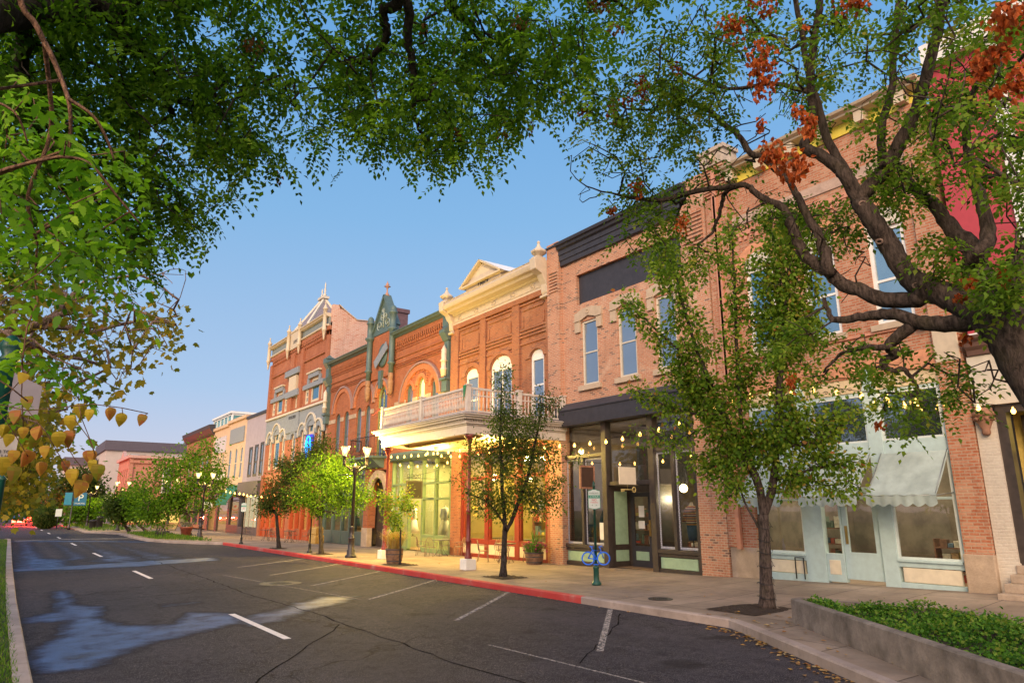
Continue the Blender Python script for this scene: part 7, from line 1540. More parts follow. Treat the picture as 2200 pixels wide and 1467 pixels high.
sk.limb([at(760, -180, 8.2), at(930, -120, 8.5), at(969, 10, 8.8), at(999, 43, 9.), at(1037, 89, 9.1), at(1067, 136, 9.2), at(1120, 190, 9.4)], [.09, .07, .06, .05, .04, .03, .015], jit=.01)
sk.limb([at(930, -120, 8.5), at(1150, -110, 9), at(1290, -20, 9.5), at(1360, 30, 9.8)], [.07, .05, .03, .015], jit=.01)
sk.limb([at(40, 28, 8.0), at(60, 160, 8.6), at(90, 330, 9.2), at(180, 450, 9.8), at(300, 520, 10)], [.08, .06, .05, .035, .02], jit=.02)
A = np.concatenate([sample_poly(MASK1, 1700, 7.6, 11.3, 1), sample_poly([(-60, -100), (430, -100), (600, 180), (560, 330), (420, 540), (-60, 540)], 520, 8., 11.5, 2), sample_poly([(700, 60), (1280, 60), (1200, 200), (1060, 330), (940, 370), (860, 320), (720, 300)], 200, 7.8, 10.5, 3)])
def clump(A, scale, thr, seed):      # leave gaps: keep attractors where a smooth 3-D field is high
    r_ = np.random.default_rng(seed); ph = r_.uniform(0, 6.28, (6, 3)); f = sum(np.sin(A[:, 0]*scale*(1+.35*i)+ph[i, 0])*np.sin(A[:, 1]*scale*(1+.3*i)+ph[i, 1])*np.cos(A[:, 2]*scale*(1.2+.3*i)+ph[i, 2]) for i in range(6)); return A[f > thr], f
A, _f = clump(A, 2.3, -.55, 5)
sk.grow(A, .28, 3); sk.mesh('trunk', BARKD, t1, bumpy=.06)
nl = 5; P_ = jit(A, nl, r, .10); D = r.normal(size=P_.shape); D[:, 2] = -abs(D[:, 2])*.35-.25; D = unit(D)
# leaf tone gets paler towards the right side of the crown
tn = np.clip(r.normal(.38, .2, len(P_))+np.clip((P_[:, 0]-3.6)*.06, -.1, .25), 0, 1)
V, T = pinnate(P_, D, r.uniform(.20, .34, len(P_)), 5, .078, KITE, r, tn); arr_mesh('crown', V, 4, T, G_CAN, t1)
# twiglets hanging bare below the crown
# ---- the tree whose limbs fill the right side
t2 = thing('overhanging_tree', 'gnarled tree with thick dark limbs and rusty seed pods reaching over the planter', 'tree', (8.45, 1.1, .33))
sk = Skel(.0045, .40); B0 = np.array([8.45, 1.1, .33])
main = [B0, B0+[-.05, .05, .7], at(2400, 1120, 7.0), at(2310, 930, 7.1), at(2205, 765, 7.3), at(2158, 706, 7.4), at(2110, 674, 7.5), at(2064, 649, 7.6), at(2015, 628, 7.7), at(1966, 606, 7.8), at(1938, 574, 7.8), at(1909, 523, 7.9), at(1872, 470, 7.9), at(1848, 433, 8.0)]
sk.limb(main, [.34, .28, .26, .235, .215, .19, .15, .135, .12, .11, .10, .10, .095, .09], jit=.006)
def L2(px, d0, d1, r0, r1, seed=0):
    n = len(px); sk.limb([at(p[0], p[1], d0+(d1-d0)*i/(n-1)) for i, p in enumerate(px)], list(np.linspace(r0, r1, n)), jit=.006, seed=seed)
L2([(1848, 433), (1818, 380), (1801, 361), (1767, 337), (1730, 317), (1737, 290), (1745, 240), (1743, 136), (1760, 20), (1765, -80)], 8.0, 8.6, .075, .03)
L2([(1818, 375), (1818, 368), (1780, 307), (1760, 238), (1739, 163), (1720, 60), (1700, -60)], 8.1, 9.0, .055, .025)
L2([(1848, 430), (1849, 423), (1903, 361), (1937, 300), (1971, 232), (1992, 153), (2012, 78), (2030, -60)], 8.0, 8.6, .085, .045)
L2([(1896, 350), (1896, 334), (1893, 273), (1913, 204), (1923, 102), (1935, -40)], 8.1, 8.9, .05, .03)
L2([(1985, 622), (1972, 642), (1898, 643), (1852, 626), (1812, 612), (1777, 583), (1749, 566), (1723, 540), (1709, 503), (1697, 480), (1696, 469), (1679, 443), (1650, 432), (1625, 415), (1599, 397), (1564, 409), (1550, 435), (1544, 466), (1530, 500)], 7.7, 9.0, .085, .018)
L2([(1777, 580), (1775, 537), (1773, 552), (1759, 509), (1736, 466), (1713, 423), (1696, 392), (1640, 340), (1613, 330), (1586, 290), (1562, 272), (1510, 230), (1420, 200)], 7.9, 9.2, .06, .012)
L2([(2095, 690), (2029, 695), (1972, 692), (1929, 677), (1886, 677), (1843, 683), (1800, 689), (1783, 677), (1770, 640)], 7.5, 8.2, .085, .02)
L2([(1969, 690), (1929, 723), (1909, 746), (1926, 760), (1898, 778), (1915, 798), (1941, 795), (1963, 818), (1985, 880)], 7.7, 8.0, .065, .012)
L2([(1909, 746), (1857, 746), (1823, 755), (1803, 763), (1770, 800)], 7.7, 8.1, .035, .01)
L2([(2205, 740), (2158, 652), (2121, 617), (2092, 574), (2098, 543), (2069, 517), (2041, 489), (2015, 450), (1960, 400), (1930, 360)], 7.5, 8.6, .15, .04)
L2([(2098, 543), (2121, 523), (2120, 480), (2106, 426), (2094, 385), (2075, 300), (2090, 200)], 7.7, 8.4, .075, .03)
L2([(2158, 652), (2200, 560), (2290, 440), (2350, 200)], 7.4, 7.6, .10, .06)
L2([(1599, 397), (1500, 410), (1420, 430), (1330, 420), (1260, 400), (1225, 370)], 8.6, 9.4, .02, .005)
L2([(1743, 200), (1660, 180), (1560, 190), (1460, 150), (1390, 100)], 8.4, 9.2, .03, .008)
R_leaf = [([(1480, -300), (2300, -300), (2300, 60), (2200, 130), (2050, 90), (1900, 60), (1700, 100), (1560, 90), (1480, 20)], 260, 7.2, 9.8), ([(1560, -20), (2260, -20), (2260, 420), (2130, 380), (2060, 420), (2010, 340), (1900, 250), (1830, 330), (1740, 260), (1640, 200), (1560, 120)], 240, 7.6, 10.),
          ([(2010, 150), (2250, 150), (2250, 700), (2170, 600), (2180, 430), (2090, 430), (1990, 330)], 130, 6.4, 9.2), ([(1225, 200), (1330, 160), (1480, 170), (1500, 330), (1440, 350), (1380, 350), (1300, 345), (1240, 300)], 120, 8.3, 9.8),
          ([(1370, 60), (1560, 40), (1600, 230), (1500, 260), (1400, 170)], 90, 8, 9.6), ([(1340, 480), (1410, 450), (1500, 520), (1560, 560), (1500, 600), (1400, 570), (1340, 540)], 45, 8.4, 9.2), ([(1620, 440), (1780, 430), (1900, 380), (1950, 430), (1860, 480), (1790, 540), (1680, 540)], 80, 8.2, 9.4),
          ([(1290, 350), (1420, 370), (1560, 330), (1600, 380), (1480, 440), (1380, 470), (1310, 430)], 60, 8.5, 9.6), ([(1960, 480), (2080, 530), (2060, 600), (1990, 590)], 26, 7.4, 8.2), ([(1800, 740), (1900, 700), (2030, 760), (2110, 830), (2090, 880), (1990, 860), (1960, 900), (1890, 880), (1870, 800), (1800, 800)], 80, 7.2, 8.3),
          ([(1650, 700), (1790, 640), (1810, 760), (1760, 830), (1680, 800)], 55, 7.8, 8.6), ([(1880, 300), (2010, 380), (1990, 440), (1900, 420), (1850, 350)], 45, 7.6, 8.8), ([(2100, 540), (2200, 560), (2200, 720), (2130, 640)], 24, 6.6, 7.3), ([(1560, 480), (1620, 560), (1560, 620), (1520, 560)], 0, 8, 9)]
A = np.concatenate([sample_poly(p, n, a_, b_, 40+i) for i, (p, n, a_, b_) in enumerate(R_leaf) if n])
Bare = np.concatenate([sample_poly([(1205, 330), (1420, 350), (1560, 420), (1440, 480), (1250, 440)], 60, 8.8, 9.6, 70), sample_poly([(1450, 20), (1700, 60), (1780, 330), (1620, 360), (1480, 300)], 150, 8, 9.5, 71), sample_poly([(1640, 420), (1820, 500), (1900, 560), (1800, 660), (1700, 560)], 60, 7.7, 8.6, 72), sample_poly([(1900, 100), (2150, 100), (2190, 330), (1950, 380)], 90, 7, 8.6, 73), sample_poly([(2020, 740), (2190, 760), (2190, 840), (2050, 850)], 22, 7.0, 7.6, 74), sample_poly([(1530, 380), (1700, 400), (1660, 470), (1560, 520)], 40, 8.2, 9., 75)])
Ac, _f = clump(A, 2.6, -.30, 9)
sk.grow(Ac, .25, 8); sk.grow(Bare, .16, 9, curl=.3); sk.mesh('trunk', BARK, t2, bumpy=.07)
nl = 4; P_ = jit(Ac, nl, r, .08); D = r.normal(size=P_.shape); D[:, 2] = -abs(D[:, 2])*.3-.15; D = unit(D)
V, T = pinnate(P_, D, r.uniform(.20, .32, len(P_)), 5, .064, KITE, r, np.clip(r.normal(.45, .24, len(P_)), 0, 1)); arr_mesh('crown', V, 4, T, G_CAN2, t2)
# knots on the limbs
mb = MB()
for px, py, d in [(1853, 437, 7.88), (1968, 613, 7.68), (1889, 519, 7.8)]:
    c_ = at(px, py, d); n_ = -ray(px, py); u_ = unit(np.cross(n_, [0, 0, 1.])); w_ = np.cross(u_, n_); mb.tube([tuple(c_+u_*.03*math.cos(a_)+w_*.022*math.sin(a_)) for a_ in np.linspace(0, 2*math.pi, 11)[:-1]], .011, 5, True)
mb.build('branch_scar', BARKP, t2)
def pods(parent, centres, mat, seed, size=.05, name='seed_pods'):
    r_ = np.random.default_rng(seed); PL = []
    for (px, py, d, rx, ry, n) in centres:
        c = at(px, py, d); k = d/1467.; q = r_.normal(size=(n, 3)); q = unit(q)*r_.uniform(0, 1, (n, 1))**.5; q = q[:, :1]*_rt*rx*k+q[:, 1:2]*np.array([0, 0, 1.])*ry*k+q[:, 2:3]*_fh*rx*k; PL.append(c+q)
    for P_ in PL:
      n = len(P_); V = []; T = r_.uniform(0, 1, n); D = unit(r_.normal(size=(n, 3))*.45+np.array([0, 0, -1.])); L = size*r_.uniform(.75, 1.2, n)
      S0 = unit(np.cross(D, r_.normal(size=(n, 3)))); W0 = np.cross(S0, D)
      for k in range(3):
          a_ = 2*math.pi*k/3; S1 = S0*math.cos(a_)+W0*math.sin(a_); a2 = a_+2*math.pi/3; S2 = S0*math.cos(a2)+W0*math.sin(a2)
          V.append(np.stack([P_, P_+S1*(L*.36)[:, None]+D*(L*.32)[:, None], P_+D*L[:, None], P_+S2*(L*.36)[:, None]+D*(L*.32)[:, None]], 1))
      V = np.concatenate(V).reshape(-1, 3); arr_mesh(name, V, 4, np.tile(T, 3), mat, parent)
pods(t2, [(1258, 238, 8.8, 20, 14, 40), (1318, 240, 8.8, 14, 30, 55), (1380, 190, 8.8, 18, 34, 70), (1345, 215, 8.8, 18, 10, 28), (1368, 402, 8.8, 20, 22, 50), (1312, 450, 8.7, 14, 8, 24), (1575, 55, 7.5, 28, 34, 75), (1632, 120, 6.8, 36, 32, 90), (1640, 175, 6.8, 32, 40, 100), (1628, 200, 6.8, 10, 20, 20), (1660, 330, 5.6, 26, 36, 90), (1708, 355, 5.6, 30, 40, 110), (1735, 265, 6.4, 20, 34, 70), (1715, 235, 6.6, 16, 14, 26), (1630, 265, 6.6, 10, 18, 20), (1830, 5, 7.0, 34, 18, 70), (1640, -10, 7, 30, 20, 50), (1650, 22, 7, 14, 10, 20), (1730, 55, 7, 8, 10, 10), (2105, 130, 5.6, 18, 26, 40), (2100, 150, 5.4, 20, 26, 40), (2165, 35, 5.4, 34, 34, 110), (2145, 110, 5.4, 20, 20, 45), (2190, 175, 5.4, 22, 34, 55), (2140, 195, 5.8, 14, 14, 20), (1450, 150, 8.8, 14, 20, 36), (1465, 480, 8.4, 16, 24, 36), (2085, 600, 7.0, 18, 16, 36), (2155, 590, 6.9, 12, 26, 30), (2060, 640, 7.2, 14, 10, 20), (1700, 815, 7.8, 10, 30, 30), (2075, 725, 7.3, 16, 10, 20), (1890, 910, 7.6, 12, 8, 16)], G_PODS, 61, .052)
pods(t1, [(1115, 45, 8.3, 16, 20, 26), (1125, 60, 8.3, 14, 14, 18), (545, 95, 8.6, 18, 14, 26), (600, 380, 9.4, 10, 16, 12), (975, 285, 8.2, 18, 14, 20), (910, 60, 8.8, 10, 12, 14), (1215, 205, 8.8, 14, 22, 24), (1080, 285, 8.4, 12, 12, 12), (1140, 275, 8.4, 10, 14, 10), (1330, 60, 8.6, 22, 18, 22), (1280, 10, 8.6, 20, 12, 22), (1300, 15, 8.6, 16, 14, 20)], leafmat('tan_pod', [(.36, .16, .07), (.48, .26, .12), (.30, .12, .05)], .35, tcol=1.2), 62, .055, 'seed_pods')
# ---- near sprays at the left (same tree reaching down beside the camera)
rn = np.random.default_rng(77)
sk = Skel(.0022, .34); sk.limb([fork+[.1, -.2, -.1], np.array([-1.4, 3.4, 3.9]), at(-60, -40, 3.3), at(55, 28, 3.2), at(95, 90, 3.15), at(126, 155, 3.1), at(150, 230, 3.0), at(150, 320, 3.0)], [.030, .020, .012, .010, .010, .009, .007, .005])
sk.limb([at(150, 215, 3.0), at(200, 250, 2.95), at(230, 300, 2.95), at(245, 345, 2.95)], [.007, .006, .005, .003]); sk.limb([at(-80, 400, 3.0), at(20, 362, 2.9), at(125, 337, 2.85)], [.009, .007, .005]); sk.limb([at(125, 337, 2.85), at(190, 350, 2.85), at(250, 420, 2.85), at(300, 480, 2.85)], [.006, .005, .0045, .003])
sk.limb([at(-60, 200, 3.1), at(30, 240, 3.0), at(60, 310, 3.0)], [.006, .004, .003]); sk.limb([at(95, 90, 3.15), at(110, 280, 3.3), at(60, 420, 3.3), at(80, 520, 3.4)], [.006, .005, .004, .003])
base = np.concatenate([sample_poly([(-20, 150), (90, 150), (215, 190), (260, 290), (310, 400), (290, 480), (220, 500), (120, 540), (-20, 540)], 44, 2.8, 4.0, 78), sample_poly([(-20, 560), (180, 540), (130, 620), (60, 660), (-20, 700)], 8, 3.0, 4.2, 79), sample_poly([(-20, 700), (60, 700), (90, 860), (40, 980), (-20, 980)], 7, 3.2, 4.0, 80)])
sk.grow(base, .12, 5, curl=.15, start=4); sk.mesh('near_branch', BARKT, t1)
P_ = np.repeat(base, 2, axis=0)+rn.normal(size=(len(base)*2, 3))*.02; D = rn.normal(size=P_.shape)*[1, 1, .4]+np.array([.35, .1, -.45]); D = unit(D)
V, T = pinnate(P_, D, rn.uniform(.24, .38, len(P_)), 7, .052, LEAFLET, rn, np.clip(rn.normal(.42, .24, len(P_)), 0, 1)); arr_mesh('near_leaves', V, len(LEAFLET), T, G_NEAR, t1)
podpts = [(197, 897), (172, 885), (236, 893), (262, 905), (309, 908), (155, 910), (126, 945), (152, 943), (38, 900), (50, 935), (75, 950), (20, 950), (30, 985), (8, 1000), (62, 985), (100, 975), (138, 1008), (160, 1025), (186, 1035), (203, 1005), (212, 1015), (175, 1050), (190, 985), (200, 985), (60, 870), (50, 820), (12, 930), (88, 1010), (28, 1020), (82, 935)]
pc = at(np.array([p[0] for p in podpts]), np.array([p[1] for p in podpts])-16, 2.35+rn.uniform(-.12, .25, len(podpts)))
PT = []; T = []
TM = np.array([(0, 0), (.20, -.07), (.40, .02), (.46, .22), (.38, .48), (.18, .78), (0, 1.)])
for c in pc:
    L = rn.uniform(.032, .050); a0 = rn.uniform(0, 6.28); D_ = unit(np.array([rn.normal()*.18, rn.normal()*.18, -1.])); S0 = unit(np.cross(D_, [math.cos(a0), math.sin(a0), 0])); W0 = np.cross(S0, D_); tt_ = rn.uniform(0, 1)
    for k in range(3):
        a_ = 2*math.pi*k/3; e1 = S0*math.cos(a_)+W0*math.sin(a_); e2 = S0*math.cos(a_+2*math.pi/3)+W0*math.sin(a_+2*math.pi/3)
        for i in range(6):
            x0_, y0_ = TM[i]; x1_, y1_ = TM[i+1]; m0 = unit(e1+e2)*.55
            for ea, eb in ((e1, m0), (m0, e2)): PT += [c+(ea*x0_+D_*y0_)*L, c+(ea*x1_+D_*y1_)*L, c+(eb*x1_*.9+D_*y1_)*L, c+(eb*x0_*.9+D_*y0_)*L]; T.append(np.clip(tt_+rn.normal()*.07, 0, 1))
arr_mesh('golden_pods', np.array(PT), 4, T, G_PODY, t1)
mb = MB()
def thin(px, d, r0=.0012): mb.tube([tuple(at(p[0], p[1], d)) for p in px], r0, 4)
thin([(-40, 860), (60, 882), (120, 876), (200, 868), (262, 876), (318, 888)], 2.35, .0014); thin([(318, 888), (309, 892)], 2.35); thin([(262, 876), (264, 889)], 2.35); thin([(236, 872), (236, 877)], 2.35); thin([(168, 866), (176, 900), (200, 960), (203, 975)], 2.35); thin([(160, 900), (190, 940), (202, 970)], 2.35); thin([(60, 882), (100, 930), (140, 1000), (175, 1030)], 2.4); thin([(-30, 840), (30, 930), (60, 980)], 2.4)
thin([(125, 925), (160, 985), (190, 1020)], 2.4); thin([(-30, 800), (20, 830), (60, 862)], 2.4, .002); thin([(-30, 950), (20, 935), (70, 930), (110, 940)], 2.4)
mb.build('pod_stalks', BARKT, t1)
# ---- plane tree behind, left
def tree(label, name, base, trunk_pts, trunk_r, A, mat_b, leafm, nleaf, lsize, tmpl, seed, group=None, tip=.006, spread=.16, down=.5, wd=1., power=.42, tonemu=None, extra_bare=None, cnt=True, limbs=()):
    t = thing(name, label, 'tree', tuple(base), group); s_ = Skel(tip, power); s_.limb(trunk_pts, trunk_r, jit=.004, seed=seed)
    for lp, lr in limbs: s_.limb(lp, lr, jit=.008, seed=seed+1)
    s_.grow(A, .3 if lsize < .12 else .5, seed, start=max(0, int(len(s_.p)*.5)) if not limbs else 4)
    if extra_bare is not None: s_.grow(extra_bare, .3, seed+3, curl=.3, start=4)
    s_.mesh('trunk', mat_b, t, bumpy=.05)
    r_ = np.random.default_rng(seed); P_ = jit(A, nleaf, r_, spread); tn_ = None if tonemu is None else np.clip(r_.normal(tonemu, .22, len(P_)), 0, 1); make_leaves(P_, leafm, t, 'crown', lsize, seed, tmpl, down, wd, tn_); return t
MP = [(-40, 560), (60, 545), (110, 600), (170, 600), (240, 650), (330, 635), (398, 690), (385, 740), (340, 760), (310, 800), (240, 845), (200, 835), (150, 870), (130, 940), (-40, 960)]
A = sample_poly(MP, 400, 13.2, 17.5, 101); A, _f = clump(A, 2.2, -.15, 4)
bare = np.concatenate([sample_poly([(150, 570), (300, 590), (400, 580), (400, 620), (260, 640), (120, 640)], 40, 14, 16, 102), sample_poly(MP, 200, 13.5, 17, 103)])
pb = at(-70, 760, 15)
tree('plane tree with sparse olive and rusty leaves behind the green sign pole', 'plane_tree', (-3.2, 15, 0), [(-3.2, 15, 0), (-3.1, 15, 1.6), (-2.4, 14.9, 3.4), at(-40, 740, 15)], [.26, .2, .17, .13], A, BARKP, G_PLN, 8, .125, PLANE, 104, spread=.2, tonemu=.33, extra_bare=bare, tip=.006,
     limbs=[([at(-40, 740, 15), at(61, 704, 15), at(112, 684, 15), at(150, 670, 15), at(184, 664, 15.2)], [.12, .09, .07, .05, .03]), ([at(61, 704, 15), at(109, 699, 15), at(160, 706, 15), at(204, 711, 15), at(290, 690, 15.2)], [.07, .06, .05, .035, .015]), ([at(112, 684, 15), at(150, 640, 15.2), at(200, 585, 15.4), at(215, 540, 15.5)], [.06, .045, .03, .015]), ([at(200, 605, 15.3), at(218, 602, 15.3), at(290, 592, 15.3), at(341, 588, 15.3), at(385, 577, 15.3), at(402, 590, 15.3)], [.02, .018, .014, .01, .007, .004]), ([at(300, 592, 15.3), at(340, 610, 15.3), at(385, 645, 15.3)], [.01, .007, .004])])
A = sample_poly([(-60, 840), (70, 850), (118, 900), (112, 960), (100, 1010), (84, 1050), (60, 1075), (-60, 1085)], 420, 26, 33, 111)
tree('yellowing tree on the grassy median hanging over its kerb', 'median_tree', (-3., 30, 0), [(-3., 30, 0), (-2.9, 30, 3), (-2.4, 30, 5)], [.22, .18, .12], A, BARK, G_PLN, 11, .17, PLANE, 112, spread=.32, tonemu=.3)
A = sample_poly([(-40, 960), (60, 975), (92, 1020), (98, 1060), (70, 1092), (-40, 1096)], 260, 58, 72, 121)
tree('dense green tree on the median beyond the yellowing one', 'median_tree', (-4, 65, 0), [(-4, 65, 0), (-3.8, 65, 3), (-3.5, 65, 5)], [.3, .25, .2], A, BARK, G_DARK, 14, .30, KITE, 122, spread=.5, tonemu=.4, tip=.02)
# ---- street trees on the right pavement
def street_tree(label, x, y, cl, n, mat, nleaf, size, seed, fork_, tr=.10, bark=BARKD, tmpl=PEAR, tonemu=.4, spread=.13, limbs=(), lean=None, tip=.005, group='street trees along the pavement', down=.5):
    z = gz(x, y) if x > 11.45 else 0; D_ = math.dist((x, y, 3), (0, 0, CAMH)); A = caps(cl, D_, n, seed); f_ = at(fork_[0], fork_[1], D_)
    b = np.array([x, y, z]); A, _ = clump(A, min(3.2, 75./D_), -.12 if seed != 201 else -.45, seed)
    return tree(label, 'street_tree', (x, y, z), [b, b+(f_-b)*.25, b+(f_-b)*.6, f_], [tr*1.5, tr*1.1, tr*.95, tr*.85], A, bark, mat, nleaf, size, tmpl, seed, group=group, spread=spread, tonemu=tonemu, tip=tip, down=down, limbs=[([at(*q, D_) for q in lp], lr) for lp, lr in limbs])
C1 = [(1345, 640, 1470, 800, 24), (1470, 800, 1560, 960, 42), (1425, 520, 1470, 700, 34), (1400, 500, 1430, 600, 22), (1470, 700, 1530, 900, 46), (1565, 480, 1590, 800, 24), (1590, 800, 1600, 960, 42), (1700, 480, 1690, 700, 50), (1640, 560, 1660, 760, 40), (1745, 560, 1730, 740, 30), (1690, 700, 1680, 900, 56), (1680, 900, 1660, 1040, 56), (1360, 840, 1450, 880, 18), (1450, 880, 1560, 930, 34), (1600, 1000, 1560, 1060, 40), (1530, 990, 1540, 1030, 24), (1700, 930, 1830, 885, 24), (1740, 990, 1838, 985, 26), (1700, 1030, 1828, 1045, 24), (1640, 930, 1780, 960, 48), (1500, 1000, 1600, 980, 30), (1380, 930, 1480, 950, 22)]
street_tree('tall yellow green street tree with upright shoots and forked trunk beside the planter', 13.1, 9.2, C1, 2500, G_PEAR, 14, .098, 201, (1640, 1105), .12, BARK, spread=.10, tonemu=.42,
            limbs=[([(1640, 1105), (1625, 1030), (1560, 900), (1500, 760), (1440, 560)], [.085, .065, .05, .03, .012]), ([(1640, 1110), (1660, 1040), (1672, 900), (1680, 740), (1700, 520)], [.09, .075, .06, .035, .012]), ([(1600, 980), (1585, 820), (1580, 640), (1572, 500)], [.045, .035, .02, .01]), ([(1672, 960), (1740, 950), (1830, 900)], [.03, .02, .008]), ([(1668, 1030), (1740, 1010), (1830, 990)], [.03, .02, .008]), ([(1560, 900), (1450, 880), (1370, 840)], [.03, .02, .008]), ([(1520, 800), (1420, 720), (1350, 645)], [.03, .02, .008]), ([(1628, 1130), (1600, 1080), (1595, 1060)], [.03, .02, .01])])
C2 = [(1078, 800, 1090, 900, 20), (1090, 880, 1100, 940, 40), (1162, 850, 1150, 960, 26), (1200, 850, 1172, 900, 10), (1005, 955, 1040, 990, 26), (1045, 1000, 1150, 990, 62), (1045, 1060, 1160, 1070, 42), (985, 1030, 1020, 1055, 16), (1185, 960, 1200, 1060, 14), (1100, 930, 1120, 960, 55), (1180, 1065, 1195, 1050, 16), (1030, 1090, 1080, 1090, 24), (1210, 1000, 1250, 985, 8, .8), (1120, 1040, 1190, 1080, 30)]
street_tree('dark olive street tree with wavy trunk in front of the red cafe', 12.6, 18.1, C2, 1500, G_DARK, 18, .072, 202, (1085, 1140), .09, BARKD, spread=.13, tonemu=.45, limbs=[([(1085, 1140), (1080, 1060), (1075, 960), (1078, 830)], [.06, .05, .03, .01]), ([(1088, 1140), (1110, 1090), (1140, 1000), (1165, 870)], [.055, .04, .03, .01]), ([(1084, 1130), (1050, 1080), (1000, 1060)], [.03, .02, .01])])
C3 = [(828, 1075, 845, 1115, 14), (868, 1050, 876, 1110, 13), (818, 1055, 832, 1085, 9), (845, 1120, 858, 1150, 8), (850, 1060, 858, 1090, 9), (880, 1080, 884, 1100, 7)]
street_tree('thin sapling with sparse yellowing leaves beside the barrel of grass', 12.2, 24.3, C3, 170, G_PEAR, 14, .10, 203, (861, 1140), .035, BARKD, spread=.13, tonemu=.5, tip=.004)
C4 = [(660, 1040, 765, 1040, 46), (640, 1065, 700, 1078, 26), (690, 1000, 745, 1008, 32), (775, 1045, 788, 1060, 18), (680, 1085, 760, 1080, 22), (720, 980, 735, 985, 14)]
street_tree('bright yellow green rounded street tree glowing under the lantern lamp', 12.1, 32.2, C4, 1500, G_LIT, 16, .09, 204, (688, 1110), .09, BARKD, spread=.15, tonemu=.6)
C5 = [(585, 1062, 640, 1062, 40), (595, 1010, 630, 1015, 28), (635, 960, 650, 1000, 16), (560, 1080, 600, 1088, 16), (645, 1000, 680, 985, 22), (690, 950, 706, 975, 20), (665, 960, 690, 1000, 20), (560, 1100, 580, 1100, 9)]
street_tree('dark green street tree between the glowing tree and the lavender shop', 12.0, 38.2, C5, 1300, G_DARK, 16, .10, 205, (594, 1105), .09, BARKD, spread=.17, tonemu=.5)
C6 = [(400, 990, 440, 975, 18), (345, 1010, 465, 1020, 24), (335, 1060, 460, 1050, 28), (310, 1090, 440, 1085, 24), (450, 960, 478, 1040, 16), (300, 1040, 330, 1050, 12), (295, 1095, 330, 1100, 14), (345, 985, 360, 990, 8), (420, 955, 425, 960, 8)]
street_tree('broad dark green tree on the planted bulb before the peach building', 12.0, 61.6, C6, 1200, G_LIT, 13, .21, 206, (403, 1110), .2, BARK, tmpl=KITE, spread=.36, tonemu=.35, tip=.012)
C7 = [(255, 1085, 265, 1080, 20), (245, 1095, 275, 1098, 14)]
street_tree('small dark round tree in front of the far brick corner building', 9.6, 76, C7, 220, G_DARK, 22, .26, 207, (256, 1112), .12, BARK, tmpl=KITE, spread=.4, tip=.012)
C8 = [(285, 1075, 300, 1070, 16), (275, 1095, 300, 1098, 12), (310, 1105, 325, 1100, 12)]
street_tree('small yellow lit tree between the dark round tree and the broad one', 10.8, 74, C8, 220, G_LIT, 22, .26, 208, (284, 1115), .1, BARK, tmpl=KITE, spread=.4, tip=.012)
C9 = [(130, 1045, 190, 1050, 24), (120, 1070, 200, 1075, 20), (165, 1025, 200, 1035, 14), (205, 1050, 212, 1080, 10)]
street_tree('far dark tree left of the brick corner building', 12., 135, C9, 420, G_DARK, 22, .5, 209, (165, 1110), .25, BARK, tmpl=KITE, spread=.7, tip=.03)
C10 = [(175, 1098, 230, 1100, 14), (190, 1088, 215, 1090, 10), (150, 1105, 170, 1108, 9)]
street_tree('far small yellow green tree behind the blue parking banner', 8.6, 96, C10, 240, G_LIT, 20, .34, 210, (190, 1120), .1, BARK, tmpl=KITE, spread=.5, tip=.02)
C11 = [(110, 1085, 140, 1090, 12), (60, 1095, 85, 1098, 8), (95, 1075, 110, 1080, 8)]
street_tree('distant olive tree above the round clipped bush', 7.5, 160, C11, 200, G_PLN, 12, .4, 211, (112, 1110), .2, BARK, tmpl=KITE, spread=.8, tip=.03)
A = sample_poly([(-100, 1060), (100, 1072), (240, 1085), (320, 1090), (320, 1112), (-100, 1112)], 500, 330, 380, 130)
o = make_leaves(jit(A, 10, np.random.default_rng(5), 2.4), G_DARK, None, 'distant_trees', 2.2, 131); o['kind'] = 'stuff'
blob_bush('clipped_bush', 'round clipped dark green bush at the far corner of the road', 3.6, 97, 1.35, .95, G_DARK, 5000, 141, .16)
# the big trees behind the camera's left, seen only as reflections in the shop windows
for k, (x, y, s_) in enumerate([(-9, 12, 1.), (-11, 26, 1.1), (-10, 40, 1.)]):
    r_ = np.random.default_rng(300+k); A = unit(r_.normal(size=(240, 3)))*r_.uniform(.3, 1, (240, 1))**.5*np.array([4, 4.5, 3.2])*s_+np.array([x, y, 6.4])
    tree(['park tree across the road opposite the pale blue shopfront', 'park tree across the road opposite the canopy', 'park tree across the road opposite the turreted building'][k], 'park_tree', (x, y, 0), [(x, y, 0), (x, y, 2), (x, y, 4.5)], [.35, .28, .2], A, BARK, G_DARK, 12, .36, KITE, 310+k, 'park trees across the road', tip=.02, spread=.5)
gr = MB(); gr.quad((-80, -60, -.1), (-5.5, -60, -.1), (-5.5, 300, -.1), (-80, 300, -.1)); struct('park_lawn', gr, stone('lawn', (.07, .11, .03), 3.))
# ---- ground cover, lawn strip
def scatter(poly, n, seed, bias=None):
    r_ = np.random.default_rng(seed); q = np.array(poly, float); lo, hi = q.min(0), q.max(0); out_ = np.zeros((0, 2))
    while len(out_) < n:
        a_ = r_.uniform(lo, hi, (n*2, 2)); k = pip(a_[:, 0], a_[:, 1], [tuple(p) for p in q]); a_ = a_[k]
        if bias is not None: a_ = a_[r_.uniform(size=len(a_)) < bias(a_)]
        out_ = np.concatenate([out_, a_])
    return out_[:n]
inner = (PLANTER-PLANTER.mean(0))*1.0+PLANTER.mean(0)
q = scatter(inner, 30000, 401, lambda a_: np.clip((a_[:, 1]-.5)/2.5, .05, 1)); r_ = np.random.default_rng(402)
hgt = .35+.10*np.sin(q[:, 0]*2.3+1)*np.sin(q[:, 1]*1.9)+.07*np.sin(q[:, 0]*7)*np.cos(q[:, 1]*6)+.04*np.sin(q[:, 0]*17+q[:, 1]*9)
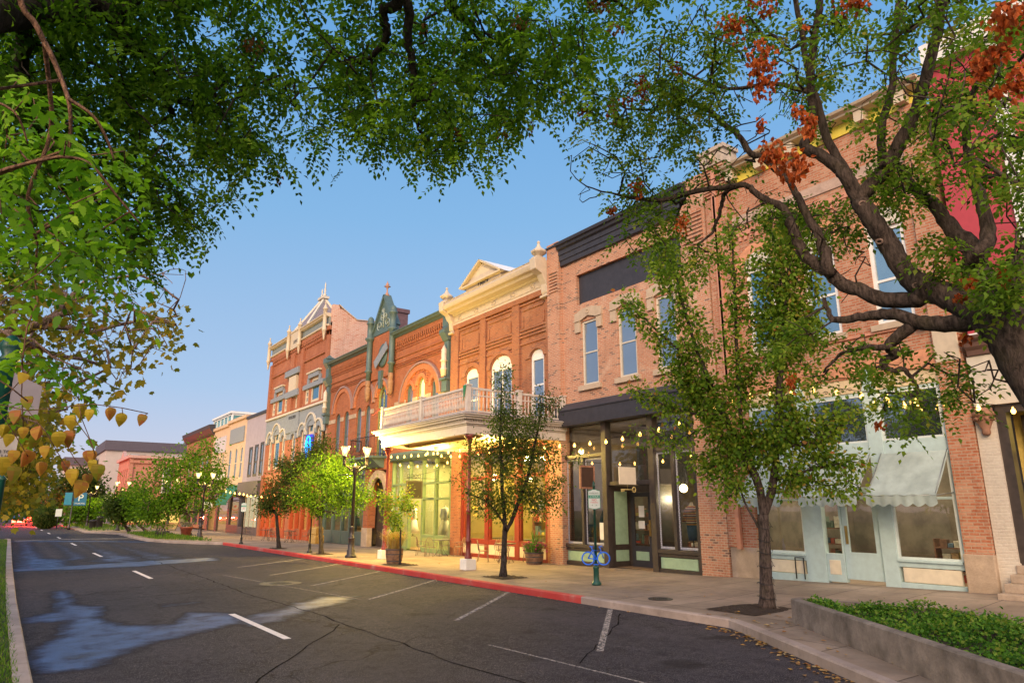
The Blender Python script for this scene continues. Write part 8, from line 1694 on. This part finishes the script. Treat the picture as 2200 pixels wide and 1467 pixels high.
P_ = np.column_stack([q, hgt+r_.uniform(-.06, .08, len(q))+np.where(r_.uniform(size=len(q)) > .985, r_.uniform(.03, .16, len(q)), 0)])
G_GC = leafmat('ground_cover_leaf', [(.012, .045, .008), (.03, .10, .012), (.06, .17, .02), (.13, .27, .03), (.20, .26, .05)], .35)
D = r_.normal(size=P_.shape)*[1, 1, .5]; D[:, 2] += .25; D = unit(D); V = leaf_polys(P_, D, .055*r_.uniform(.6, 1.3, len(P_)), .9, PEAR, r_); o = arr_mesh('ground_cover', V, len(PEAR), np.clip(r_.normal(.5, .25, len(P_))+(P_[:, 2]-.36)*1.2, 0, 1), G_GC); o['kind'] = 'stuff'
mb = MB(); g2 = scatter(inner, 1, 1)
n_ = 40; gx = np.linspace(inner[:, 0].min(), inner[:, 0].max(), n_); gy = np.linspace(inner[:, 1].min(), inner[:, 1].max(), n_)
# median lawn
def grass(poly, n, seed, h, name, z, bias=None):
    q = scatter(poly, n, seed, bias); r_ = np.random.default_rng(seed); P_ = np.column_stack([q, np.full(n, z)]); D = unit(r_.normal(size=P_.shape)*.35+np.array([0, 0, 1.])); V = leaf_polys(P_, D, h*r_.uniform(.6, 1.2, n), .22, KITE, r_, 0, .5)
    o = arr_mesh(name, V, 4, r_.uniform(0, 1, n), leafmat('grass_blade', [(.03, .10, .008), (.06, .15, .012), (.10, .21, .02), (.18, .24, .05)], .3)); o['kind'] = 'stuff'
grass([(-.7, 4), (.42, 4), (.36, 12), (.26, 20), (.17, 33), (.17, 61), (-.7, 61)], 26000, 411, .075, 'grass', -.015, lambda a_: np.clip(9/a_[:, 1], .12, 1))
grass([(8.5, 55), (10.8, 50), (11.3, 50), (11.3, 72), (8.6, 70)], 3500, 412, .22, 'bulb_planting', .0)
grass([(5.2+1.4, 80), (11, 80), (11, 120), (6.6, 120)], 2500, 413, .3, 'far_planting', .0)
# ================================================================ LIGHT, SKY, CAMERA
w = bpy.data.worlds.new('World'); sc.world = w; w.use_nodes = True; nt = w.node_tree; nt.nodes.clear()
out = nt.nodes.new('ShaderNodeOutputWorld'); bg = nt.nodes.new('ShaderNodeBackground'); sky = nt.nodes.new('ShaderNodeTexSky')
SUN_EL, SUN_AZ = R(7), R(232)          # azimuth clockwise from +y
sky.sky_type = 'NISHITA'; sky.sun_disc = False; sky.sun_elevation = SUN_EL; sky.sun_rotation = SUN_AZ
sky.air_density = 1.0; sky.dust_density = .6; sky.ozone_density = 2.2; sky.altitude = 1300
tc = nt.nodes.new('ShaderNodeTexCoord'); sp = nt.nodes.new('ShaderNodeSeparateXYZ'); nt.links.new(tc.outputs['Generated'], sp.inputs[0])
grad = ramp(nt, sp.outputs[2], [(0., (3.6, 2.8, 3.4)), (.07, (2.8, 2.8, 3.65)), (.16, (2.05, 2.75, 3.9)), (.40, (1.2, 2.4, 3.95)), (.75, (.50, 1.75, 3.8))])
# the side of the sky behind the camera, where the sun went down, is brighter and warmer
dt = N(nt, 'ShaderNodeVectorMath'); dt.operation = 'DOT_PRODUCT'; nt.links.new(tc.outputs['Generated'], dt.inputs[0]); dt.inputs[1].default_value = (-.62, -.76, .18)
glow = ramp(nt, dt.outputs['Value'], [(.15, (0, 0, 0)), (.95, (10., 7.4, 5.0))])
nt.links.new(mixc(nt, 1., mixc(nt, .85, sky.outputs[0], grad), glow, 'ADD'), bg.inputs[0]); bg.inputs[1].default_value = .15; nt.links.new(bg.outputs[0], out.inputs[0])
sl = bpy.data.lights.new('sun', 'SUN'); so = bpy.data.objects.new('sun', sl); COL.objects.link(so)
sl.energy = 1.9; sl.angle = R(25); sl.color = (1., .70, .42)
el, az = R(24), SUN_AZ
dv = Vector((math.sin(az)*math.cos(el), math.cos(az)*math.cos(el), math.sin(el)))
so.rotation_euler = dv.to_track_quat('Z', 'Y').to_euler()
cam = bpy.data.cameras.new('camera'); co = bpy.data.objects.new('camera', cam); COL.objects.link(co)
cam.sensor_width = 36; cam.lens = F_/2200*36; cam.clip_start = .05; cam.clip_end = 3000
co.location = (0, 0, CAMH)
co.rotation_euler = Matrix((_rt.tolist(), _up.tolist(), (-_fw).tolist())).transposed().to_euler()
sc.camera = co
sc.view_settings.view_transform = 'Standard'; sc.view_settings.look = 'None'; sc.view_settings.gamma = 1; sc.view_settings.use_curve_mapping = False
sc.view_settings.exposure = EXPO
sc.cycles.max_bounces = 6; sc.cycles.diffuse_bounces = 3; sc.cycles.glossy_bounces = 3; sc.cycles.transmission_bounces = 3; sc.cycles.transparent_max_bounces = 8
sc.cycles.caustics_reflective = False; sc.cycles.caustics_refractive = False; sc.cycles.sample_clamp_indirect = 4.
sc.cycles.use_denoising = True
